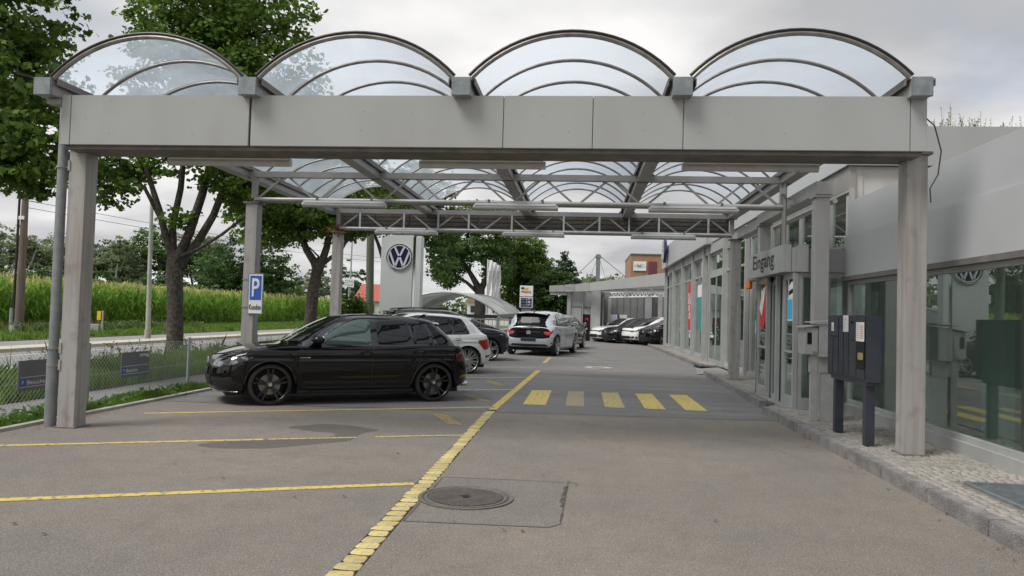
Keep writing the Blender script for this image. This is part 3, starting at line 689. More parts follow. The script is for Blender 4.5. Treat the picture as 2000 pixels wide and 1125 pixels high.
for v in range(4):
    x0, x1 = GX[v] + .105, GX[v + 1] - .105
    for k, y in enumerate(YR):
        b = MB(); b.tube(arc(x0, x1, y, 4.07, .475), .021 if k else .027, 6); b.build('arch_rib', M['rib'], cp, smooth=True)
        if k in (0,):
            b = MB(); b.tube(arc(x0, x1, y - .014, 4.07, .475, dz=.036), .016, 6); b.build('edge_seal', M['seal'], cp, smooth=True)
    for k in range(12):
        A = arc(x0, x1, YR[k] + .004, 4.07, .475, dz=.028); B = arc(x0, x1, YR[k + 1] - .004, 4.07, .475, dz=.028)
        b = MB(); b.add(A + B, [(i, i + 1, i + 24, i + 23) for i in range(22)]); b.build('roof_pane', M['vault'], cp, smooth='all')
# trusses 2 and 3
def truss(y, z0, z1, xa, xb, periods, verts=()):
    b = MB(); b.box(xa - .16, y - .05, z1 - .11, xb + .12, y + .05, z1); b.build('top_chord', M['steel'], cp, bevel=.004)
    b = MB(); b.box(xa, y - .04, z0 - .03, xb, y + .05, z0 + .05); b.build('bottom_chord', M['steel'], cp, bevel=.004)
    b = MB(); b.tube([(xa + .05, y - .09, z0 + .02), (xb - .02, y - .09, z0 + .02)], .036, 10); b.build('tube_rail', M['steel_light'], cp, smooth=True)
    P = (xb - xa) / periods
    for k in range(periods):
        a = xa + k * P; mid = a + P / 2
        for p, q in (((a + .07, z0 + .05), (mid - .06, z1 - .1)), ((mid + .06, z1 - .1), (a + P - .07, z0 + .05))):
            b = MB(); b.bar((p[0], y, p[1]), (q[0], y, q[1]), .035, .035); b.build('diagonal', M['steel'], cp)
    for x in verts:
        b = MB(); b.box(x - .022, y - .06, z0, x + .022, y - .02, z1 - .1); b.build('strut', M['steel_light'], cp)
    for x in (xa, xb):
        b = MB(); b.box(x - .045, y - .045, z0 + .05, x + .045, y + .045, z1 - .11); b.build('end_strut', M['steel'], cp)
truss(13.3, 3.44, 3.98, -6.05, 3.38, 8)
truss(18.1, 3.47, 3.98, -6.05, 3.45, 8, (-5.5, -4.4, -3.55, -2.8, -1.75, -.5, .35, 1.05, 1.75, 2.9))
b = MB(); b.box(-6.05, 18.3, 3.5, 3.42, 18.34, 3.92); b.build('louvre_backing', M['steel_dark'], cp)
for k in range(11):
    xa = -6.0 + k * .855
    for j in range(4):
        b = MB(); b.box(xa + .02, 18.26 - .0, 3.52 + j * .1, xa + .82, 18.297, 3.60 + j * .1); b.build('louvre_slat', M['panel_dark'], cp)
b = MB(); b.box(3.36, 13.2, 2.75, 3.42, 13.26, 3.42); b.tube([(3.39, 13.17, 2.7), (3.39, 13.17, 3.9)], .03, 8); b.build('conduit', M['steel'], cp)
for (x, y, z) in ((3.36, 13.2, 3.72), (3.5, 13.15, 3.52)):
    b = MB(); b.box(x - .05, y - .06, z - .05, x + .05, y, z + .05); b.build('junction_box', M['letterbox'], cp, bevel=.008)
b = MB(); b.tube([(3.36, 13.15, 3.67), (3.38, 13.12, 3.58), (3.44, 13.13, 3.6), (3.48, 13.12, 3.56)], .008, 6); b.build('cable', M['seal'], cp)
# downpipe
b = MB(); b.tube([(-6.30, 8.52, -.02), (-6.30, 8.52, .88)], .066, 16); b.tube([(-6.30, 8.52, .86), (-6.30, 8.52, 3.86)], .056, 16); b.build('downpipe', M['pipe'], cp, smooth=True)
for z in (.72, .92, 3.1):
    b = MB(); b.cyl((-6.30, 8.52, z), .07, .025, 16); b.box(-6.24, 8.5, z, -6.15, 8.53, z + .02); b.box(-6.17, 8.43, z - .04, -6.14, 8.5, z + .08); b.build('pipe_clamp', M['steel'], cp)
# cables on the canopy
b = MB(); b.tube([(3.55, 8.3, 3.72), (3.66, 8.3, 3.62), (3.73, 8.3, 3.35), (3.70, 8.3, 3.1), (3.62, 8.3, 2.95), (3.63, 8.3, 2.8)], .007, 6); tag(b.build('loose_cable', M['seal']), 'thin black cable hanging from the right end of the front fascia', 'cable')
b = MB(); b.tube([(-.5 + .28 * k / 14, 8.4, 3.89 + .05 * math.sin(math.pi * k / 14)) for k in range(15)], .004, 5); b.tube([(-.42 + .26 * k / 14, 8.42, 3.89 + .06 * math.sin(math.pi * k / 14)) for k in range(15)], .004, 5)
tag(b.build('wire_loop', M['seal']), 'small loops of thin wire above the middle of the front fascia', 'wire')
# dried leaves in the truss corner
V = []; F = []
for k in range(160):
    c = np.array([-6.05 + rnd.gauss(0, .12), 18.0 + rnd.gauss(0, .05), 3.42 + rnd.gauss(0, .08)]); a = rng.normal(size=3); a /= np.linalg.norm(a); d = np.cross(a, rng.normal(size=3)); d /= np.linalg.norm(d); s = .035
    V += [c - a * s, c + d * s * .6, c + a * s, c - d * s * .6]; F.append([4 * k, 4 * k + 1, 4 * k + 2, 4 * k + 3])
tag(np_mesh('dried_vine', V, F, M['rust_leaves']), 'clump of dried rust brown leaves at the rear left post head', 'plant')
# tube lights, three under each frame
words = {0: 'front fascia', 1: 'middle truss', 2: 'rear truss'}; pos = ('left', 'centre', 'right')
for i, (y, z) in enumerate(((8.72, 3.235), (13.12, 3.36), (17.92, 3.39))):
    for j, (xa, xb) in enumerate(((-5.07, -3.53), (-1.96, -.47), (1.09, 2.6))):
        t = thing('tube_light', f'long grey fluorescent tube light hung under the {words[i]}, {pos[j]} of its three', 'lamp', ((xa + xb) / 2, y, z), 0, 'fluorescent tube lights under the canopy')
        b = MB(); b.box(xa + .03, y - .05, z + .03, xb - .03, y + .05, z + .07); b.build('housing', M['white'], t, bevel=.004)
        b = MB(); b.tube([(xa, y, z), (xb, y, z)], .048, 10); b.build('diffuser', M['tube_glass'], t, smooth=True)
        b = MB(); b.box(xa + .25, y - .02, z + .07, xa + .29, y + .02, z + .14); b.box(xb - .29, y - .02, z + .07, xb - .25, y + .02, z + .14); b.build('hanger', M['steel_dark'], t)

# ------------------------------------------------------------------ showroom building
bd = thing('showroom_building', 'long grey car showroom with tall glazing and flat panelled fascia', 'building', (7, 12, 0))
def wall(name, m, *a, bev=0): 
    b = MB(); b.box(*a); return b.build(name, m, bd, bevel=bev)
# low front part: y -12 .. 12.4
def glazing(X, ys, z0, z1, transoms=(), fr=.05, dep=.08, names='window', gm='glass'):
    """street front on plane X: frames as one part each bay, pane a sub-part"""
    for a, c in zip(ys[:-1], ys[1:]):
        b = MB(); b.box(X - dep / 2, a, z0, X + dep / 2, a + fr, z1); b.box(X - dep / 2, c - fr, z0, X + dep / 2, c - .002, z1)
        b.box(X - dep / 2 + .003, a + fr, z0, X + dep / 2 - .003, c - fr, z0 + fr); b.box(X - dep / 2 + .003, a + fr, z1 - fr, X + dep / 2 - .003, c - fr, z1)
        for tz in transoms: b.box(X - dep / 2 + .003, a + fr, tz - .03, X + dep / 2 - .003, c - fr, tz + .03)
        w = b.build(names, M['frame'], bd)
        zz = [z0] + list(transoms) + [z1]
        for q0, q1 in zip(zz[:-1], zz[1:]):
            b = MB(); b.box(X - .004, a + fr - .01, q0 + .03, X + .004, c - fr + .01, q1 - .03); b.build('pane', M[gm], w)
glazing(4.2, [-11.8, -4, 2.0, 10.03], .26, 2.17, fr=.06)
glazing(4.2, [10.18, 12.35], .26, 2.17, fr=.06)
wall('mullion', M['frame'], 4.1, 10.032, .12, 4.3, 10.178, 2.17)
wall('sill', M['frame'], 4.12, -11.8, .1, 4.3, 10.03, .258, bev=.004); wall('sill', M['frame'], 4.12, 10.18, .1, 4.3, 12.35, .258, bev=.004)
wall('window_head', M['steel_dark'], 4.08, -11.8, 2.172, 4.35, 12.4, 2.235)
for a, c in ((-11.8, -6.5), (-6.5, 1.2), (1.2, 10.06), (10.066, 12.4)):
    wall('fascia_panel', M['fascia2'], 4.12, a + .003, 2.24, 4.17, c - .003, 2.88, bev=.004)
for a, c in ((-11.8, -6.5), (-6.5, 1.2), (1.2, 9.85), (9.86, 12.4)):
    wall('fascia_panel', M['fascia2'], 4.16, a + .003, 2.883, 4.21, c - .003, 3.43, bev=.004)
wall('fascia_backing', M['steel_dark'], 4.212, -11.8, 2.24, 4.3, 12.38, 3.42)
wall('roof', M['steel_dark'], 4.3, -12, 3.33, 12, 12.4, 3.4)
# interior
wall('interior_floor', M['int_floor'], 4.3, -12, .02, 12, 42, .12)
wall('interior_wall', M['interior'], 10, -12, .12, 10.2, 42, 4); wall('interior_wall', M['interior'], 4.3, -12, .12, 10, -11.8, 3.3)
wall('ceiling', M['interior'], 4.3, -11.8, 2.75, 10, 12.5, 2.8)
wall('interior_wall', M['interior'], 7.2, 12.5, .12, 10, 12.7, 2.7)
for a in (11.9, 9.4, 5.5): wall('interior_column', M['int_white'], 5.2, a, .12, 5.45, a + .25, 2.7)
for (x, y, w_, h, mm) in ((5.6, 7.3, .9, 1.35, 'int_white'), (6.4, 8.6, .5, 2.2, 'anthracite'), (5.9, 10.6, .6, 1.9, 'anthracite'), (4.9, 9.3, .5, 1.9, 'int_green'), (7.2, 5.6, 1.2, 1.1, 'int_white'), (5.0, 12.0, .3, 2.1, 'int_green')):
    wall('display_panel', M[mm], x, y, .12, x + .12, y + w_, .12 + h)
wall('display_column', M['anthracite'], 5.35, 6.5, .12, 5.55, 6.7, 1.6)
# tall part: y 12.4 .. 38.5
wall('end_wall', M['wall_white'], 4.42, 12.52, 3.4, 12, 12.7, 4.03); wall('corner_post', M['wall_white'], 4.23, 12.5, 2.75, 4.42, 12.68, 4.03)
wall('roof_band', M['fascia'], 4.15, 12.4, 4.03, 12, 12.45, 4.66, bev=.004); wall('roof_band', M['fascia2'], 4.15, 12.452, 4.03, 4.2, 25, 4.66, bev=.004)
wall('roof', M['steel_dark'], 4.2, 12.45, 4.32, 12, 38.4, 4.4); wall('soffit', M['steel_dark'], 4.205, 12.455, 4.035, 10, 38.4, 4.06)
glazing(4.24, [12.42, 13.4, 14.3, 15.2], 2.72, 3.66, fr=.05)
wall('lintel', M['steel'], 4.2, 12.46, 3.66, 4.3, 25, 4.03)
glazing(4.24, [15.2, 16.3, 17.4, 18.5, 19.5, 19.9, 21.3, 22.75], .2, 3.66, (2.98,), fr=.05)
glazing(4.24, [25.4, 26.3, 28.9, 31.9, 35.0, 37.4, 38.4], .2, 3.66, (3.03,), fr=.07)
glazing(4.24, [22.8, 25.4], 3.03, 3.66, fr=.07)
wall('sill', M['frame'], 4.16, 15.2, .1, 4.3, 22.75, .198); wall('sill', M['frame'], 4.16, 25.4, .1, 4.3, 38.4, .198)
for y in (26.3, 28.9, 31.9, 35.0, 38.3): wall('mullion', M['frame'], 4.06, y - .08, .12, 4.2, y + .08, 3.95)
for y in (17.4, 19.7, 22.77, 25.4): wall('mullion', M['frame'], 4.1, y - .06, .12, 4.2, y + .06, 3.95)
for a, c in ((25.5, 26.2), (26.4, 28.8), (29, 31.8), (32, 34.9), (35.1, 37.3), (23, 25.3)): wall('blind_box', M['fascia'], 4.12, a, 3.66, 4.2, c, 3.95)
# glazed door in the tall part
d = wall('glazed_door', M['frame'], 4.12, 22.86, .1, 4.16, 22.98, 3.0)
b = MB(); b.box(4.12, 25.1, .1, 4.16, 25.22, 3.0); b.box(4.12, 22.98, 2.85, 4.16, 25.1, 3.0); b.box(4.12, 22.98, .1, 4.16, 25.1, .25); b.box(4.121, 23.95, .25, 4.161, 24.02, 2.85); b.build('door_frame', M['frame'], d)
b = MB(); b.box(4.135, 22.98, .25, 4.142, 23.95, 2.85); b.box(4.135, 24.02, .25, 4.142, 25.1, 2.85); b.build('door_pane', M['glass'], d)
wall('doormat', M['tar'], 3.55, 23.2, .085, 4.1, 24.9, .1)
# upper fascia of the far part
wall('sign_band', M['fascia2'], 3.92, 25.0, 3.95, 4.0, 38.45, 4.95, bev=.01); wall('sign_band_soffit', M['steel'], 4.002, 25.0, 3.952, 4.24, 38.4, 4.0)
wall('sign_band_end', M['fascia2'], 4.002, 25.0, 4.002, 8, 25.05, 4.95)
wall('back_wall', M['interior'], 4.3, 38.2, .12, 10, 38.4, 4.0)
for y in (17, 20.5, 24.5, 28, 32.5): wall('interior_column', M['int_white'], 5.6, y, .12, 5.9, y + .3, 4)
# free-standing columns and their beam
for y in (12.15, 15.85):
    b = MB(); b.box(3.57, y - .1, .1, 3.78, y + .12, 3.45); b.build('column', M['bldg_col'], bd, bevel=.006)
    b = MB(); b.box(3.54, y - .13, 3.45, 3.81, y + .15, 3.485); b.build('column_cap', M['bldg_col'], bd)
wall('column_beam', M['bldg_col'], 3.55, 12.0, 3.487, 3.8, 15.95, 3.69, bev=.005); wall('column_beam', M['bldg_col'], 3.56, 15.952, 3.41, 3.79, 18.0, 3.6, bev=.005)
b = MB(); b.tube([(3.9, 12.2, 3.42), (3.9, 15.9, 3.42)], .04, 10); b.build('tube_rail', M['steel_light'], bd, smooth=True)
# entrance porch
po = thing('entrance_porch', 'glazed entrance porch with sliding doors under the sign', 'entrance', (3.7, 13.7, .1))
def pbox(n, m, *a, par=po, bev=0):
    b = MB(); b.box(*a); return b.build(n, M[m], par, bevel=bev)
PX = 3.36
for (a, c) in ((14.9, 15.0), (14.2, 14.28), (13.52, 13.6), (13.0, 13.07), (12.42, 12.5)): pbox('door_post', 'frame', PX, a, .1, PX + .07, c, 2.3, bev=.003)
pbox('threshold', 'steel', PX - .02, 12.42, .06, PX + .1, 15.0, .105)
for (a, c, gm) in ((14.28, 14.9, 'glass'), (12.5, 13.0, 'glass')):
    w = pbox('leaf_frame', 'frame', PX + .01, a, .105, PX + .06, c, .3); b = MB(); b.box(PX + .01, a, 2.2, PX + .06, c, 2.3); b.build('head_rail', M['frame'], w)
    b = MB(); b.box(PX + .03, a, .3, PX + .036, c, 2.2); b.build('pane', M[gm], w)
    b = MB(); b.box(PX + .012, a, 1.0, PX + .058, c, 1.04); b.build('mid_rail', M['frame'], w)
for a in (13.6, 13.07):
    w = pbox('sliding_door', 'frame', PX + .09, a, .11, PX + .13, a + .05, 2.25); c = a + (.6 if a > 13.3 else .42)
    b = MB(); b.box(PX + .09, c - .05, .11, PX + .13, c, 2.25); b.box(PX + .09, a + .05, .11, PX + .13, c - .05, .2); b.box(PX + .09, a + .05, 2.17, PX + .13, c - .05, 2.25); b.build('rail', M['frame'], w)
    b = MB(); b.box(PX + .106, a + .05, .2, PX + .112, c - .05, 2.17); b.build('pane', M['glass_clear'], w)
# side of the porch facing down the drive
pbox('side_frame', 'frame', PX + .075, 12.42, .1, PX + .13, 12.48, 2.3); pbox('side_frame', 'frame', PX + .131, 12.42, .1, 4.15, 12.48, .3); pbox('side_frame', 'frame', PX + .131, 12.42, 2.22, 4.15, 12.48, 2.3)
pbox('side_frame', 'frame', PX + .50, 12.42, .3, PX + .56, 12.48, 2.22)
pbox('side_pane', 'glass', PX + .13, 12.445, .3, PX + .5, 12.452, 2.22); pbox('side_pane', 'glass', PX + .56, 12.445, .3, 4.15, 12.452, 2.22)
pbox('side_frame', 'frame', PX, 14.95, .1, 4.15, 15.0, 2.3)
pbox('porch_roof', 'fascia', PX - .01, 12.4, 2.305, 4.15, 15.05, 2.68, bev=.004)
b = MB(); b.cyl((PX - .03, 13.9, 2.25), .05, .06, 14, 'x'); b.build('door_sensor', M['black'], po)
b = MB(); b.prism([(PX + .028, 14.85, 1.9), (PX + .028, 14.35, 2.1), (PX + .028, 14.35, 1.55), (PX + .028, 14.6, 1.35), (PX + .028, 14.82, 1.4)], (0, 0, 0), (-.002, 0, 0)); b.build('red_poster', M['red'], po)
b = MB(); b.prism([(PX + .026, 14.88, 1.75), (PX + .026, 14.62, 2.12), (PX + .026, 14.4, 2.15), (PX + .026, 14.7, 1.6)], (0, 0, 0), (-.002, 0, 0)); b.build('white_poster', M['white'], po)
pbox('blue_sticker', 'lightblue', PX + .022, 12.62, 1.55, PX + .028, 12.88, 1.87); pbox('sticker_border', 'white', PX + .0285, 12.59, 1.52, PX + .0295, 12.91, 1.90)
for k, s in enumerate(('Öffnungszeiten', 'Beratung', 'Service', 'Verkauf', 'Reparaturen', 'Ersatzteile', 'Probefahrt', 'Kasse')):
    b = MB(); text(b, s, (PX + .03, 12.92, 1.40 - k * .075), (0, -1, 0), (0, 0, 1), width=.055 * len(s) * .5, off=.004); b.build('lettering', M['black'], po); b = MB()
    text(b, s, (PX + .03, 14.8, 1.15 - k * .09), (0, -1, 0), (0, 0, 1), width=.06 * len(s) * .5, off=.004); b.build('lettering', M['black'], po)
t = thing('entrance_sign', 'long grey box sign reading Eingang over the entrance doors', 'sign', (3.3, 13.8, 2.5))
b = MB(); b.box(3.22, 12.55, 2.31, 3.345, 15.1, 2.76); b.build('sign_box', M['frame'], t, bevel=.004)
b = MB(); text(b, 'Eingang', (3.219, 14.72, 2.375), (0, -1, 0), (0, 0, 1), width=1.55, height=.34, bold=.006); b.build('lettering', M['black'], t)
b = MB(); b.box(3.40, 12.36, 2.305, 3.56, 12.398, 2.74); b.build('side_panel', M['frame'], t)
t = thing('warning_beacon', 'orange warning beacon beside the entrance sign', 'lamp', (3.25, 15.15, 2.2))
b = MB(); b.box(3.2, 15.12, 2.27, 3.36, 15.24, 2.30); b.build('bracket', M['letterbox'], t); b = MB(); b.lathe([(0, -.15), (.045, -.15), (.065, -.13), (.068, 0), (0, 0)], 20, 'z', (3.24, 15.18, 2.27)); b.build('lens', M['orange'], t, smooth=True)
# round brand disc as a blade sign at the far corner, and reflections painted as panels on the glazing
def logo(b_white, c, right, upv, r, off=0.0, th=.004):
    """ring with a V over a W, flat bars"""
    right = Vector(right).normalized(); upv = Vector(upv).normalized(); n = right.cross(upv); c = Vector(c) + n * off
    def P(x, y): return c + right * x * r + upv * y * r
    def strip(a, d, w):
        a = Vector(a); d = Vector(d); e = (d - a).normalized(); q = Vector((-e.y, e.x)) * w / 2
        b_white.prism([P(*(a + q)), P(*(d + q)), P(*(d - q)), P(*(a - q))], n * 0, n * th)
    ro, ri = .98, .89
    for k in range(40):
        t0, t1 = 2 * math.pi * k / 40, 2 * math.pi * (k + 1) / 40
        b_white.prism([P(ro * math.cos(t0), ro * math.sin(t0)), P(ro * math.cos(t1), ro * math.sin(t1)), P(ri * math.cos(t1), ri * math.sin(t1)), P(ri * math.cos(t0), ri * math.sin(t0))], n * 0, n * th)
    w = .16
    for s in (-1, 1):
        strip((s * .40, .82), (s * .05, .10), w); strip((s * .80, .42), (s * .34, -.80), w); strip((s * .34, -.80), (s * .04, -.02), w)
    return b_white
t = thing('brand_disc', 'round dark brand disc seen edge on at the far showroom corner', 'sign', (3.7, 36, 4.7))
b = MB(); b.lathe([(0, -.08), (.5, -.08), (.55, -.04), (.55, .06), (0, .06)], 40, 'x', (3.78, 36, 4.66)); b.build('disc', M['navy'], t, smooth=True)
b = MB(); logo(b, (3.70, 36, 4.66), (0, -1, 0), (0, 0, 1), .53); b.build('emblem', M['emblem'], t)
b = MB(); b.box(3.84, 35.9, 4.56, 3.92, 36.1, 4.76); b.build('bracket', M['steel'], t)
t = thing('sale_reflection', 'red oval sale banner painted on the far showroom glazing in place of its reflection', 'banner', (4.22, 30.3, .3))  # flat panel on the glass stands in for the banner's reflection
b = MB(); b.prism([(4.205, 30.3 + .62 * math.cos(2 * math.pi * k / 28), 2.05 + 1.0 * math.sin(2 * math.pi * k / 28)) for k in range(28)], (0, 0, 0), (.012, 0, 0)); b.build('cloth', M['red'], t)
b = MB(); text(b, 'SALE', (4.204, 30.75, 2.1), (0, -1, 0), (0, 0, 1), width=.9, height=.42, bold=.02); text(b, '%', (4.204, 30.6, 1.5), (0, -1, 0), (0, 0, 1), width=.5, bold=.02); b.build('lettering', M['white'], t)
t = thing('sign_reflection', 'teal and white reflection of a fuel sign, painted as panels on the glazing', 'poster', (4.22, 27.5, .3))  # mirrored fuel sign painted as two coloured panels on the glass
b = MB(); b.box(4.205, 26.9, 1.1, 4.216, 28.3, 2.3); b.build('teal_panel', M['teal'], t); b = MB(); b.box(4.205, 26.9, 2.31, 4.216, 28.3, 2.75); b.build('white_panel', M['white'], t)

# roof weeds
V = []; F = []
for k in range(46):
    x = rnd.choice((5.7, 5.9, 6.05, 6.15, 6.35, 6.4, 6.7, 7.0)) + rnd.gauss(0, .1); h = rnd.uniform(.12, .42) * (1.2 if x < 6 else .8); y = 12.7 + rnd.random() * .5; lean = rnd.uniform(-.1, .1)
    for j in range(16):
        t_ = j / 15; c = np.array([x + lean * t_, y, 4.55 + .12 + h * t_]); a = rnd.uniform(0, 6.28); l = .055 * (1 - t_ * .6); n_ = len(V)
        V += [c, c + [l * math.cos(a) * .5, l * math.sin(a) * .5 - .006, l * .5], c + [l * math.cos(a), l * math.sin(a), l * .7], c + [l * .5 * math.cos(a), l * .5 * math.sin(a) + .01, l * .3]]; F.append([n_, n_ + 1, n_ + 2, n_ + 3])
    n_ = len(V); V += [[x - .003, y, 4.4], [x + .003, y, 4.4], [x + lean + .002, y, 4.67 + h], [x + lean - .002, y, 4.67 + h]]; F.append([n_, n_ + 1, n_ + 2, n_ + 3])
o = np_mesh('roof_weeds', V, F, M['weed']); tag(o, 'sparse tall weeds growing on the flat showroom roof', 'weeds', kind='stuff')

# ------------------------------------------------------------------ key drop machine and letterbox
t = thing('key_drop_machine', 'anthracite key drop machine on two legs beside the front right canopy post', 'machine', (3.28, 9.5, .12))
X0 = 3.19
for y in (8.92, 9.94):
    b = MB(); b.box(X0 + .03, y, .12, X0 + .13, y + .1, .84); b.build('leg', M['anthracite'], t, bevel=.004)
pbox('cross_rail', 'anthracite', X0 + .02, 8.88, .80, X0 + .15, 10.1, .90, par=t)
b = MB(); b.box(X0 + .012, 8.86, .84, X0 + .18, 10.2, 1.60); body = b.build('cabinet', M['anthracite'], t, bevel=.004)
def door_(ya, yb, za, zb): return pbox('compartment_door', 'anthracite', X0, ya + .006, za, X0 + .0125, yb - .006, zb, par=t, bev=.002)
pbox('gap_panel', 'anth_dark', X0 + .008, 8.9, .87, X0 + .0118, 10.18, 1.585, par=t)
door_(9.98, 10.19, .87, 1.33); door_(9.78, 9.97, .87, 1.33); door_(9.78, 10.19, 1.34, 1.585); door_(9.6, 9.77, .87, 1.46); door_(9.42, 9.59, .87, 1.46); door_(9.16, 9.41, .87, 1.30); door_(9.42, 9.77, 1.47, 1.585); door_(8.9, 9.41, 1.31, 1.585)
door_(8.9, 9.15, .87, .98)
pbox('return_niche', 'anth_dark', X0 - .001, 8.91, .99, X0 + .004, 9.15, 1.30, par=t); pbox('key_lock_plate', 'brass', X0 - .03, 8.93, 1.09, X0 - .002, 9.03, 1.17, par=t, bev=.004)
for (y, z) in ((9.995, 1.1), (9.60, 1.13), (9.37, 1.08), (9.88, 1.41)): 
    b = MB(); b.cyl((X0 - .008, y, z), .009, .01, 10, 'x'); b.build('lock', M['chrome'], t)
for (ya, yb, za, zb) in ((9.42, 9.60, 1.40, 1.60), (8.91, 9.16, 1.30, 1.52), (9.95, 10.03, 1.40, 1.51)):
    n_ = pbox('notice', 'paper', X0 - .0045, ya, za, X0 - .0015, yb, zb, par=t)
    b = MB()
    for k in range(7): b.box(X0 - .0055, yb - .02, zb - .03 - k * (zb - za) / 9, X0 - .0048, yb - .03 - (yb - ya) * rnd.uniform(.2, .45), zb - .034 - k * (zb - za) / 9)
    b.build('print_lines', M['print'], n_)
pbox('print_block', 'paper2', X0 - .006, 8.93, 1.33, X0 - .0048, 9.02, 1.49, par=t)
pbox('card_slot', 'hole', X0 - .002, 9.25, 1.50, X0 + .0, 9.35, 1.53, par=t)
t = thing('letterbox', 'light grey metal letterbox with sloping lid on a short post in front of the column', 'letterbox', (3.3, 11, .12))
b = MB(); b.box(3.22, 10.98, .12, 3.31, 11.07, 1.05); b.build('leg', M['letterbox'], t, bevel=.004); 
b = MB(); b.box(3.36, 11.0, .12, 3.60, 11.03, .80); b.build('back_plate', M['letterbox'], t)
b = MB(); b.box(3.2, 10.99, .80, 3.56, 11.06, 1.02); b.build('apron', M['letterbox'], t, bevel=.003)
b = MB(); b.box(3.12, 10.95, 1.05, 3.30, 11.3, 1.43); b.build('box', M['letterbox'], t, bevel=.006)
b = MB(); b.box(3.305, 10.93, 1.02, 3.50, 11.32, 1.48); b.build('box', M['letterbox'], t, bevel=.006)
b = MB(); b.prism([(3.08, 10.92, 1.425), (3.31, 10.92, 1.46), (3.31, 10.92, 1.475), (3.08, 10.92, 1.44)], (0, 0, 0), (0, .42, 0)); b.build('lid', M['letterbox'], t)
b = MB(); b.prism([(3.22, 10.9, 1.50), (3.54, 10.9, 1.525), (3.54, 10.9, 1.54), (3.22, 10.9, 1.515)], (0, 0, 0), (0, .45, 0)); b.build('lid', M['letterbox'], t)
b = MB(); b.box(3.15, 10.944, 1.2, 3.21, 10.948, 1.36); b.build('slot', M['hole'], t); b = MB(); b.box(3.215, 10.938, 1.09, 3.29, 10.946, 1.35); b.build('flap', M['letterbox'], t, bevel=.002)

# ------------------------------------------------------------------ vegetation
LEAF5 = np.array([(0, 0), (.18, .10), (.50, .02), (.42, .28), (.55, .50), (.28, .58), (0, 1.0), (-.28, .58), (-.55, .50), (-.42, .28), (-.50, .02), (-.18, .10)]) - np.array([0, .45])
LEAFQ = np.array([(0, -.5), (.33, .02), (0, .5), (-.33, .02)])
LEAF6 = np.array([(0, -.5), (.3, -.2), (.42, .15), (0, .55), (-.38, .18), (-.32, -.2)])
def leaves(centres, size, shape, out=None, droop=.35, seed=0):
    """one polygon per leaf; normals scattered round an upward/outward direction"""
    g = np.random.default_rng(seed); n = len(centres); k = len(shape)
    nr = g.normal(size=(n, 3)) * .75; nr[:, 2] += .75
    if out is not None: nr += out * .5
    nr /= np.linalg.norm(nr, axis=1)[:, None]
    t = g.normal(size=(n, 3)); t -= (t * nr).sum(1)[:, None] * nr; t /= np.linalg.norm(t, axis=1)[:, None]; u = np.cross(nr, t)
    s = size * g.uniform(.6, 1.25, n)
    V = centres[:, None, :] + s[:, None, None] * (shape[None, :, 0, None] * t[:, None, :] + shape[None, :, 1, None] * u[:, None, :])
    r2 = (shape ** 2).sum(1); V -= (s[:, None] * r2[None, :] * droop)[:, :, None] * nr[:, None, :]
    F = np.arange(n * k).reshape(n, k)
    return V.reshape(-1, 3), F
def crown_points(blobs, n, seed, clump=.42, fill=.25, gap=0.0, per=26):
    """blobs: (x, y, z, rx, ry, rz). leaves gathered in clumps near the blobs' surfaces, some within"""
    g = np.random.default_rng(seed); w = np.array([b[3] * b[4] + b[4] * b[5] + b[3] * b[5] for b in blobs]); w /= w.sum()
    nc = max(8, n // per); bi = g.choice(len(blobs), nc, p=w); B = np.array(blobs)[bi]
    d = g.normal(size=(nc, 3)); d /= np.linalg.norm(d, axis=1)[:, None]; low = d[:, 2] < -.3; d[low, 2] *= .7
    r = np.where(g.random(nc) < fill, g.uniform(.2, .8, nc), g.uniform(.78, 1.12, nc))
    C = B[:, :3] + d * B[:, 3:] * r[:, None]
    ci = g.integers(0, nc, n); sz = clump * g.uniform(.5, 1.3, nc)
    off = g.normal(size=(n, 3)); off *= (g.random(n) ** .5 / np.linalg.norm(off, axis=1))[:, None]; off[:, 2] *= .45
    return C[ci] + off * sz[ci][:, None], d[ci], C
def tree(name, label, base, trunk, blobs, n, size, lm='leaf', bm='bark', shape=LEAF5, limbs=(), group=None, seed=1, clump=.42, cat='tree', fill=.25, twigs=10, per=26, sides=10):
    t = thing(name, label, cat, base, 0, group)
    b = MB(); pts, rs = zip(*[((p[0], p[1], p[2]), p[3]) for p in trunk]); b.tube(pts, list(rs), sides); o = b.build('trunk', M[bm], t, smooth='all')
    P, out, C = crown_points(blobs, n, seed, clump, fill, per=per)
    b = MB(); q = random.Random(seed)
    for lb in limbs:
        pts, rs = zip(*[((p[0], p[1], p[2]), p[3]) for p in lb]); b.tube(pts, list(rs), 8)
    top = Vector(trunk[-1][:3]); starts = [Vector(l[-1][:3]) for l in limbs] + [top]
    for k in range(twigs):
        c = Vector(C[q.randrange(len(C))]); s = min(starts, key=lambda p: (p - c).length); mid = s.lerp(c, .5) + Vector((q.uniform(-.2, .2), q.uniform(-.2, .2), q.uniform(-.1, .3)))
        r_ = .012 + .008 * (c - s).length; b.tube([s, mid, c], [r_ * 1.6, r_, r_ * .3], 5)
    if b.v: b.build('limb', M[bm], t, smooth='all')['kind'] = 'stuff'
    V, F = leaves(P, size, shape, out, seed=seed); np_mesh('crown', V, F, M[lm], t)
    return t
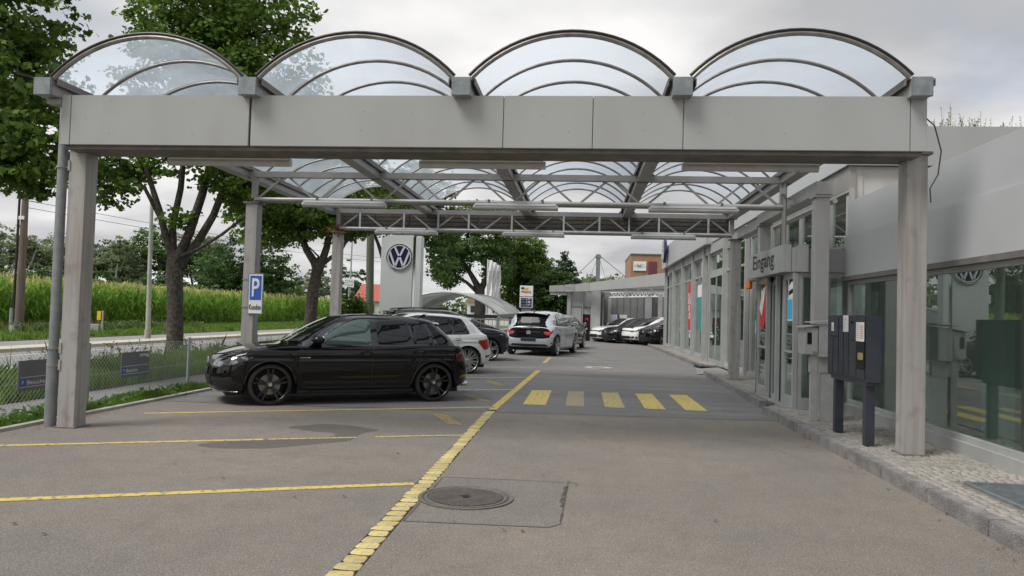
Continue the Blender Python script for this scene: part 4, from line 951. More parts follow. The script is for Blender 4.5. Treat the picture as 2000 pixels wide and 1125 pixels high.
# the row of maples on the strip beside the road
tree('maple_tree', 'tall maple forking low behind the fence, nearest full trunk on the left', (-10.72, 19.1, 0),
     [(-10.78, 19.1, -.1, .30), (-10.74, 19.1, .15, .24), (-10.72, 19.1, .6, .215), (-10.76, 19.1, 1.6, .20), (-10.82, 19.1, 2.45, .215), (-10.84, 19.1, 2.75, .18), (-10.84, 19.1, 2.95, .07)],
     [(-10.1, 19.3, 7.6, 2.1, 2.6, 1.9), (-8.9, 19.0, 7.3, 1.9, 2.0, 1.7), (-10.9, 19, 8.8, .95, 1.6, 1.5), (-9.2, 18.8, 9.3, 2.0, 2.0, 1.6), (-12.6, 19.0, 5.3, .9, 1.4, .6), (-12.3, 18.6, 4.75, .8, 1, .5), (-8.9, 19, 5.3, 1.6, 1.6, .8), (-8.3, 19, 4.5, 1.0, 1.2, .55), (-10.2, 19.4, 10.6, 1.5, 2.2, 1.2), (-7.9, 19.6, 5.9, 1.0, 1.4, .8), (-9.2, 19.3, 4.3, .5, .7, .35), (-9.7, 19.2, 4.75, .45, .6, .3), (-11.3, 19.2, 5.25, .6, .6, .35), (-10.7, 18.9, 3.75, .35, .5, .25), (-13.1, 18.8, 5.0, .7, .8, .4), (-12.6, 18.7, 4.2, .45, .6, .25), (-8.6, 18.9, 4.9, .9, .9, .4)],
     42000, .125, limbs=[
         [(-10.86, 19.1, 2.45, .13), (-10.92, 19.1, 2.85, 0.107), (-11.05, 19.0, 3.3, 0.098), (-11.2, 18.9, 4.0, 0.082), (-11.55, 18.9, 4.9, 0.066), (-11.9, 18.9, 5.9, 0.041)],
         [(-11.15, 18.95, 3.7, 0.066), (-11.6, 18.9, 4.5, 0.049), (-12.4, 18.9, 5.3, 0.025)],
         [(-10.84, 19.1, 2.45, .13), (-10.88, 19.1, 2.9, 0.107), (-10.95, 19.15, 3.6, 0.090), (-10.8, 19.2, 4.6, 0.082), (-10.7, 19.2, 6.4, 0.057), (-10.8, 19.2, 8.4, 0.033)],
         [(-10.80, 19.1, 2.4, .15), (-10.66, 19.1, 2.9, 0.131), (-10.45, 19.1, 3.4, 0.123), (-10.15, 19.1, 4.4, 0.111), (-9.85, 19.1, 5.6, 0.090), (-9.6, 19.1, 7.0, 0.057), (-9.4, 19.1, 8.6, 0.033)],
         [(-10.75, 19.15, 2.4, .14), (-10.6, 19.17, 2.75, 0.123), (-10.3, 19.2, 3.1, 0.115), (-9.85, 19.2, 3.9, 0.098), (-9.5, 19.2, 4.9, 0.090), (-9.1, 19.3, 6.2, 0.066), (-8.6, 19.3, 7.4, 0.033)],
         [(-10.7, 19.05, 2.75, 0.049), (-10.1, 18.9, 2.95, 0.045), (-9.4, 18.8, 3.35, 0.041), (-8.7, 18.7, 3.85, 0.033), (-8.2, 18.7, 4.4, 0.016)]], seed=3, twigs=26, clump=.42, shape=LEAF6)
tree('maple_tree', 'maple whose dark crown reaches in at the top left edge of the view', (-11.6, 12.4, 0),
     [(-11.6, 12.4, -.1, .28), (-11.6, 12.4, 1.5, .21), (-11.5, 12.4, 3.2, .2)],
     [(-10.75, 12.3, 6.6, 1.25, 1.6, 1.3), (-10.1, 12.4, 5.3, .8, 1.2, .8), (-9.45, 12.2, 4.3, .62, .8, .42), (-9.9, 12.2, 3.85, .75, .9, .42), (-10.6, 12.3, 3.9, .8, .9, .5), (-11.8, 12.4, 5.6, 1.7, 1.8, 1.8), (-10.9, 12.5, 7.8, 1.2, 1.5, 1.0), (-9.3, 12.2, 4.95, .5, .6, .4), (-9.55, 12.3, 3.45, .32, .4, .25)],
     21000, .115, limbs=[[(-11.5, 12.4, 3.2, .14), (-11.0, 12.3, 4.0, .1), (-10.2, 12.3, 4.8, .07), (-9.7, 12.3, 5.4, .03)], [(-11.5, 12.4, 3.2, .14), (-11.1, 12.4, 4.6, .1), (-10.8, 12.4, 6.6, .05)], [(-11.0, 12.3, 3.8, .07), (-10.3, 12.2, 3.95, .05), (-9.6, 12.2, 4.1, .02)]], seed=8, lm='leaf', clump=.32)
tree('maple_tree', 'maple with mossy dark trunk seen just left of the third canopy post', (-11.0, 30, 0),
     [(-11.15, 30, -.1, .32), (-11.1, 30, .5, .25), (-11.0, 30, 2.2, .23), (-10.82, 30, 3.3, .22), (-10.8, 30, 3.6, .08)],
     [(-10.9, 30, 6.2, 3.2, 2.8, 1.9), (-12.6, 30, 5.4, 2.0, 2, 1.2), (-9.4, 30, 5.2, 1.4, 1.8, .9), (-12.8, 30, 4.4, 1.2, 1.4, .6), (-11.4, 30, 7.9, 2.4, 2.4, 1.6), (-10.6, 30.2, 4.75, 1.6, 1.6, .6), (-13.4, 30, 6.4, 1.4, 1.6, 1.0)],
     34000, .15, limbs=[[(-10.85, 30, 2.95, .17), (-11.0, 30, 3.4, .17), (-11.35, 30, 3.9, .15), (-11.7, 30, 4.7, .12), (-12.2, 30, 6, .07)], [(-10.8, 30, 2.95, .16), (-10.68, 30, 3.4, .17), (-10.5, 30, 4.0, .15), (-10.3, 30, 5.2, .12), (-10, 30, 6.6, .06)], [(-10.8, 30, 3.2, .1), (-9.9, 30, 3.9, .08), (-9.4, 30, 4.8, .05)]], seed=11, clump=.5, shape=LEAF6)
tree('maple_tree', 'maple standing behind the silver brand pylon beside the olive mast', (-10.9, 42, 0),
     [(-10.9, 42, -.1, .3), (-10.9, 42, 1.6, .24), (-10.95, 42, 3.0, .22), (-11.2, 42, 4.2, .19)],
     [(-11.2, 42, 7.4, 3.0, 2.8, 1.6), (-12.9, 42, 6.3, 1.2, 2, .8), (-9.0, 42.5, 6.3, 1.9, 1.6, 1.6), (-8.0, 42.5, 4.5, .75, 1.2, 1.7), (-9.6, 42, 8.4, 2, 2, 1.4)],
     20000, .17, limbs=[[(-10.95, 42, 3.2, .15), (-10.3, 42, 4.3, .13), (-9.6, 42, 5.6, .08)], [(-11.2, 42, 4.0, .15), (-11.7, 42, 5.3, .1), (-12.2, 42, 6.4, .06)]], seed=15, clump=.5, shape=LEAF6, lm='leaf_mid')
tree('broad_tree', 'large round green tree above the curved tin shelter, its trunk showing through it', (-8.2, 60, 0),
     [(-8.2, 60, -.1, .5), (-8.2, 60, 2.2, .42), (-8.25, 60, 3.6, .4)],
     [(-8.6, 60, 7.2, 2.9, 3, 2.2), (-10.6, 60, 5.7, 1.5, 2, 1.5), (-10.8, 60, 4.2, .9, 1.3, .9), (-6.8, 60, 5.2, 1.2, 2, 1.6), (-8.0, 60, 9.0, 3, 3, 1.4)],
     26000, .19, limbs=[[(-8.2, 60, 3.3, .3), (-9.0, 60, 4.6, .2), (-9.9, 60, 6, .1)], [(-8.2, 60, 3.3, .3), (-7.6, 60, 4.6, .2), (-7.2, 60, 6, .1)], [(-8.2, 60, 3.0, .2), (-9.4, 60, 4.0, .12), (-10.6, 60, 4.6, .06)]], seed=21, clump=.6, shape=LEAF6, lm='leaf_mid')
tree('broad_tree', 'tall dense rounded tree between the white flags and the fuel price sign', (-5.4, 66, 0),
     [(-5.4, 66, -.1, .5), (-5.4, 66, 3.5, .4)],
     [(-5.4, 66, 5.4, 2.2, 2.6, 2.3), (-5.9, 66, 7.3, 2.3, 2.4, 1.6), (-4.2, 66, 5.2, 1.6, 2, 1.9), (-5.2, 66, 3.4, 2.4, 2, 1.4)],
     26000, .19, seed=22, clump=.6, shape=LEAF6, lm='leaf', limbs=[[(-5.4, 66, 3.4, .3), (-5.2, 66, 5.5, .15)]])
tree('shrub_tree', 'low dark tree mass behind the grey annex, under its left eave', (-2.6, 62, 0), [(-2.6, 62, -.1, .3), (-2.6, 62, 2, .22)],
     [(-2.6, 62, 3.2, 1.7, 2, 1.8), (-1.6, 62, 2.0, 1.8, 2, 1.6), (-3.6, 62, 2.0, 1.2, 2, 1.6), (-2.0, 62, 4.2, 1.0, 1.2, .8)], 8000, .26, seed=24, clump=.6, shape=LEAF6, lm='leaf_dark')
tree('pointed_tree', 'dark pointed tree standing alone above the grey annex roof', (-2.0, 80, 0), [(-2.0, 80, -.1, .3), (-2.0, 80, 4, .2), (-2.0, 80, 8, .06)],
     [(-2.0, 80, 7.9, .38, .5, .5), (-2.1, 80, 7.2, .75, .8, .5), (-1.9, 80, 6.5, 1.1, 1.1, .5), (-2.0, 80, 5.8, 1.4, 1.4, .5), (-1.9, 80, 5.1, 1.75, 1.6, .5), (-2.1, 80, 4.3, 1.8, 1.7, .7)], 5200, .30, seed=26, clump=.5, shape=LEAFQ, lm='leaf_fir')
# bushes by the pylon
def bush(name, label, c, r, n, size, lm, seed, group=None, kind=None):
    t = thing(name, label, 'shrub', (c[0], c[1], 0), 0, group); q = random.Random(seed); b = MB()
    for k in range(7):
        a = q.uniform(0, 6.28); b.tube([(c[0], c[1], 0), (c[0] + .4 * r[0] * math.cos(a), c[1] + .4 * r[1] * math.sin(a), c[2]), (c[0] + .8 * r[0] * math.cos(a), c[1] + .8 * r[1] * math.sin(a), c[2] + .6 * r[2])], [.03, .02, .008], 5)
    b.build('stem', M['bark_far'], t)
    P, out, C = crown_points([(c[0], c[1], c[2], *r), (c[0] + .3 * r[0], c[1], c[2] + .35 * r[2], .6 * r[0], .6 * r[1], .8 * r[2])], n, seed, .35, .4)
    V, F = leaves(P, size, LEAFQ, out, seed=seed); np_mesh('foliage', V, F, M[lm], t)
bush('bush', 'loose green bush growing left of the silver brand pylon', (-10.6, 33.5, 1.0), (.85, .7, 1.05), 5200, .13, 'leaf', 31)
bush('bush', 'low bush hiding the foot of the direction sign', (-12.6, 36.5, .55), (1.3, .6, .65), 3200, .12, 'weed', 32)
bush('bush', 'thin twiggy shrub at the foot of the brand pylon', (-8.6, 33.2, .8), (1.0, .4, .75), 1500, .12, 'leaf_mid', 33)
# far tree line beyond the maize
LB = [('rounded olive green tree at the far left end of the tree line', -91, 9.0, 13.3, 'leaf_hazy'), ('tree line tree right of the utility pole with pale birch stems before it', -82, 6.5, 12.0, 'leaf_hazy'),
      ('dark tree in the tree line just left of the front left canopy post', -76, 5.5, 11.6, 'leaf_fir'), ('low bushy tree line tree right of the front left canopy post', -70.5, 5.0, 10.4, 'leaf_hazy'),
      ('tall open crowned tree line tree left of the pale lamp post', -66.5, 5.5, 13.8, 'leaf_mid'), ('tall tree line tree behind the forked maple trunk', -61.0, 5.0, 13.0, 'leaf_hazy'),
      ('drooping light green tree right of the forked maple trunk', -56.0, 4.6, 9.2, 'leaf_mid'), ('low tree at the right end of the tree line by the round dark tree', -51.5, 4.0, 8.2, 'leaf_hazy')]
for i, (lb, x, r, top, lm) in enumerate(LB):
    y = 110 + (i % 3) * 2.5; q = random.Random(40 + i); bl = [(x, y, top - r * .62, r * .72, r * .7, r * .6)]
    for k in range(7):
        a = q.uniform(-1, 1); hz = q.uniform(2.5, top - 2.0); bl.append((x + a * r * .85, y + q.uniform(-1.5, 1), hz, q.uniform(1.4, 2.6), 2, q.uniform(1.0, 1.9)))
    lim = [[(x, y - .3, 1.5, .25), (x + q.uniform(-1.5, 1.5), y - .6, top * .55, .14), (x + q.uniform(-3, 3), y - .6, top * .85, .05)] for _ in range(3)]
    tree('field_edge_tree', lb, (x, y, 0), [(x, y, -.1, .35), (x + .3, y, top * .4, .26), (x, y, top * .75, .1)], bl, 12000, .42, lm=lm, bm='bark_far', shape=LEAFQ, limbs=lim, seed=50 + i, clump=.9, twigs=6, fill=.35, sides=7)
for i, (lb, x) in enumerate((('pale birch stem leaning right before the tree line, right of the utility pole', -83.5), ('upright pale birch stem before the tree line, left of the leaning one', -85.2), ('pale slim birch stem before the tree line left of the lamp post', -68.8))):
    tree('birch_tree', lb, (x, 105, 0), [(x, 105, 0, .17), (x + .3, 105, 4, .14), (x + (1.8 if i == 0 else .5), 105, 7.5, .10), (x + (2.6 if i == 0 else 1.1), 105, 10, .04)], [(x + 1, 105, 9.6, 1.3, 1.2, 1.5), (x + .4, 105, 8.0, .9, .9, .8)], 1300, .4, lm='leaf_hazy', bm='birch', shape=LEAFQ, seed=70 + i, clump=.6, twigs=5, sides=7)
P, out, C = crown_points([(x, 103 + 2 * math.sin(x), 2.6, 2.8, 2, 2.5 + .9 * math.sin(x * 1.7)) for x in np.arange(-98, -40, 2.4)], 36000, 80, .8, .3)
V, F = leaves(P, .45, LEAFQ, out, seed=80); o = np_mesh('undergrowth', V, F, M['leaf_mid']); tag(o, 'continuous low undergrowth along the foot of the tree line beyond the maize', 'undergrowth', kind='stuff')
tree('round_tree', 'big round dark green tree standing alone behind the customer parking sign', (-34.3, 75, 0), [(-34.3, 75, -.1, .5), (-34.3, 75, 3, .4)],
     [(-34.4, 75, 5.9, 3.9, 3.6, 3.0), (-36.6, 75, 4.4, 2.4, 2.4, 2.0), (-32.0, 75, 4.5, 2.7, 2.4, 2.2), (-34, 74, 3.4, 4.2, 2.4, 1.7)], 17000, .30, lm='leaf_dark', shape=LEAFQ, seed=90, clump=.65)
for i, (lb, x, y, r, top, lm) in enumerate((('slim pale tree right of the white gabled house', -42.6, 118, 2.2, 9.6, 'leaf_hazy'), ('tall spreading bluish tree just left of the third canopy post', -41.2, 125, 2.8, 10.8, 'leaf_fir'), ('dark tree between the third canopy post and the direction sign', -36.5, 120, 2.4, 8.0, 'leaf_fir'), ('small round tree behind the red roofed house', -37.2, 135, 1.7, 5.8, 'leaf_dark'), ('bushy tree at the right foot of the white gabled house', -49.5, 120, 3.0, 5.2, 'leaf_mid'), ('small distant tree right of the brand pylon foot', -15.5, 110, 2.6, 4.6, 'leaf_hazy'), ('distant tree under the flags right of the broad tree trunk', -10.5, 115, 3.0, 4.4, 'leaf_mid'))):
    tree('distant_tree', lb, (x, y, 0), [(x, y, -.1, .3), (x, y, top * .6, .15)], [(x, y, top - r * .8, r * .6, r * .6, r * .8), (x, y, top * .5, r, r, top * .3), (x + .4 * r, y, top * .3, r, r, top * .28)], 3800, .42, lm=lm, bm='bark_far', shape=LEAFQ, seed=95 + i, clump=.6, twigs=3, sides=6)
P, out, C = crown_points([(x, 150 + 4 * math.sin(x), 2.0, 4.5, 2, 2.2 + .9 * math.sin(x * 1.7)) for x in np.arange(-66, 60, 4.5)], 16000, 81, 1.0, .3)
V, F = leaves(P, .6, LEAFQ, out, seed=81); o = np_mesh('distant_wood', V, F, M['leaf_mid']); tag(o, 'low far-off wood on the horizon behind the houses', 'wood', kind='stuff')
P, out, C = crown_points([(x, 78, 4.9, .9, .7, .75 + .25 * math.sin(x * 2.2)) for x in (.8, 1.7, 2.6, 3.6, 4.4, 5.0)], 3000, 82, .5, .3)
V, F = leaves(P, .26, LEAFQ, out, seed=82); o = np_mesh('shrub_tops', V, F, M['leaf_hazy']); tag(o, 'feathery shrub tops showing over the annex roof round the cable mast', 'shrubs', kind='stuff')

# maize
def corn_field():
    g = np.random.default_rng(5); V = []; F = []; MI = []; 
    def plant(seed):
        q = np.random.default_rng(seed); v = []; f = []; mi = []
        def quad(a, b, c, d, m): n = len(v); v.extend([a, b, c, d]); f.append([n, n + 1, n + 2, n + 3]); mi.append(m)
        quad([-.014, 0, 0], [.014, 0, 0], [.008, 0, 2.0], [-.008, 0, 2.0], 0)
        for k in range(11):
            z = .25 + k * .165; a = q.uniform(0, 6.28); L_ = q.uniform(.55, .85) * (1 - .03 * k); w = .05; d = np.array([math.cos(a), math.sin(a), 0]); p = np.array([-math.sin(a), math.cos(a), 0])
            pts = [np.array([0, 0, z]), d * L_ * .35 + [0, 0, z + .28], d * L_ * .75 + [0, 0, z + .30], d * L_ * 1.0 + [0, 0, z + .08]]; ww = [w * .6, w, w * .7, .004]
            for j in range(3): quad(pts[j] - p * ww[j], pts[j] + p * ww[j], pts[j + 1] + p * ww[j + 1], pts[j + 1] - p * ww[j + 1], 0)
        for k in range(6):
            a = q.uniform(0, 6.28); d = np.array([math.cos(a), math.sin(a), 0]) * (.02 if k == 0 else .11); w = .013
            p = np.array([-math.sin(a), math.cos(a), 0]) * w; b0 = np.array([0, 0, 1.95 + .02 * k]); quad(b0 - p, b0 + p, b0 + d + [0, 0, .30] + p * .6, b0 + d + [0, 0, .30] - p * .6, 1)
        return np.array(v), np.array(f), np.array(mi)
    protos = [plant(s) for s in range(9)]
    base = 0
    def put(x, y, s, a, pr):
        nonlocal base
        v, f, mi = protos[pr]; c, s_ = math.cos(a), math.sin(a); w = v.copy(); w[:, 0], w[:, 1] = v[:, 0] * c - v[:, 1] * s_, v[:, 0] * s_ + v[:, 1] * c
        w *= s; w += [x, y, 0]; V.append(w); F.append(f + base); MI.append(mi); base += len(w)
    for row in range(12):
        x = -28.9 - row * .75; y = 24.0; step = .20 if row < 3 else .30
        while y < 100:
            if (y > -1.15 * (x) - 5 or True): put(x + g.normal(0, .06), y, g.uniform(1.05, 1.27), g.uniform(0, 6.28), int(g.integers(0, 9)))
            y += step * g.uniform(.7, 1.3) * (1 if y < 60 else 1.6)
    for _ in range(4500):
        put(-38 - 20 * g.random() ** .8, g.uniform(34, 104), g.uniform(1.08, 1.27), g.uniform(0, 6.28), int(g.integers(0, 9)))
    o = np_mesh('maize_field', np.concatenate(V), np.concatenate(F), [M['corn'], M['tassel']], mi=np.concatenate(MI))
    tag(o, 'tall green maize field with pale yellow tassels beyond the road', 'maize', kind='stuff')
corn_field()

# grass
def grass(name, label, areas, m, hmin, hmax, dens, seed, w=.006, lean=.35):
    g = np.random.default_rng(seed); C = []; H = []
    for (x0, x1, y0, y1, hs) in areas:
        n = int(dens * (x1 - x0) * (y1 - y0)); C.append(np.stack([g.uniform(x0, x1, n), g.uniform(y0, y1, n), np.zeros(n)], 1)); H.append(g.uniform(hmin, hmax, n) * hs * (0.6 + .5 * np.sin(C[-1][:, 1] * 1.9 + np.sin(C[-1][:, 0] * 3)) ** 2))
    C = np.concatenate(C); H = np.concatenate(H); n = len(C); a = g.uniform(0, 6.28, n); la = g.uniform(0, 6.28, n); le = g.uniform(0, lean, n) * H
    p = np.stack([np.cos(a), np.sin(a), 0 * a], 1) * w * (1 + H[:, None] * 3); L1 = np.stack([np.cos(la) * le * .3, np.sin(la) * le * .3, H * .6], 1); L2 = np.stack([np.cos(la) * le, np.sin(la) * le, H], 1)
    V = np.stack([C - p, C + p, C + L1 + p * .7, C + L2, C + L1 - p * .7], 1).reshape(-1, 3); F = np.arange(n * 5).reshape(n, 5)
    o = np_mesh(name, V, F, M[m]); tag(o, label, 'grass', kind='stuff'); return o
grass('verge_grass', 'ragged green grass and weeds along the foot of the chain link fence', [(-7.12, -6.62, 4.5, 14, 1.0), (-7.0, -6.75, 8.5, 13, 1.5), (-7.12, -6.62, 14, 26, 1)], 'grass', .03, .10, 3200, 1)
grass('strip_grass', 'tall green grass on the strip between footpath and road', [(-10.4, -8.3, 8, 24, 1.0), (-10.4, -8.9, 8, 24, 1.2)], 'grass', .12, .36, 700, 2, w=.008)
grass('strip_grass', 'green grass continuing on the strip towards the brand pylon', [(-10.4, -8.3, 24, 60, 1.0)], 'grass', .12, .4, 160, 3, w=.015)
grass('dry_stalks', 'dry pale grass stalks among the strip grass', [(-10.4, -9.4, 9, 26, 1.0)], 'grass_dry', .3, .75, 45, 4, w=.003)
grass('far_verge_grass', 'mown and wild grass between the cycle lane and the maize', [(-28.6, -20.9, 22, 75, 1.0)], 'grass', .10, .28, 90, 5, w=.02)
grass('far_verge_grass', 'dry yellowish grass patches by the utility pole and marker post', [(-28.6, -24.5, 26, 48, 1.0)], 'grass_dry', .25, .6, 35, 6, w=.012)
def weeds(name, label, pts, m, size, n, h, seed, flower=None):
    g = np.random.default_rng(seed); P = []; FL = []
    for (x, y, s) in pts:
        k = int(n * s); c = np.stack([g.normal(x, .13 * s, k), g.normal(y, .16 * s, k), np.abs(g.uniform(.02, h * s, k))], 1); P.append(c)
        if flower: FL.append(np.stack([g.normal(x, .16, 22), g.normal(y, .2, 22), g.uniform(h * s * .8, h * s * 1.15, 22)], 1)[:9])
    P = np.concatenate(P); V, F = leaves(P, size, LEAFQ * np.array([.8, 1.3]), None, seed=seed); tag(np_mesh(name, V, F, M[m]), label, 'weeds', kind='stuff')
    if flower:
        V, F = leaves(np.concatenate(FL), .035, LEAFQ, None, droop=0, seed=seed); tag(np_mesh('wildflowers', V, F, M[flower]), label.replace('broad leaved weeds', 'small blossoms'), 'flowers', kind='stuff')
q = random.Random(3)
weeds('weeds', 'broad leaved weeds and dandelions along the foot of the fence', [(-6.85 + q.uniform(-.12, .12), 7.5 + k * .24 + q.uniform(-.1, .1), q.uniform(.4, 1.0)) for k in range(22)], 'weed', .085, 26, .17, 4)
weeds('weeds', 'broad leaved weeds with white flowers on the strip behind the fence', [(-9.9 + q.uniform(-.5, .5), 9.5 + k * .5, q.uniform(.6, 1.2)) for k in range(24)], 'weed', .09, 55, .55, 5, 'flower')
weeds('weeds', 'broad leaved weeds with yellow blossoms by the marker post', [(-23.6 + q.uniform(-1.5, 1.5), 30 + k * .8, 1.2) for k in range(16)], 'weed', .16, 50, .45, 6, 'flower')

# ------------------------------------------------------------------ chain link fence
fn = thing('chain_link_fence', 'low galvanised chain link fence with round posts along the left verge', 'fence', (-6.95, 12, 0))
FX = -6.97; Y0, Y1, FH = 4.3, 26.0, .86
b = MB(); p = .075; nd = int((Y1 - Y0 + FH) / p)
def strand(a, c, r=.0017):
    a = Vector(a); c = Vector(c); d = (c - a).normalized(); x = Vector((1, 0, 0)) * r; y = d.cross(x).normalized() * r
    b.add([a + x, a - x * .5 + y, a - x * .5 - y, c + x, c - x * .5 + y, c - x * .5 - y], [(0, 1, 4, 3), (1, 2, 5, 4), (2, 0, 3, 5)])
for k in range(nd):
    s = Y0 - FH + k * p
    for sg in (1, -1):
        ya, yb = (s, s + FH - .06) if sg == 1 else (s + FH - .06, s); za, zb = .06, FH
        lo, hi = Y0, Y1
        def clip(y, z, yo, zo):
            if y < lo: t_ = (lo - y) / (yo - y); return lo, z + (zo - z) * t_
            if y > hi: t_ = (y - hi) / (y - yo); return hi, z + (zo - z) * t_
            return y, z
        if max(ya, yb) <= lo or min(ya, yb) >= hi: continue
        A = clip(ya, za, yb, zb); B = clip(yb, zb, ya, za); strand((FX + .002 * sg, *A), (FX + .002 * sg, *B))
o = b.build('mesh_wire', M['wire'], fn); o['kind'] = 'stuff'
for z in (.07, .45, FH):
    b = MB(); b.tube([(FX, Y0, z), (FX, Y1, z)], .0028, 5); b.build('tension_wire', M['wire'], fn)
for y in (4.6, 7.3, 10.15, 12.9, 15.7, 18.5, 21.3, 24.1, 26.0):
    b = MB(); b.tube([(FX, y, -.05), (FX, y, .9)], .026, 12); b.cyl((FX, y, .9), .028, .015, 12); b.build('fence_post', M['fpost'], fn, smooth=True)
def besucher(ya, yb, lab, za=.36, zb=.74):
    t = thing('visitor_sign', lab, 'sign', (-6.92, (ya + yb) / 2, .5)); X = -6.93
    b = MB(); b.box(X - .012, ya, za, X + .012, yb, zb); b.build('board', M['board'], t, bevel=.003)
    w = yb - ya; h = zb - za; b = MB(); xx = X + .0125
    for z in (za + h * .44, za + h * .12): b.box(xx, ya + .03, z, xx + .001, yb - .02, z + .005)
    text(b, 'amag', (xx, yb - .02 - w * .34, zb - h * .25), (0, 1, 0), (0, 0, 1), width=w * .34, height=h * .15, off=.001, bold=.002)
    text(b, 'Besucher', (xx, ya + w * .17, za + h * .2), (0, 1, 0), (0, 0, 1), width=w * .42, height=h * .135, off=.001)
    b.build('lettering', M['white'], t)
    b = MB(); b.box(xx, ya + .03, za + h * .17, xx + .001, ya + .03 + w * .1, za + h * .37); b.build('blue_square', M['blue'], t)
    b = MB(); text(b, 'P', (xx + .001, ya + .03 + w * .03, za + h * .21), (0, 1, 0), (0, 0, 1), height=h * .12, off=.001); b.build('letter_p', M['white'], t)
besucher(8.76, 9.62, 'slate visitor sign on the fence, partly hidden by the front downpipe')
besucher(10.86, 11.58, 'slate visitor sign on the fence, the smaller looking one between two fence posts')
# parking sign on post 2
t = thing('parking_sign', 'blue and white customer parking sign strapped to the second left canopy post', 'sign', (-5.9, 13.1, 1.8))
yy = 13.16
b = MB(); b.box(-6.03, yy, 1.37, -5.765, yy + .02, 2.09); b.build('plate', M['white'], t, bevel=.008)
b = MB(); b.box(-6.042, yy + .004, 1.358, -5.753, yy + .016, 2.102); b.build('rim', M['zinc'], t, bevel=.006)
b = MB(); b.box(-6.005, yy - .003, 1.62, -5.79, yy - .0005, 2.06); b.build('blue_field', M['blue'], t)
b = MB(); text(b, 'P', (-5.965, yy - .004, 1.68), (1, 0, 0), (0, 0, 1), width=.13, height=.32, bold=.008); b.build('letter_p', M['white'], t)
b = MB(); text(b, 'Kunden', (-6.01, yy - .001, 1.44), (1, 0, 0), (0, 0, 1), width=.22, height=.10, bold=.002); b.build('lettering', M['black'], t)
b = MB()
for z in (1.48, 1.98): b.box(-6.17, yy + .02, z, -5.93, yy + .035, z + .02)
b.build('strap', M['steel'], t)
# brand pylon
t = thing('brand_pylon', 'tall silver brand pylon with a round navy and chrome emblem', 'sign', (-8.8, 36, 0))
b = MB(); b.box(-9.8, 35.8, -.02, -8.22, 36.3, 5.16); b.build('slab', M['pylon'], t, bevel=.02, seg=3)
b = MB(); b.box(-8.205, 35.84, -.02, -8.10, 36.25, 5.12); b.build('slab_edge', M['chrome'], t, bevel=.01); b = MB(); b.box(-8.09, 35.8, -.02, -7.80, 36.3, 5.14); b.build('side_slab', M['pylon'], t, bevel=.03, seg=3)
c = (-8.88, 35.79, 4.10)
b = MB(); b.lathe([(0, -.03), (.60, -.03), (.63, -.02), (.64, 0), (0, 0)], 48, 'y', c); b.build('emblem_disc', M['navy'], t, smooth=True)
b = MB(); b.lathe([(.60, -.032), (.61, -.06), (.64, -.06), (.655, -.03), (.65, 0)], 48, 'y', c); b.build('emblem_ring', M['chrome'], t, smooth=True)
b = MB(); logo(b, c, (1, 0, 0), (0, 0, 1), .60, off=.031, th=.03); b.build('emblem', M['emblem'], t, bevel=.004)
# olive mast, direction sign, slim mast
t = thing('olive_mast', 'thick olive green mast left of the brand pylon', 'mast', (-10.42, 36, 0)); b = MB(); b.tube([(-10.30, 36, 0), (-10.42, 36, 5.3)], [.2, .18], 10); b.build('shaft', M['green_mast'], t, smooth=True)
b = MB(); b.cyl((-10.42, 36, 5.28), .21, .06, 12); b.build('cap', M['green_mast'], t)
t = thing('direction_sign', 'white two line direction sign on a slim pole beyond the third canopy post', 'sign', (-14.25, 45, 0))
b = MB(); b.tube([(-14.2, 45, 0), (-14.25, 45, 3.35)], .05, 10); b.build('pole', M['lamp_pole'], t)
for k, (z, s) in enumerate(((3.13, 'Greifensee'), (2.88, 'Volketswil'))):
    b = MB(); b.box(-14.52, 44.9, z, -13.92, 44.93, z + .22); q_ = b.build('plate', M['white'], t, bevel=.005)
    b = MB(); text(b, s, (-14.38, 44.898, z + .07), (1, 0, 0), (0, 0, 1), width=.40, height=.09)
    b.prism([(-14.50, 44.896, z + .11), (-14.45, 44.896, z + .15), (-14.45, 44.896, z + .07)], (0, 0, 0), (0, -.001, 0)); b.box(-14.45, 44.895, z + .1, -14.41, 44.896, z + .12); b.build('lettering', M['black'], q_)
t = thing('slim_mast', 'slim grey street mast behind the direction sign', 'mast', (-15, 48, 0)); b = MB(); b.tube([(-15.15, 48, 0), (-15.1, 48, 6.6)], [.07, .045], 8); b.build('shaft', M['lamp_pole'], t)
b = MB(); b.box(-15.2, 47.95, 6.6, -15.0, 48.05, 6.66); b.build('head', M['steel'], t)
t = thing('street_lamp', 'tall pale green street lamp beside the cycle lane', 'lamp', (-18.28, 30.4, 0))
b = MB(); b.tube([(-18.28, 30.4, -.02), (-18.28, 30.4, .42)], .125, 12); b.build('base_sleeve', M['concrete'], t, smooth=True)
b = MB(); b.tube([(-18.28, 30.4, .42), (-18.42, 30.4, 9.4)], [.10, .055], 12); b.build('pole', M['lamp_pole'], t, smooth=True)
b = MB(); b.tube([(-18.42, 30.4, 9.4), (-18.2, 30.4, 9.7), (-17.3, 30.4, 9.85)], .04, 8); b.box(-17.5, 30.25, 9.8, -16.7, 30.55, 9.92); b.build('lamp_head', M['steel'], t)
t = thing('utility_pole', 'weathered wooden utility pole with cable conduit at the far left', 'pole', (-36.4, 46, 0)); k_ = 30 / 46
ux, uy = -36.5 * .66, 46 * .66
b = MB(); b.tube([(ux, uy, -.1), (ux, uy, 6.4)], [.19, .13], 10); b.build('shaft', M['wood_pole'], t, smooth=True)
b = MB(); b.tube([(ux - .19, uy - .12, 1.1), (ux - .17, uy - .12, 6.3)], .05, 8); b.build('cable_bundle', M['seal'], t)
b = MB(); b.tube([(ux - .24, uy - .16, 0), (ux - .24, uy - .16, 1.15)], .075, 8); b.build('conduit', M['fpost'], t)
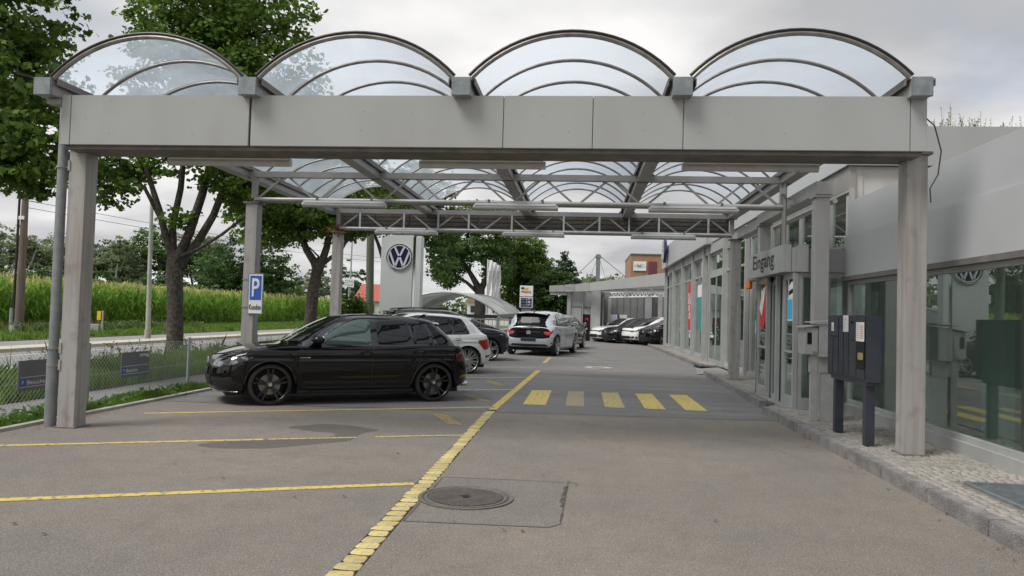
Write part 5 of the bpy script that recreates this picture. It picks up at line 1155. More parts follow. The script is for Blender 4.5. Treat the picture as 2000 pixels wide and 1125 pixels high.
b = MB(); b.cyl((ux + .1, uy - .3, -.02), .22, .42, 12); b.build('concrete_foot', M['concrete'], t); b = MB(); b.box(ux - .12, uy - .2, 4.95, ux + .12, uy - .14, 5.1); b.build('tin_tag', M['white'], t)
t = thing('marker_post', 'short grey post with a yellow marker plate beside a small concrete box', 'marker', (-22.7, 33.8, 0))
b = MB(); b.box(-22.66, 33.8, 0, -22.59, 33.86, 1.1); b.build('post', M['lamp_pole'], t); b = MB(); b.box(-22.86, 33.76, .66, -22.68, 33.80, 1.08); b.build('yellow_plate', M['gold'], t)
b = MB(); b.box(-23.3, 33.7, 0, -22.72, 34.1, .45); tag(b.build('utility_box', M['concrete'], None, bevel=.02), 'small low concrete box left of the yellow marker post', 'box')
# overhead wires
b = MB()
for z in (6.0, 5.7): b.tube([(ux, uy, z - .2)] + [(ux + (j / 10) * 17, uy + (j / 10) * 60, z - .2 + 2.2 * (j / 10) - 1.2 * math.sin(math.pi * j / 10)) for j in range(1, 11)], .012, 4)
tag(b.build('overhead_wire', M['steel_dark']), 'thin overhead wires running from the utility pole along the road', 'wire')

# ------------------------------------------------------------------ houses
t = thing('gabled_house', 'small white gabled house beyond the maize', 'house', (-62, 160, 0)); x0, x1, xm = -64.6, -59.3, -62.0
b = MB(); b.prism([(x0, 160, 0), (x1, 160, 0), (x1, 160, 6.1), (xm, 160, 7.7), (x0, 160, 6.1)], (0, 0, 0), (0, 8, 0)); b.build('wall', M['house'], t)
b = MB(); b.prism([(x0 - .5, 159.5, 5.85), (xm, 159.5, 7.75), (x1 + .5, 159.5, 5.85), (x1 + .5, 159.5, 6.1), (xm, 159.5, 8.05), (x0 - .5, 159.5, 6.1)], (0, 0, 0), (0, 9, 0)); b.build('roof', M['house_roof'], t)
for (x, z) in ((-63.4, 4.6), (-61.9, 4.6), (-60.4, 4.6), (-62, 6.4)):
    b = MB(); b.box(x - .35, 159.9, z - .5, x + .35, 159.99, z + .5); b.build('window', M['cglass'], t)
t = thing('white_house', 'long white house half hidden left of the round dark tree', 'house', (-72, 150, 0)); b = MB(); b.box(-72.5, 150, 0, -66.5, 158, 4.9); b.build('wall', M['house'], t)
b = MB(); b.prism([(-73, 149.5, 4.9), (-66, 149.5, 4.9), (-66, 149.5, 5.1), (-73, 149.5, 5.1)], (0, 0, 0), (0, 9, .8)); b.build('roof', M['house_roof'], t)
for x in (-71.4, -69.6, -67.8):
    b = MB(); b.box(x - .4, 149.9, 3.2, x + .4, 149.99, 4.2); b.build('window', M['cglass'], t)
t = thing('red_roofed_house', 'low house with steep red tiled roof behind the olive mast', 'house', (-30, 100, 0)); b = MB(); b.box(-30.8, 100.4, 0, -27.5, 106, 2.7); b.build('wall', M['house'], t)
b = MB(); b.prism([(-31.3, 100, 2.7), (-26.8, 100, 2.7), (-27.6, 102.6, 5.0), (-30.6, 102.6, 5.0)], (0, 0, 0), (0, .2, .1)); b.prism([(-30.6, 102.8, 5.0), (-27.6, 102.8, 5.0), (-26.8, 106.4, 2.7), (-31.3, 106.4, 2.7)], (0, 0, 0), (0, .2, .1)); b.build('roof', M['roof_red'], t)
for x in (-30.1, -28.6):
    b = MB(); b.box(x - .4, 100.3, 1.3, x + .4, 100.39, 2.3); b.build('window', M['cglass'], t)
t = thing('beige_house', 'beige house glimpsed through the opening of the tin shelter', 'house', (-12.5, 95, 0)); b = MB(); b.box(-14.6, 95, 0, -8.6, 100, 2.9); b.build('wall', M['house'], t)
b = MB(); b.box(-14.8, 94.7, 2.9, -8.4, 100.2, 3.2); b.build('roof', M['brown_clad'], t)
for x in (-13.8, -12.4, -11.0, -9.6):
    b = MB(); b.box(x - .35, 94.9, 1.6, x + .35, 94.99, 2.4); b.build('window', M['cglass'], t)
t = thing('brown_office_block', 'brown clad office block with dark red windows and a white sign', 'building', (9, 90, 0))
b = MB(); b.box(5.55, 90, 0, 16, 102, 8.95); b.build('wall', M['brown_clad'], t); b = MB(); b.box(5.5, 89.9, 8.95, 16.1, 102.1, 9.08); b.build('roof_edge', M['steel_dark'], t)
for x in (7.05, 10.2): b = MB(); b.box(x - .015, 89.98, 0, x + .015, 89.995, 8.9); b.build('panel_joint', M['steel_dark'], t)
for (x, z) in ((8.1, 7.3), (10.0, 7.3), (8.1, 4.4), (10, 4.4), (6.2, 4.4)):
    b = MB(); b.box(x - .5, 89.95, z - .7, x + .5, 89.99, z + .9); w = b.build('window', M['red_win'], t); b = MB(); b.box(x - .47, 89.93, z - .65, x - .02, 89.948, z + .75); b.box(x + .02, 89.93, z - .65, x + .47, 89.948, z + .75); b.build('pane', M['tail_dark'], w)
b = MB(); b.box(5.85, 89.86, 7.05, 7.35, 89.94, 8.15); w = b.build('sign_board', M['white'], t)
b = MB(); text(b, 'bel', (6.3, 89.85, 7.42), (1, 0, 0), (0, 0, 1), width=.46, height=.44, bold=.015); b.build('lettering', M['blue'], w)
b = MB(); b.lathe([(.12, 0), (.12, -.01), (.09, -.01), (.09, 0)], 20, 'y', (6.1, 89.85, 7.62)); text(b, 'Facility', (6.82, 89.85, 7.72), (1, 0, 0), (0, 0, 1), width=.4, height=.08); text(b, 'Services', (6.82, 89.85, 7.55), (1, 0, 0), (0, 0, 1), width=.4, height=.08); text(b, 'Reinigung', (6.82, 89.85, 7.38), (1, 0, 0), (0, 0, 1), width=.4, height=.08); b.build('small_print', M['print'], w)
t = thing('cable_mast', 'grey steel mast with stay cables rising behind the annex roof', 'mast', (1.4, 75, 0))
b = MB(); b.box(1.22, 74.85, 0, 1.62, 75.15, 7.5); b.build('shaft', M['zinc'], t, bevel=.02); b = MB(); b.prism([(1.05, 74.8, 7.3), (1.8, 74.8, 7.3), (1.6, 74.8, 7.65), (1.25, 74.8, 7.65)], (0, 0, 0), (0, .4, 0)); b.build('head', M['zinc'], t)
for p1, p2, r in (((1.15, 75, 7.4), (-1.95, 75, 4.2), .035), ((1.7, 75, 7.4), (4.4, 75, 5.3), .035), ((1.3, 75, 7.2), (.4, 75, 4.6), .02), ((1.55, 75, 7.2), (2.4, 75, 4.6), .02)):
    b = MB(); b.tube([p1, p2], r, 6); b.build('stay_cable', M['steel_dark'], t)

# ------------------------------------------------------------------ annex at the end of the drive
t = thing('grey_annex', 'grey metal clad service annex closing off the end of the drive', 'building', (2, 47, 0)); an = t
def ab(name, m, *a, par=an, bev=0):
    b = MB(); b.box(*a); return b.build(name, M[m], par, bevel=bev)
ab('front_wall', 'corr_wall', -.9, 46.3, 0, 1.05, 46.5, 3.2); ab('roof', 'steel_dark', -1.6, 46.2, 3.2, 1.1, 60, 3.3)
ab('corner_pilaster', 'frame', -.95, 46.2, 0, -.72, 46.3, 3.2); ab('corner_pilaster', 'frame', .52, 46.2, 0, 1.08, 46.3, 3.2); ab('pilaster', 'frame', -.02, 46.2, 0, .02, 46.3, 3.2)
ab('closed_panel', 'corr_wall', -.68, 46.25, .02, -.06, 46.29, 2.05); ab('panel_head', 'steel_dark', -.68, 46.22, 2.05, -.06, 46.29, 2.09); ab('panel_head', 'steel_dark', -.0, 46.22, 2.05, .5, 46.29, 2.09)
ab('open_doorway', 'hole', .04, 46.26, 0, .48, 46.299, 1.62); ab('door_frame', 'frame', .5, 46.24, 0, .53, 46.29, 1.68)
ab('door_notice', 'red', .2, 46.24, 1.2, .36, 46.256, 1.38); ab('door_lamp', 'steel_dark', .1, 46.1, 2.1, .22, 46.2, 2.18)
for k in range(6): ab('hung_tool', ('steel', 'brass', 'letterbox')[k % 3], .1 + .06 * (k % 3) , 46.24, .35 + .17 * k, .16 + .08 * (k % 3), 46.257, .45 + .17 * k)
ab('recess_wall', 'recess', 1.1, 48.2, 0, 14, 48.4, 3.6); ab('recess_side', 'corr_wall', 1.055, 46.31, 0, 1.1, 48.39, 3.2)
for k in range(24): ab('wall_seam', 'steel_dark', 1.3 + k * .42, 48.17, .02, 1.318 + k * .42, 48.199, 3.3)
ab('white_board', 'white', 1.75, 48.1, .92, 2.2, 48.16, 1.66); ab('board_frame', 'blue', 1.68, 48.13, .88, 2.27, 48.167, 1.71); ab('white_board', 'white', 2.35, 48.1, .92, 2.8, 48.16, 1.66); ab('dark_window', 'cglass', 2.85, 48.1, .85, 4.2, 48.165, 1.47)
ab('pillar', 'frame', 1.55, 46.9, 0, 1.75, 47.1, 2.75); ab('pillar', 'frame', 4.45, 45.2, 0, 4.68, 45.4, 2.95); ab('pillar', 'corr_wall', 3.9, 47.7, 0, 4.3, 48.1, 3.2)
b = MB(); b.tube([(1.25, 46.1, 0), (1.25, 46.1, 2.6), (1.45, 46.1, 2.75), (1.7, 46.1, 2.8)], .035, 8); b.build('downpipe', M['steel_dark'], an, smooth=True)
# fascia, rising towards the showroom, with the sign field
def fseg(xa, ya, xb, yb, za0, za1, zb0, zb1, m='fascia', nm='fascia_panel'):
    b = MB(); d = Vector((xb - xa, yb - ya, 0)).normalized(); n = Vector((-d.y, d.x, 0)) * .12
    b.prism([(xa, ya, za0), (xb, yb, zb0), (xb, yb, zb1), (xa, ya, za1)], n * 0, n); return b.build(nm, M[m], an, bevel=.005)
fseg(-2.05, 46.0, -1.12, 45.95, 2.92, 3.30, 2.96, 3.36); fseg(-1.11, 45.93, -.52, 45.9, 2.94, 3.38, 2.98, 3.42); fseg(-.51, 45.92, .36, 45.6, 2.97, 3.42, 3.02, 3.52)
fseg(.37, 45.6, 4.55, 41.0, 3.02, 3.52, 3.28, 3.98); ab('eave_box', 'frame', -2.0, 46.05, 2.75, -.96, 46.5, 2.9)
b = MB(); text(b, 'Waschanlage', (-1.05, 45.9, 3.14), (1, -.05, 0), (0, 0, 1), width=.46, height=.1, off=.01); b.build('lettering', M['print'], an)
for k in range(9):
    y = 47.6 - k * .7; x1_ = .5 + (45.5 - y) * .91 if y < 45.5 else .5
    ab('roof_beam', 'frame', max(1.15, x1_), y, 3.02, 7, y + .06, 3.12)
# lattice beam of the small canopy
b = MB(); b.bar((1.65, 46.95, 2.72), (6, 44.6, 2.86), .08, .08); b.build('lattice_chord', M['white'], an); b = MB(); b.bar((1.65, 46.95, 3.0), (6, 44.6, 3.22), .06, .06); b.build('lattice_chord', M['white'], an)
A = Vector((1.7, 46.92, 0)); B = Vector((6, 44.6, 0))
for k in range(20):
    p1 = A.lerp(B, k / 20); p2 = A.lerp(B, (k + .5) / 20); p3 = A.lerp(B, (k + 1) / 20); z0 = 2.74 + .14 * k / 20; z1 = 3.0 + .2 * k / 20
    b = MB(); b.bar((p1.x, p1.y, z0), (p2.x, p2.y, z1), .025, .025); b.build('lattice_bar', M['white'], an); b = MB(); b.bar((p2.x, p2.y, z1), (p3.x, p3.y, z0), .025, .025); b.build('lattice_bar', M['white'], an)

# ------------------------------------------------------------------ curved tin shelter
t = thing('tin_shelter', 'low barrel vaulted shelter of corrugated tin with glazed side screens', 'shelter', (-6.6, 42, 0))
def sarc(s, k, n=26, off=0):   # s along axis 0..1, angle k
    cx = -7.0 + .5 * s; y = 38 + 8 * s; h = 2.78; rise = 1.06; z0 = 1.42 + .12 * s; R_ = (h * h + rise * rise) / (2 * rise); a0 = math.asin(h / R_); a = -a0 + 2 * a0 * k / n
    return Vector((cx + (R_ + off) * math.sin(a), y, z0 + rise - R_ + (R_ + off) * math.cos(a)))
NS = 20
for j in range(NS):
    s0, s1 = j / NS, (j + 1) / NS; b = MB(); A = []; n = 26
    prof = [(0, 0), (.14, .075), (.36, .075), (.50, 0), (1.0, 0)]
    for (u, o_) in prof: A.append([sarc(s0 + (s1 - s0) * u, k, off=o_) for k in range(n + 1)])
    v = [p for r_ in A for p in r_]; f = [(i * 27 + k, i * 27 + k + 1, (i + 1) * 27 + k + 1, (i + 1) * 27 + k) for i in range(len(prof) - 1) for k in range(n)]
    b.add(v, f); b.build('roof_sheet', M['tin'], t)
b = MB(); b.tube([sarc(-.003, k, off=.02) for k in range(27)], .04, 6); b.build('edge_arch', M['zinc'], t); b = MB(); b.tube([sarc(1.003, k, off=.02) for k in range(27)], .04, 6); b.build('edge_arch', M['zinc'], t)
b = MB(); b.bar((-4.2, 37.9, 1.36), (-3.7, 46.1, 1.48), .1, .2); b.build('eave_gutter', M['zinc'], t); b = MB(); b.bar((-9.8, 37.9, 1.36), (-9.3, 46.1, 1.48), .1, .2); b.build('eave_gutter', M['zinc'], t)
b = MB(); b.box(-9.8, 46.0, 1.2, -3.7, 46.1, 1.42); b.build('tie_beam', M['zinc'], t)
for (x, y) in ((-4.25, 38.1), (-4.0, 42), (-3.75, 45.9), (-9.7, 38.1), (-9.3, 45.9)): b = MB(); b.box(x - .06, y - .06, 0, x + .06, y + .06, 1.36); b.build('post', M['zinc'], t)
t2 = thing('railing', 'pale barred railing screen below the tin shelter behind the parked cars', 'railing', (-6, 36, 0))
b = MB(); b.box(-8.2, 35.5, 1.18, -3.3, 35.56, 1.25); b.build('top_rail', M['zinc'], t2); b = MB(); b.box(-8.2, 35.5, .1, -3.3, 35.56, .16); b.build('bottom_rail', M['zinc'], t2)
for k in range(27): b = MB(); b.box(-8.2 + k * .188, 35.51, .16, -8.17 + k * .188, 35.55, 1.18); b.build('bar', M['concrete'], t2)
# fuel price sign
t = thing('fuel_price_sign', 'white and dark fuel price sign pillar behind the silver hatchback', 'sign', (-3.6, 48.5, 0))
b = MB(); b.box(-3.9, 48.2, 0, -3.3, 48.5, 1.9); b.build('pillar', M['corr_wall'], t)
b = MB(); b.box(-4.02, 48.1, 2.66, -3.18, 48.4, 3.34); b.build('top_panel', M['white'], t, bevel=.01); b = MB(); b.box(-4.02, 48.1, 1.93, -3.18, 48.4, 2.62); b.build('price_frame', M['white'], t, bevel=.01)
b = MB(); b.box(-3.95, 48.08, 2.0, -3.25, 48.098, 2.56); b.build('price_field', M['navy'], t)
b = MB(); text(b, 'MIGROL', (-3.93, 48.096, 2.86), (1, 0, 0), (0, 0, 1), width=.66, height=.15, bold=.012); b.build('lettering', M['red'], t)
b = MB(); b.box(-3.93, 48.08, 3.12, -3.75, 48.096, 3.24); b.build('black_mark', M['black'], t); b = MB(); b.box(-3.73, 48.08, 3.12, -3.5, 48.096, 3.22); b.build('yellow_mark', M['gold'], t)
b = MB()
for k, s in enumerate(('1.77', '1.78', '1.77')): text(b, s, (-3.60, 48.075, 2.42 - k * .18), (1, 0, 0), (0, 0, 1), width=.26, height=.11, bold=.008); text(b, '9', (-3.31, 48.075, 2.47 - k * .18), (1, 0, 0), (0, 0, 1), height=.06); text(b, ('Bleifrei 95', 'Bleifrei 98', 'Diesel')[k], (-3.92, 48.075, 2.44 - k * .18), (1, 0, 0), (0, 0, 1), width=.26, height=.05)
b.build('price_digits', M['white'], t)
# three flags
for k, (x, top, lb) in enumerate(((-6.22, 5.06, 'leftmost and tallest of the three narrow white flags'), (-5.96, 4.98, 'middle one of the three narrow white flags, slightly folded'), (-5.70, 4.82, 'rightmost of the three narrow white flags, lower edge curling'))):
    t = thing('flag', lb, 'flag', (x, 50 + k * .3, 0), 0, 'three narrow white flags behind the shelter'); y = 50 + k * .3
    b = MB(); b.tube([(x - .17, y, 0), (x - .17, y, top + .05)], .03, 8); b.build('flag_pole', M['white'], t)
    v = []; f = []; n = 14
    for i in range(n + 1):
        z = top - (top - 2.5) * i / n
        for j in range(6): u = j / 5; v.append((x - .15 + .30 * u + .03 * math.sin(i * .7 + k * 2) * u, y + .07 * math.sin(u * 5 + i * .5 + k), z - .08 * u * (k > 0)))
    for i in range(n):
        for j in range(5): f.append((i * 6 + j, i * 6 + j + 1, (i + 1) * 6 + j + 1, (i + 1) * 6 + j))
    b = MB(); b.add(v, f); b.build('cloth', M['white'], t, smooth='all')
    b = MB(); text(b, 'amag', (x + .06, y - .12, 3.85), (0, 0, 1), (-1, 0, 0), width=.5, height=.12); b.build('print', M['print'], t)

# ------------------------------------------------------------------ vehicles
def ss(t): t = max(0.0, min(1.0, t)); return t * t * (3 - 2 * t)
def cr_interp(arr, t):
    """Catmull-Rom through rows of arr at real index t"""
    n = len(arr); i = int(min(max(math.floor(t), 0), n - 2)); u = t - i
    p0 = np.array(arr[max(i - 1, 0)]); p1 = np.array(arr[i]); p2 = np.array(arr[i + 1]); p3 = np.array(arr[min(i + 2, n - 1)])
    return 0.5 * ((2 * p1) + (-p0 + p2) * u + (2 * p0 - 5 * p1 + 4 * p2 - p3) * u * u + (-p0 + 3 * p1 - 3 * p2 + p3) * u ** 3)
HATCH = dict(L=4.26, W=.895, fo=.86, wb=2.63, r=.325,
    F=[(.22, .19), (.07, .23), (.0, .40), (.005, .55), (.05, .68), (.16, .78), (.42, .875), (.78, .94), (1.10, .985), (1.36, 1.13), (1.63, 1.28), (1.88, 1.395), (2.12, 1.455), (2.5, 1.478)],
    B=[(4.06, .27), (4.20, .30), (4.25, .42), (4.26, .55), (4.21, .70), (4.175, .83), (4.155, .90), (4.13, .95), (4.03, 1.00), (3.88, 1.13), (3.74, 1.26), (3.62, 1.365), (3.48, 1.415), (3.05, 1.458)],
    S=[(.84, .18), (.865, .26), (.885, .42), (.893, .57), (.895, .72), (.885, .845), (.87, .905), (.855, .94), (.838, .968), (.785, 1.12), (.72, 1.26), (.645, 1.375), (.50, 1.437), (.25, 1.467)], slope=.012)
SUV = dict(L=4.3, W=.91, fo=.84, wb=2.62, r=.345,
    F=[(.22, .24), (.07, .28), (.0, .45), (.0, .62), (.03, .78), (.12, .90), (.40, .98), (.76, 1.04), (1.08, 1.09), (1.33, 1.24), (1.58, 1.39), (1.82, 1.50), (2.05, 1.56), (2.5, 1.59)],
    B=[(4.10, .32), (4.22, .36), (4.29, .48), (4.30, .62), (4.27, .78), (4.24, .92), (4.22, .99), (4.19, 1.05), (4.15, 1.10), (4.05, 1.23), (3.96, 1.36), (3.90, 1.47), (3.80, 1.53), (3.2, 1.575)],
    S=[(.86, .24), (.89, .32), (.905, .48), (.91, .64), (.91, .80), (.90, .93), (.885, 1.0), (.87, 1.04), (.85, 1.07), (.80, 1.22), (.745, 1.36), (.68, 1.47), (.54, 1.545), (.27, 1.578)], slope=.012)
CITY = dict(L=4.26, W=.90, fo=.84, wb=2.77, r=.36,
    F=[(.22, .22), (.07, .26), (.0, .42), (.0, .58), (.03, .72), (.10, .82), (.28, .90), (.48, .96), (.66, 1.01), (.98, 1.17), (1.32, 1.33), (1.66, 1.46), (2.0, 1.53), (2.5, 1.565)],
    B=[(4.05, .28), (4.19, .32), (4.25, .46), (4.26, .60), (4.22, .76), (4.18, .90), (4.15, .97), (4.11, 1.03), (4.06, 1.08), (3.98, 1.20), (3.89, 1.33), (3.84, 1.45), (3.74, 1.505), (3.2, 1.55)],
    S=[(.85, .21), (.875, .29), (.895, .45), (.90, .60), (.90, .76), (.89, .88), (.875, .945), (.86, .99), (.84, 1.02), (.79, 1.18), (.73, 1.33), (.66, 1.44), (.52, 1.52), (.27, 1.553)], slope=.015)
def car_body(sp, nr=70, na=110):
    F, B_, S_ = sp['F'], sp['B'], sp['S']; rings = []; xs_w = [sp['fo'], sp['fo'] + sp['wb']]; Ra = sp['r'] + .045; zc = sp['r'] - .0
    A = [0.5 - 0.5 * math.cos(math.pi * i / na) for i in range(na + 1)]
    A = [a * .35 + (i / na) * .65 for i, a in enumerate(A)]
    tt = [13 * (k / nr) for k in range(nr + 1)]
    for t in tt:
        xf, zf = cr_interp(F, t); xr, zr = cr_interp(B_, t); w, zs = cr_interp(S_, t)
        up_ = ss((t - 8) / 2); lf = .50 * (1 - up_) + .40 * up_; lr = .42 * (1 - up_) + .30 * up_
        if t > 11: k = ss((t - 11) / 2); lf = lf * (1 - k) + .9 * k; lr = lr * (1 - k) + .9 * k
        L_ = xr - xf; lf = min(lf, L_ * .48); lr = min(lr, L_ * .48); ex = 2.6
        half = []
        for a in A:
            x = xf + L_ * a; df = (x - xf) / lf; dr = (xr - x) / lr
            yf = (1 - (1 - min(1, df)) ** ex) ** (1 / ex) if df < 1 else 1; yr = (1 - (1 - min(1, dr)) ** ex) ** (1 / ex) if dr < 1 else 1
            u = (x - sp['L'] / 2) / (sp['L'] / 2); y = w * yf * yr * (1 - .045 * abs(u) ** 3)
            sf = ss(df * 1.15); sr = ss(dr * 1.15); z = zs + sp['slope'] * (x - sp['L'] / 2) * (1 if t > 3 and t < 9.5 else 0)
            z = zf + (z - zf) * sf if df < dr else zr + (z - zr) * sr
            moved = False
            for xw in xs_w:
                d = abs(x - xw)
                if d < Ra:
                    az = zc + math.sqrt(Ra * Ra - d * d); zm = S_[5][1] + .02; z0 = S_[0][1]
                    if z < zm: z = az + max(0, (z - z0)) / (zm - z0) * (zm - az); moved = True
            k_ = yf * yr * (1 - .045 * abs(u) ** 3)
            if moved: y = float(np.interp(z, [q_[1] for q_ in S_[:9]], [q_[0] for q_ in S_[:9]])) * k_
            # pressed shoulder line and a lower swage along the doors
            y += (.012 * math.exp(-((z - S_[5][1] + .055) / .018) ** 2) - .010 * math.exp(-((z - S_[5][1] + .10) / .03) ** 2) - .012 * math.exp(-((z - S_[1][1] - .14) / .06) ** 2) * (1 if sp['fo'] + .45 < x < sp['fo'] + sp['wb'] - .45 else 0)) * min(1, df, dr) * (1 if y > .5 else 0)
            half.append((x, y, z))
        rings.append(half)
    n = na + 1; v = []; f = []
    for hf in rings: v += hf
    off = len(v)
    for hf in rings: v += [(x, -y, z) for x, y, z in hf]
    for k in range(nr):
        for i in range(na):
            a = k * n + i; f.append((a, a + 1, a + n + 1, a + n)); f.append((off + a, off + a + n, off + a + n + 1, off + a + 1))
    for i in range(na): a = nr * n + i; f.append((a, a + 1, off + a + 1, off + a))
    return v, f
def wheel(root, x, y, r, rimm, spokes=5, style='double'):
    """y>0 = left side; built in the car's own axes"""
    s = 1 if y > 0 else -1; w = .20; b = MB()
    prof = [(r * .80, -w / 2), (r * .94, -w / 2 + .005), (r * .99, -w / 2 + .03), (r, -w / 2 + .05), (r, w / 2 - .05), (r * .99, w / 2 - .03), (r * .94, w / 2 - .004), (r * .82, w / 2), (r * .80, w / 2 - .02)]
    b.lathe([(p, a * s) for p, a in prof], 44, 'y', (x, y, r)); ty = b.build('wheel', M['tyre'], root, smooth=True)
    b = MB(); b.lathe([(p, a * s) for p, a in ((r * .81, w / 2 - .005), (r * .82, w / 2 - .0), (r * .785, w / 2 - .012), (r * .76, w / 2 - .05), (r * .74, -w / 2 + .03))], 44, 'y', (x, y, r))
    yo = y + s * (w / 2 - .028)
    for k in range(spokes):
        for o_ in ((-.10, .10) if style == 'double' else (0,)):
            a = 2 * math.pi * k / spokes + .3; a2 = a + o_ * 1.7; a1 = a + o_ * .6
            b.bar((x + math.cos(a1) * r * .13, yo - s * .012, r + math.sin(a1) * r * .13), (x + math.cos(a2) * r * .78, yo + s * .008, r + math.sin(a2) * r * .78), .030 if style == 'double' else .055, .028, up=(0, 1, 0))
    b.lathe([(0, s * .012), (.045, s * .01), (.06, 0), (.062, -s * .03)], 20, 'y', (x, yo, r)); b.build('rim', rimm, ty, smooth=True)
    b = MB(); b.cyl((x, y - s * .01, r), r * .50, s * .012, 26, 'y'); b.build('brake_disc', M['disc'], ty, smooth=True)
    b = MB(); b.cyl((x, yo + s * .010, r), .028, s * .004, 16, 'y'); b.build('hub_badge', M['chrome'], ty)
    return ty
class Proj:
    def __init__(s, v, f): s.t = BVHTree.FromPolygons(v, f)
    def side(s, x, z, sg):
        h = s.t.ray_cast(Vector((x, sg * 3, z)), Vector((0, -sg, 0)))
        if h[0] is None: h = s.t.find_nearest(Vector((x, sg * .8, z)))
        n = h[1]; n = n if n.y * sg > 0 else -n
        return h[0], n
    def end(s, y, z, sg):      # sg=-1 front (x small), +1 rear
        h = s.t.ray_cast(Vector((sg * 6 + 2, y, z)), Vector((-sg, 0, 0)))
        if h[0] is None: h = s.t.find_nearest(Vector((0 if sg < 0 else 4.3, y, z)))
        n = h[1]; n = n if n.x * sg > 0 else -n
        return h[0], n
def panel(pr, name, m, root, poly, mode, sg, off=.004, cell=.05, thick=0, edge=True):
    off = off + .005; cell = cell * .7
    """2D outline laid onto the body surface. mode side: (x,z); end: (y,z)"""
    bm = bmesh.new(); vs = [bm.verts.new((a, c, 0)) for a, c in poly]; bm.faces.new(vs)
    xs = [p[0] for p in poly]; ys = [p[1] for p in poly]
    for ax, lo, hi in ((0, min(xs), max(xs)), (1, min(ys), max(ys))):
        k = max(1, int((hi - lo) / cell))
        for j in range(1, k):
            p = [0, 0, 0]; p[ax] = lo + (hi - lo) * j / k; nn = [0, 0, 0]; nn[ax] = 1
            bmesh.ops.bisect_plane(bm, geom=bm.verts[:] + bm.edges[:] + bm.faces[:], plane_co=p, plane_no=nn)
    bmesh.ops.triangulate(bm, faces=bm.faces[:])
    bound = {v for e in bm.edges if e.is_boundary for v in e.verts} if edge else set()
    for v in bm.verts:
        a, c = v.co.x, v.co.y; h, n = pr.side(a, c, sg) if mode == 'side' else pr.end(a, c, sg)
        v.co = h + n * (off if v not in bound else off - .004)
    bmesh.ops.recalc_face_normals(bm, faces=bm.faces)
    me = bpy.data.meshes.new(name); bm.to_mesh(me); bm.free(); me.materials.append(m); me.polygons.foreach_set('use_smooth', [True] * len(me.polygons))
    return link(bpy.data.objects.new(name, me), root)
def seam(pr, root, pts, mode, sg, r=.0035, m='seal', name='seam', off=.0, closed=False):
    out = []
    for a, c in zip(pts[:-1], pts[1:]):
        k = max(1, int(math.hypot(c[0] - a[0], c[1] - a[1]) / .05))
        for j in range(k): out.append((a[0] + (c[0] - a[0]) * j / k, a[1] + (c[1] - a[1]) * j / k))
    out.append(pts[-1]); P = []
    for q_ in out:
        h, n = pr.side(*q_, sg) if mode == 'side' else pr.end(*q_, sg); P.append(h + n * off)
    b = MB(); b.tube(P, r, 5); return b.build(name, M[m], root, smooth='all')
def smooth_poly(pts, k=4):
    n = len(pts); out = []
    for i in range(n):
        p0, p1, p2, p3 = [np.array(pts[(i + j) % n]) for j in (-1, 0, 1, 2)]
        for j in range(k):
            t = j / k; out.append(tuple(.5 * ((2 * p1) + (-p0 + p2) * t + (2 * p0 - 5 * p1 + 4 * p2 - p3) * t * t + (-p0 + 3 * p1 - 3 * p2 + p3) * t ** 3) * .5 + .5 * (p1 + (p2 - p1) * t)))
    return out
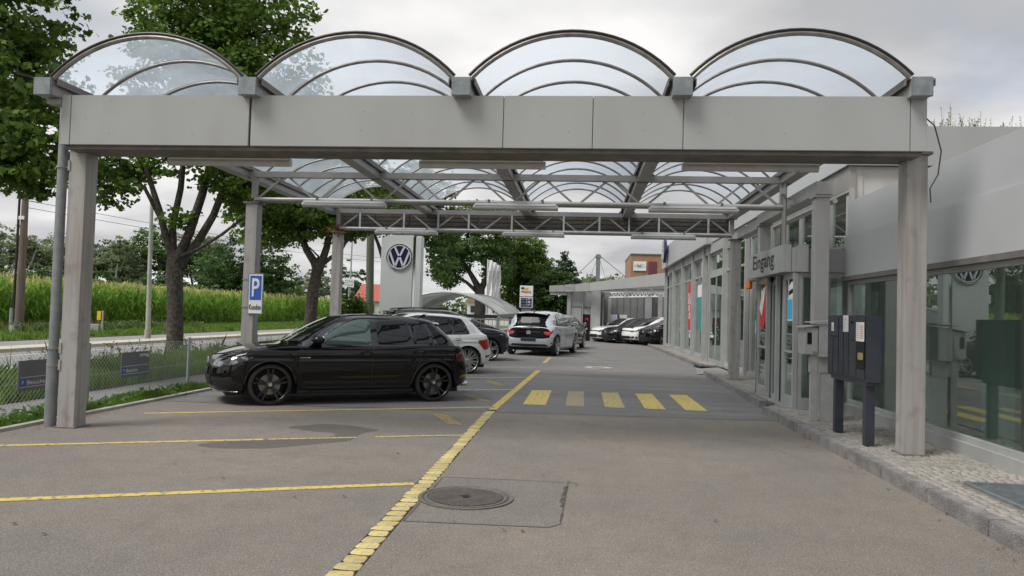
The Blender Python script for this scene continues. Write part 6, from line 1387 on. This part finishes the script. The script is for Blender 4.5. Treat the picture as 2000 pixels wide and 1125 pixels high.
def car(kind, name, label, loc, heading, body, rim, spokes=5, style='double', group=None, fglass='cglass', rails=False, cladding=False, antenna=False, tail='tail', logo_rear=False, dark_tail=False):
    """loc = ground point under the wheelbase centre; heading = direction the nose points (degrees from +X)"""
    sp = kind; t = thing(name, label, 'car', loc, R(heading), group, world=False)
    cx = sp['fo'] + sp['wb'] / 2
    v, f = car_body(sp); tr = lambda p: (cx - p[0], -p[1], p[2])          # car frame: +x forward
    v = [tr(p) for p in v]
    class PR(Proj):
        def side(s, x, z, sg):
            h = s.t.ray_cast(Vector((cx - x, sg * 3, z)), Vector((0, -sg, 0)))
            if h[0] is None: h = s.t.find_nearest(Vector((cx - x, sg * .8, z)))
            n = h[1]; return h[0], (n if n.y * sg > 0 else -n)
        def end(s, y, z, sg):
            h = s.t.ray_cast(Vector((-sg * 6, y, z)), Vector((sg, 0, 0)))
            if h[0] is None: h = s.t.find_nearest(Vector((cx if sg < 0 else cx - sp['L'], y, z)))
            n = h[1]; return h[0], (n if n.x * sg < 0 else -n)
    pr = PR(v, f)
    o = np_mesh('body', v, f, M[body], t, smooth=True)
    bm = bmesh.new(); bm.from_mesh(o.data); bmesh.ops.remove_doubles(bm, verts=bm.verts, dist=.0008); bmesh.ops.recalc_face_normals(bm, faces=bm.faces); bm.to_mesh(o.data); bm.free()
    o.data.polygons.foreach_set('use_smooth', [True] * len(o.data.polygons))
    r = sp['r']; W_ = sp['W']; zb = sp['S'][0][1]; zbelt = sp['S'][8][1]; ztop = sp['F'][13][1]; L_ = sp['L']
    X = lambda x: cx - x
    # dark underbody and wheel wells
    b = MB(); b.box(X(.25), -.60, zb - .04, X(L_ - .25), .60, zb + .12); b.box(X(sp['fo'] + .40), -.80, zb - .02, X(sp['fo'] + sp['wb'] - .40), .80, zb + .08)
    for xw in (sp['fo'], sp['fo'] + sp['wb']): b.box(X(xw - r - .04), -.64, r * .5, X(xw + r + .04), .64, r * 2 + .07)
    b.build('underbody', M['trim'], t)
    for xw in (sp['fo'], sp['fo'] + sp['wb']):
        for s in (-1, 1):
            b = MB(); Ra = r + .045; A1 = []; A2 = []
            for k in range(25): a = math.pi * k / 24; A1.append((X(xw + (Ra + .005) * math.cos(a)), s * (W_ - .045), r + (Ra + .005) * math.sin(a))); A2.append((X(xw + Ra * math.cos(a)), s * .62, r + Ra * math.sin(a)))
            b.add(A1 + A2, [(i, i + 1, i + 26, i + 25) for i in range(24)]); b.build('wheel_well', M['trim'], t, smooth='all')
            wheel(t, X(xw), s * (W_ - .115), r, M[rim], spokes, style)
            pts = [(xw + (Ra + .004) * math.cos(math.pi * k / 24), r + (Ra + .004) * math.sin(math.pi * k / 24)) for k in range(25)]
            seam(pr, t, pts, 'side', s, .016 if cladding else .009, 'trim' if cladding else 'seal' if body in ('car_black', 'car_navy') else body, 'arch_lip')
            if cladding:
                po_ = [(xw + (Ra + .07) * math.cos(math.pi * k / 16), r + (Ra + .07) * math.sin(math.pi * k / 16)) for k in range(17)] + [(xw + (Ra + .01) * math.cos(math.pi * k / 16), r + (Ra + .01) * math.sin(math.pi * k / 16)) for k in range(16, -1, -1)]
                panel(pr, 'arch_cladding', M['trim'], t, po_, 'side', s, .006)
    # side glazing
    a0 = sp['F'][8][0]; xa = a0 + .30; xb = 1.0 * (sp['fo'] + sp['wb'] * .605); rx = sp['B'][8][0]; h = ztop - zbelt
    zb_ = zbelt - .01; zt = ztop - .108
    def zl(x): return zb_ + sp['slope'] * (x - L_ / 2)
    fa = sp['F'][11][0]
    for s in (-1, 1):
        sur = smooth_poly([(xa - .12, zl(xa) - .02), (xa + .16, zb_ + h * .30), (fa - .02, zt - .06), (fa + .35, zt + .03), (L_ * .60, zt + .035), (L_ * .74, zt + .005), (rx - .66, zt - .045), (rx - .52, zb_ + .10), (rx - .54, zl(rx) - .02), (L_ * .55, zl(L_ * .55) - .025)], 3)
        panel(pr, 'window_surround', M['gloss'], t, sur, 'side', s, .002, .06)
        Wn = [('front_side_window', [(xa + .12, zl(xa) + .01), (xa + .22, zb_ + h * .27), (fa + .02, zt - .07), (fa + .32, zt), (xb - .05, zt + .008), (xb - .045, zl(xb) + .005)], fglass),
              ('rear_side_window', [(xb + .055, zl(xb) + .005), (xb + .06, zt + .01), (xb + .60, zt - .008), (xb + .64, zl(xb) + .01)], 'cglass'),
              ('quarter_window', [(xb + .68, zl(xb) + .015), (xb + .64, zt - .015), (rx - .70, zt - .06), (rx - .57, zb_ + .10), (rx - .60, zl(rx) + .005)], 'cglass')]
        for nm, po_, gm in Wn: panel(pr, nm, M[gm], t, po_, 'side', s, .006, .06)
        b = MB(); b.box(X(xb + .02), s * .0, 0, X(xb), s * .0, 0)
        # doors: seams, handles, sills
        fr = sp['fo'] + r + .10; rr = sp['fo'] + sp['wb'] - r - .02; lo = zb + .09
        seam(pr, t, [(fr + .02, zbelt - .02), (fr + .0, lo + .25), (fr + .06, lo), (rr - .06, lo)], 'side', s, .004)
        seam(pr, t, [(xb, zt + .03), (xb + .0, zbelt), (xb - .03, lo + .3), (xb - .02, lo)], 'side', s, .004)
        seam(pr, t, [(rr - .06, lo), (rr - .04, lo + .12), (rr + .10, r * 2 + .10), (rr + .14, zbelt - .08), (rr + .12, zbelt + .02)], 'side', s, .004)
        panel(pr, 'sill_trim', M['trim' if cladding else 'gloss'], t, [(fr - .02, zb + .01), (rr, zb + .01), (rr, zb + (.12 if cladding else .055)), (fr - .02, zb + (.12 if cladding else .055))], 'side', s, .012)
        for hx in (xb - .12, xb + .78):
            hp, n = pr.side(hx, zbelt - .13, s); b = MB(); b.bar(hp + Vector((.10, s * .022, 0)), hp + Vector((-.10, s * .022, .004)), .022, .028); b.build('door_handle', M[body], t, bevel=.006)
            panel(pr, 'handle_recess', M['gloss'], t, smooth_poly([(hx - .11, zbelt - .13), (hx, zbelt - .165), (hx + .11, zbelt - .13), (hx, zbelt - .10)], 4), 'side', s, .002, .04)
        # mirror
        mx_, mz = xa + .16, zbelt + .03; hp, n = pr.side(mx_, mz, s)
        b = MB(); b.v = []; vv = []; ff = []
        for i in range(9):
            for j in range(12):
                a = math.pi * i / 8; c = 2 * math.pi * j / 12; vv.append((X(mx_) + .03 + .10 * math.sin(a) * math.cos(c) + .02 * math.cos(a) * s, hp.y + s * (.12 - .115 * math.cos(a)), mz + .045 + .075 * math.sin(a) * math.sin(c)))
        for i in range(8):
            for j in range(12): ff.append((i * 12 + j, i * 12 + (j + 1) % 12, (i + 1) * 12 + (j + 1) % 12, (i + 1) * 12 + j))
        b.add(vv, ff); mi_ = b.build('mirror', M[body], t, smooth='all'); b = MB(); b.bar((X(mx_) + .02, hp.y - s * .03, mz - .02), (X(mx_) + .03, hp.y + s * .09, mz + .01), .08, .025); b.build('mirror_arm', M['trim'], mi_)
        b = MB(); b.box(X(mx_) - .062, hp.y + s * .05, mz - .01, X(mx_) - .066, hp.y + s * .20, mz + .10); b.build('mirror_glass', M['chrome'], mi_)
    # screens
    F8, F11, B8, B11 = sp['F'][8], sp['F'][11], sp['B'][8], sp['B'][11]
    wp = smooth_poly([(-.66, F8[1] + .03), (-.60, F8[1] + .2), (-.50, F11[1] + .015), (0, F11[1] + .03), (.50, F11[1] + .015), (.60, F8[1] + .2), (.66, F8[1] + .03), (0, F8[1] - .0)], 3)
    panel(pr, 'windscreen', M['cglass'], t, wp, 'end', -1, .004, .06)
    kw = 1.13 if kind is CITY else .74
    rp = smooth_poly([(-.62 * kw, B8[1] + .02), (-.58 * kw, B8[1] + .2), (-.52 * kw, B11[1] + .0), (0, B11[1] + .01), (.52 * kw, B11[1] + .0), (.58 * kw, B8[1] + .2), (.62 * kw, B8[1] + .02), (0, B8[1] - .01)], 3)
    panel(pr, 'rear_window', M['cglass_rear'], t, rp, 'end', 1, .004, .06)
    # roof spoiler
    b = MB(); x_, z_ = sp['B'][12]; pts = []
    ys = np.linspace(-.56, .56, 13)
    for k, yy in enumerate(ys):
        e = 1 - (yy / .62) ** 2 * .35; zz = z_ - .055 * (yy / .56) ** 2
        pts.append([(X(x_ - .10), yy, zz + .012), (X(x_ + .25 * e), yy, zz - .034), (X(x_ + .24 * e), yy, zz - .054), (X(x_ + .04), yy, zz - .075), (X(x_ - .10), yy, zz - .06)])
    v_ = [p for q_ in pts for p in q_]; f_ = [(i * 5 + j, i * 5 + (j + 1) % 5, (i + 1) * 5 + (j + 1) % 5, (i + 1) * 5 + j) for i in range(12) for j in range(5)] + [(0, 1, 2, 3, 4), (64, 63, 62, 61, 60)]
    b.add(v_, f_); b.build('roof_spoiler', M['gloss' if body in ('car_black', 'car_silver', 'car_navy') else body], t, smooth=True)
    # lamps, grille, bumpers, plates
    zf = sp['F'][4][1]; zbk = sp['B'][4][1]
    for s in (-1, 1):
        lo = .0
        hl = smooth_poly([(s * .50, zf + .015), (s * .46, zf - .075), (s * .62, zf - .10), (s * .80, zf - .06), (s * .845, zf + .04), (s * .80, zf + .075), (s * .66, zf + .055)], 3)
        panel(pr, 'headlight', M['head'], t, hl, 'end', -1, .004, .04)
        xs1 = smooth_poly([(.10, zf - .07), (.28, zf - .05), (.52, zf + .03), (.60, zf + .085), (.42, zf + .085), (.20, zf + .045), (.11, zf + .0)], 3)
        panel(pr, 'headlight', M['head'], t, xs1, 'side', s, .004, .04)
        if kind is CITY:
            tl = [(s * .56, zbk + .055), (s * .56, zbk + .10), (s * .86, zbk + .12), (s * .86, zbk + .0), (s * .62, zbk + .0)]; tls = [(L_ - .34, zbk + .12), (L_ - .02, zbk + .12), (L_ - .02, zbk + .01), (L_ - .22, zbk + .03)]
        elif kind is SUV:
            tl = [(s * .52, zbk + .0), (s * .52, zbk + .12), (s * .86, zbk + .14), (s * .87, zbk - .04), (s * .66, zbk - .04)]; tls = [(L_ - .42, zbk + .12), (L_ - .05, zbk + .14), (L_ - .05, zbk - .04), (L_ - .22, zbk - .02)]
        else:
            tl = [(s * .50, zbk + .0), (s * .52, zbk + .13), (s * .82, zbk + .15), (s * .86, zbk - .0), (s * .64, zbk - .02)]
            tls = [(L_ - .40, zbk + .10), (L_ - .28, zbk + .155), (L_ - .12, zbk + .165), (L_ - .08, zbk + .02), (L_ - .20, zbk - .015), (L_ - .38, zbk + .0)]
            if tail == 'tail': tls = [(L_ - .52, zbk + .12), (L_ - .10, zbk + .13), (L_ - .09, zbk + .03), (L_ - .26, zbk - .09), (L_ - .36, zbk - .10)]
        panel(pr, 'tail_light', M[tail], t, smooth_poly(tl, 3), 'end', 1, .010, .05); panel(pr, 'tail_light', M[tail], t, smooth_poly(tls, 3), 'side', s, .010, .05)
        panel(pr, 'bumper_vent', M['trim'], t, smooth_poly([(s * .46, .40), (s * .50, .30), (s * .80, .30), (s * .78, .44)], 3), 'end', -1, .003, .05)
        panel(pr, 'bumper_vent', M['trim'], t, [(.14, .32), (.34, .33), (.30, .45), (.12, .43)], 'side', s, .003, .05)
        panel(pr, 'rear_reflector', M['trim' if kind is not HATCH else 'tail_dark'], t, [(L_ - .30, .40), (L_ - .10, .43), (L_ - .10, .47), (L_ - .30, .45)], 'side', s, .004, .05)
    panel(pr, 'grille', M['trim'], t, [(-.52, zf - .055), (.52, zf - .055), (.50, zf + .01), (-.50, zf + .01)], 'end', -1, .005, .05)
    panel(pr, 'lower_grille', M['trim'], t, [(-.42, .28), (.42, .28), (.46, .46), (-.46, .46)], 'end', -1, .005, .05)
    panel(pr, 'front_plate', M['white' if body == 'car_white' else 'plate'], t, [(-.26, .46), (.26, .46), (.26, .57), (-.26, .57)], 'end', -1, .014, .05)
    b = MB(); h1, _ = pr.end(0, zf - .02, -1); logo(b, h1 + Vector((.012, 0, 0)), (0, 1, 0), (0, 0, 1), .065); b.build('badge', M['emblem'], t)
    if kind is CITY:
        panel(pr, 'tailgate_panel', M['cglass_rear'], t, smooth_poly([(-.82, zbk - .08), (-.87, zbk + .13), (-.66, zbk + .28), (0, zbk + .30), (.66, zbk + .28), (.87, zbk + .13), (.82, zbk - .08), (.5, zbk - .16), (-.5, zbk - .16)], 4), 'end', 1, .004, .06)
        panel(pr, 'light_strip', M['tail_dark'], t, [(-.42, zbk + .07), (.42, zbk + .07), (.42, zbk + .09), (-.42, zbk + .09)], 'end', 1, .012, .06)
        panel(pr, 'rear_diffuser', M['trim'], t, smooth_poly([(-.78, .24), (-.60, .38), (0, .40), (.60, .38), (.78, .24), (0, .24)], 3), 'end', 1, .005, .06)
        h1, _ = pr.end(0, zbk + .05, 1); b = MB(); logo(b, h1 + Vector((-.018, 0, 0)), (0, -1, 0), (0, 0, 1), .075, off=0); b.build('badge', M['emblem'], t)
        b = MB(); text(b, 'ID.3', h1 + Vector((-.02, .10, -.15)), (0, -1, 0), (0, 0, 1), width=.2, height=.05); b.build('lettering', M['chrome'], t)
        panel(pr, 'rear_plate', M['plate'], t, [(-.27, .50), (.27, .50), (.27, .63), (-.27, .63)], 'end', 1, .012, .05)
    else:
        panel(pr, 'rear_plate', M['plate'], t, [(-.26, .45), (.26, .45), (.26, .57), (-.26, .57)], 'end', 1, .012, .05)
        panel(pr, 'rear_diffuser', M['trim'], t, [(-.62, zb + .1), (.62, zb + .1), (.60, .38), (-.60, .38)], 'end', 1, .005, .06)
    zr_ = zbk + .18
    if rails:
        for s in (-1, 1):
            P = [Vector((X(x), s * .56, ztop - .035 + .055 * math.sin(math.pi * min(1, max(0, (x - 1.75) / 2.0))) ** .5 - .012 * ((x - 2.6) ** 2))) for x in np.linspace(1.75, 3.75, 16)]
            b = MB(); b.tube(P, .016, 8); b.build('roof_rail', M['trim'], t, smooth=True)
    if antenna:
        b = MB(); x_ = L_ - .75; b.tube([(X(x_), 0, ztop - .03), (X(x_ + .25), 0, ztop + (.33 if antenna == 2 else .02)) if antenna == 2 else (X(x_ + .12), 0, ztop + .03)], [.012, .004], 6)
        b.prism([(X(x_ - .06), -.025, ztop - .04), (X(x_ + .08), -.025, ztop - .04), (X(x_ + .06), -.01, ztop + .025)], (0, 0, 0), (0, .05, 0)); b.build('antenna', M['seal'], t)
    if kind is HATCH and body == 'car_black':
        for s in (-1, 1):
            b = MB(); h1, _ = pr.end(s * .45, .30, 1); b.lathe([(.035, -.04), (.04, -.04), (.04, .06), (.03, .06)], 16, 'x', (h1.x - .0, s * .45, .27)); b.lathe([(.035, -.04), (.04, -.04), (.04, .06), (.03, .06)], 16, 'x', (h1.x, s * .55, .27)); b.build('exhaust_tip', M['chrome'], t, smooth=True)
            panel(pr, 'fender_badge', M['chrome'], t, [(1.28, .74), (1.44, .75), (1.44, .765), (1.28, .762)], 'side', s, .004, .05)
            b = MB(); P = [pr.end(yy * s, .215, -1)[0] + Vector((.02, 0, 0)) for yy in np.linspace(0, .8, 10)]; b.tube(P, .012, 6); b.build('front_splitter', M['gloss'], t, smooth=True)
    return t
def place(front, rear, wb, near_half):
    """centre from the ground contact points of the two near wheels; the body lies away from the camera by near_half"""
    f_ = Vector(front); r_ = Vector(rear); d = (f_ - r_).normalized(); n = Vector((-d.y, d.x)); c = (f_ + r_) / 2
    if (c + n * near_half).length < c.length: n = -n
    return c + n * near_half, math.degrees(math.atan2(d.y, d.x))
hd = 180 + 31
c = Vector((-3.585, 11.83)); d = Vector((math.cos(R(hd)), math.sin(R(hd)))); n = Vector((d.y, -d.x)); n = n if n.y > 0 else -n
c = c + n * .82
car(HATCH, 'parked_car', 'black five door hatchback with black rims parked nose to the fence, nearest car', (c.x, c.y, .004), hd, 'car_black', 'rim_black', fglass='cglass_green', antenna=1, tail='tail_dark').scale = (1, 1, .965)
hd2 = 180 + 27; rw = Vector((-2.79, 18.44)); d = Vector((math.cos(R(hd2)), math.sin(R(hd2)))); n = Vector((d.y, -d.x)); n = n if n.y > 0 else -n
c = rw + d * 1.33 + n * .8
car(HATCH, 'parked_car', 'white hatchback with bright red tail lights parked behind the black hatchback', (c.x, c.y, .004), hd2, 'car_white', 'rim_silver', spokes=8, antenna=1)
hd3 = 27; c = Vector((-3.3, 24.2)) - Vector((math.cos(R(hd3)), math.sin(R(hd3)))) * 1.3
car(SUV, 'parked_car', 'dark blue black sport utility car with roof rails parked nose out past the white hatchback', (c.x, c.y + .3, .004), hd3, 'car_navy', 'rim_silver', rails=True, cladding=True)
rw, fw_ = Vector((-1.0, 28.06)), Vector((-.42, 30.7)); d = (fw_ - rw).normalized(); hd4 = math.degrees(math.atan2(d.y, d.x)); n = Vector((-d.y, d.x)); c = rw + d * 1.385 + n * .8
car(CITY, 'parked_car', 'silver electric hatchback seen from behind with dark tailgate and red light strip', (c.x, c.y, .004), hd4, 'car_silver', 'rim_silver', spokes=5, style='single', antenna=2).scale = (1.06,) * 3
car(CITY, 'parked_car', 'dark grey hatchback parked just beyond the silver electric hatchback', (-1.05, 34.9, .004), hd4, 'car_grey', 'rim_silver', style='single')
for lb, body, kd, x, y, h_ in (('white nosed hatchback at the left end of the row under the annex canopy', 'car_white', HATCH, 2.6, 46.2, 207), ('black hatchback between two white cars under the annex canopy', 'car_black', HATCH, 3.25, 44.9, 207),
                           ('white sport utility car with black wheel arches under the annex canopy', 'car_white', SUV, 4.35, 43.9, 207), ('black sport utility car behind the white pillar of the annex canopy', 'car_black', SUV, 5.2, 42.3, 207)):
    car(kd, 'parked_car', lb, (x, y, .004), h_, body, 'rim_silver', cladding=kd is SUV, group='cars parked under the annex canopy')

# ------------------------------------------------------------------ small litter and cracks
g = np.random.default_rng(99); n = 260
xs = np.concatenate([g.normal(2.86, .07, 90), g.normal(-6.35, .12, 110), g.uniform(-5, 2.6, 60)]); ys = np.concatenate([g.uniform(5, 20, 90), g.uniform(7, 14, 110), g.uniform(4.5, 14, 60)])
Pl = np.stack([xs, ys, np.full(n, .016)], 1); V, F = leaves(Pl, .035, LEAF6, None, droop=.1, seed=99)
V = V.reshape(n, -1, 3); V[:, :, 2] = .012 + np.abs(V[:, :, 2] - .016) * .35; tag(np_mesh('fallen_leaves', V.reshape(-1, 3), F, M['rust_leaves']), 'few small dry leaves and bits scattered along kerb and verge', 'litter', kind='stuff')
def crack(pts, w, name='asphalt_crack'):
    b = MB(); pr = None
    for a, c in zip(pts[:-1], pts[1:]):
        k = max(1, int(math.hypot(c[0] - a[0], c[1] - a[1]) / .06))
        for j in range(k):
            x = a[0] + (c[0] - a[0]) * j / k + rnd.uniform(-.012, .012); y = a[1] + (c[1] - a[1]) * j / k + rnd.uniform(-.012, .012); ww = w * rnd.uniform(.3, 1)
            cur = ((x - ww, y - ww * .4, .0065), (x + ww, y + ww * .4, .0065))
            if pr: b.add([pr[0], cur[0], cur[1], pr[1]], [(0, 1, 2, 3)])
            pr = cur
    b.build(name, M['tar'])['kind'] = 'structure'
crack([(-.09, 6.9), (-.02, 6.8), (.0, 6.65)], .006); crack([(-.1, 6.7), (-.13, 6.3), (-.12, 5.9)], .012)
crack([(1.9, 9.8), (2.3, 9.1), (2.45, 8.4), (2.8, 7.9)], .003)
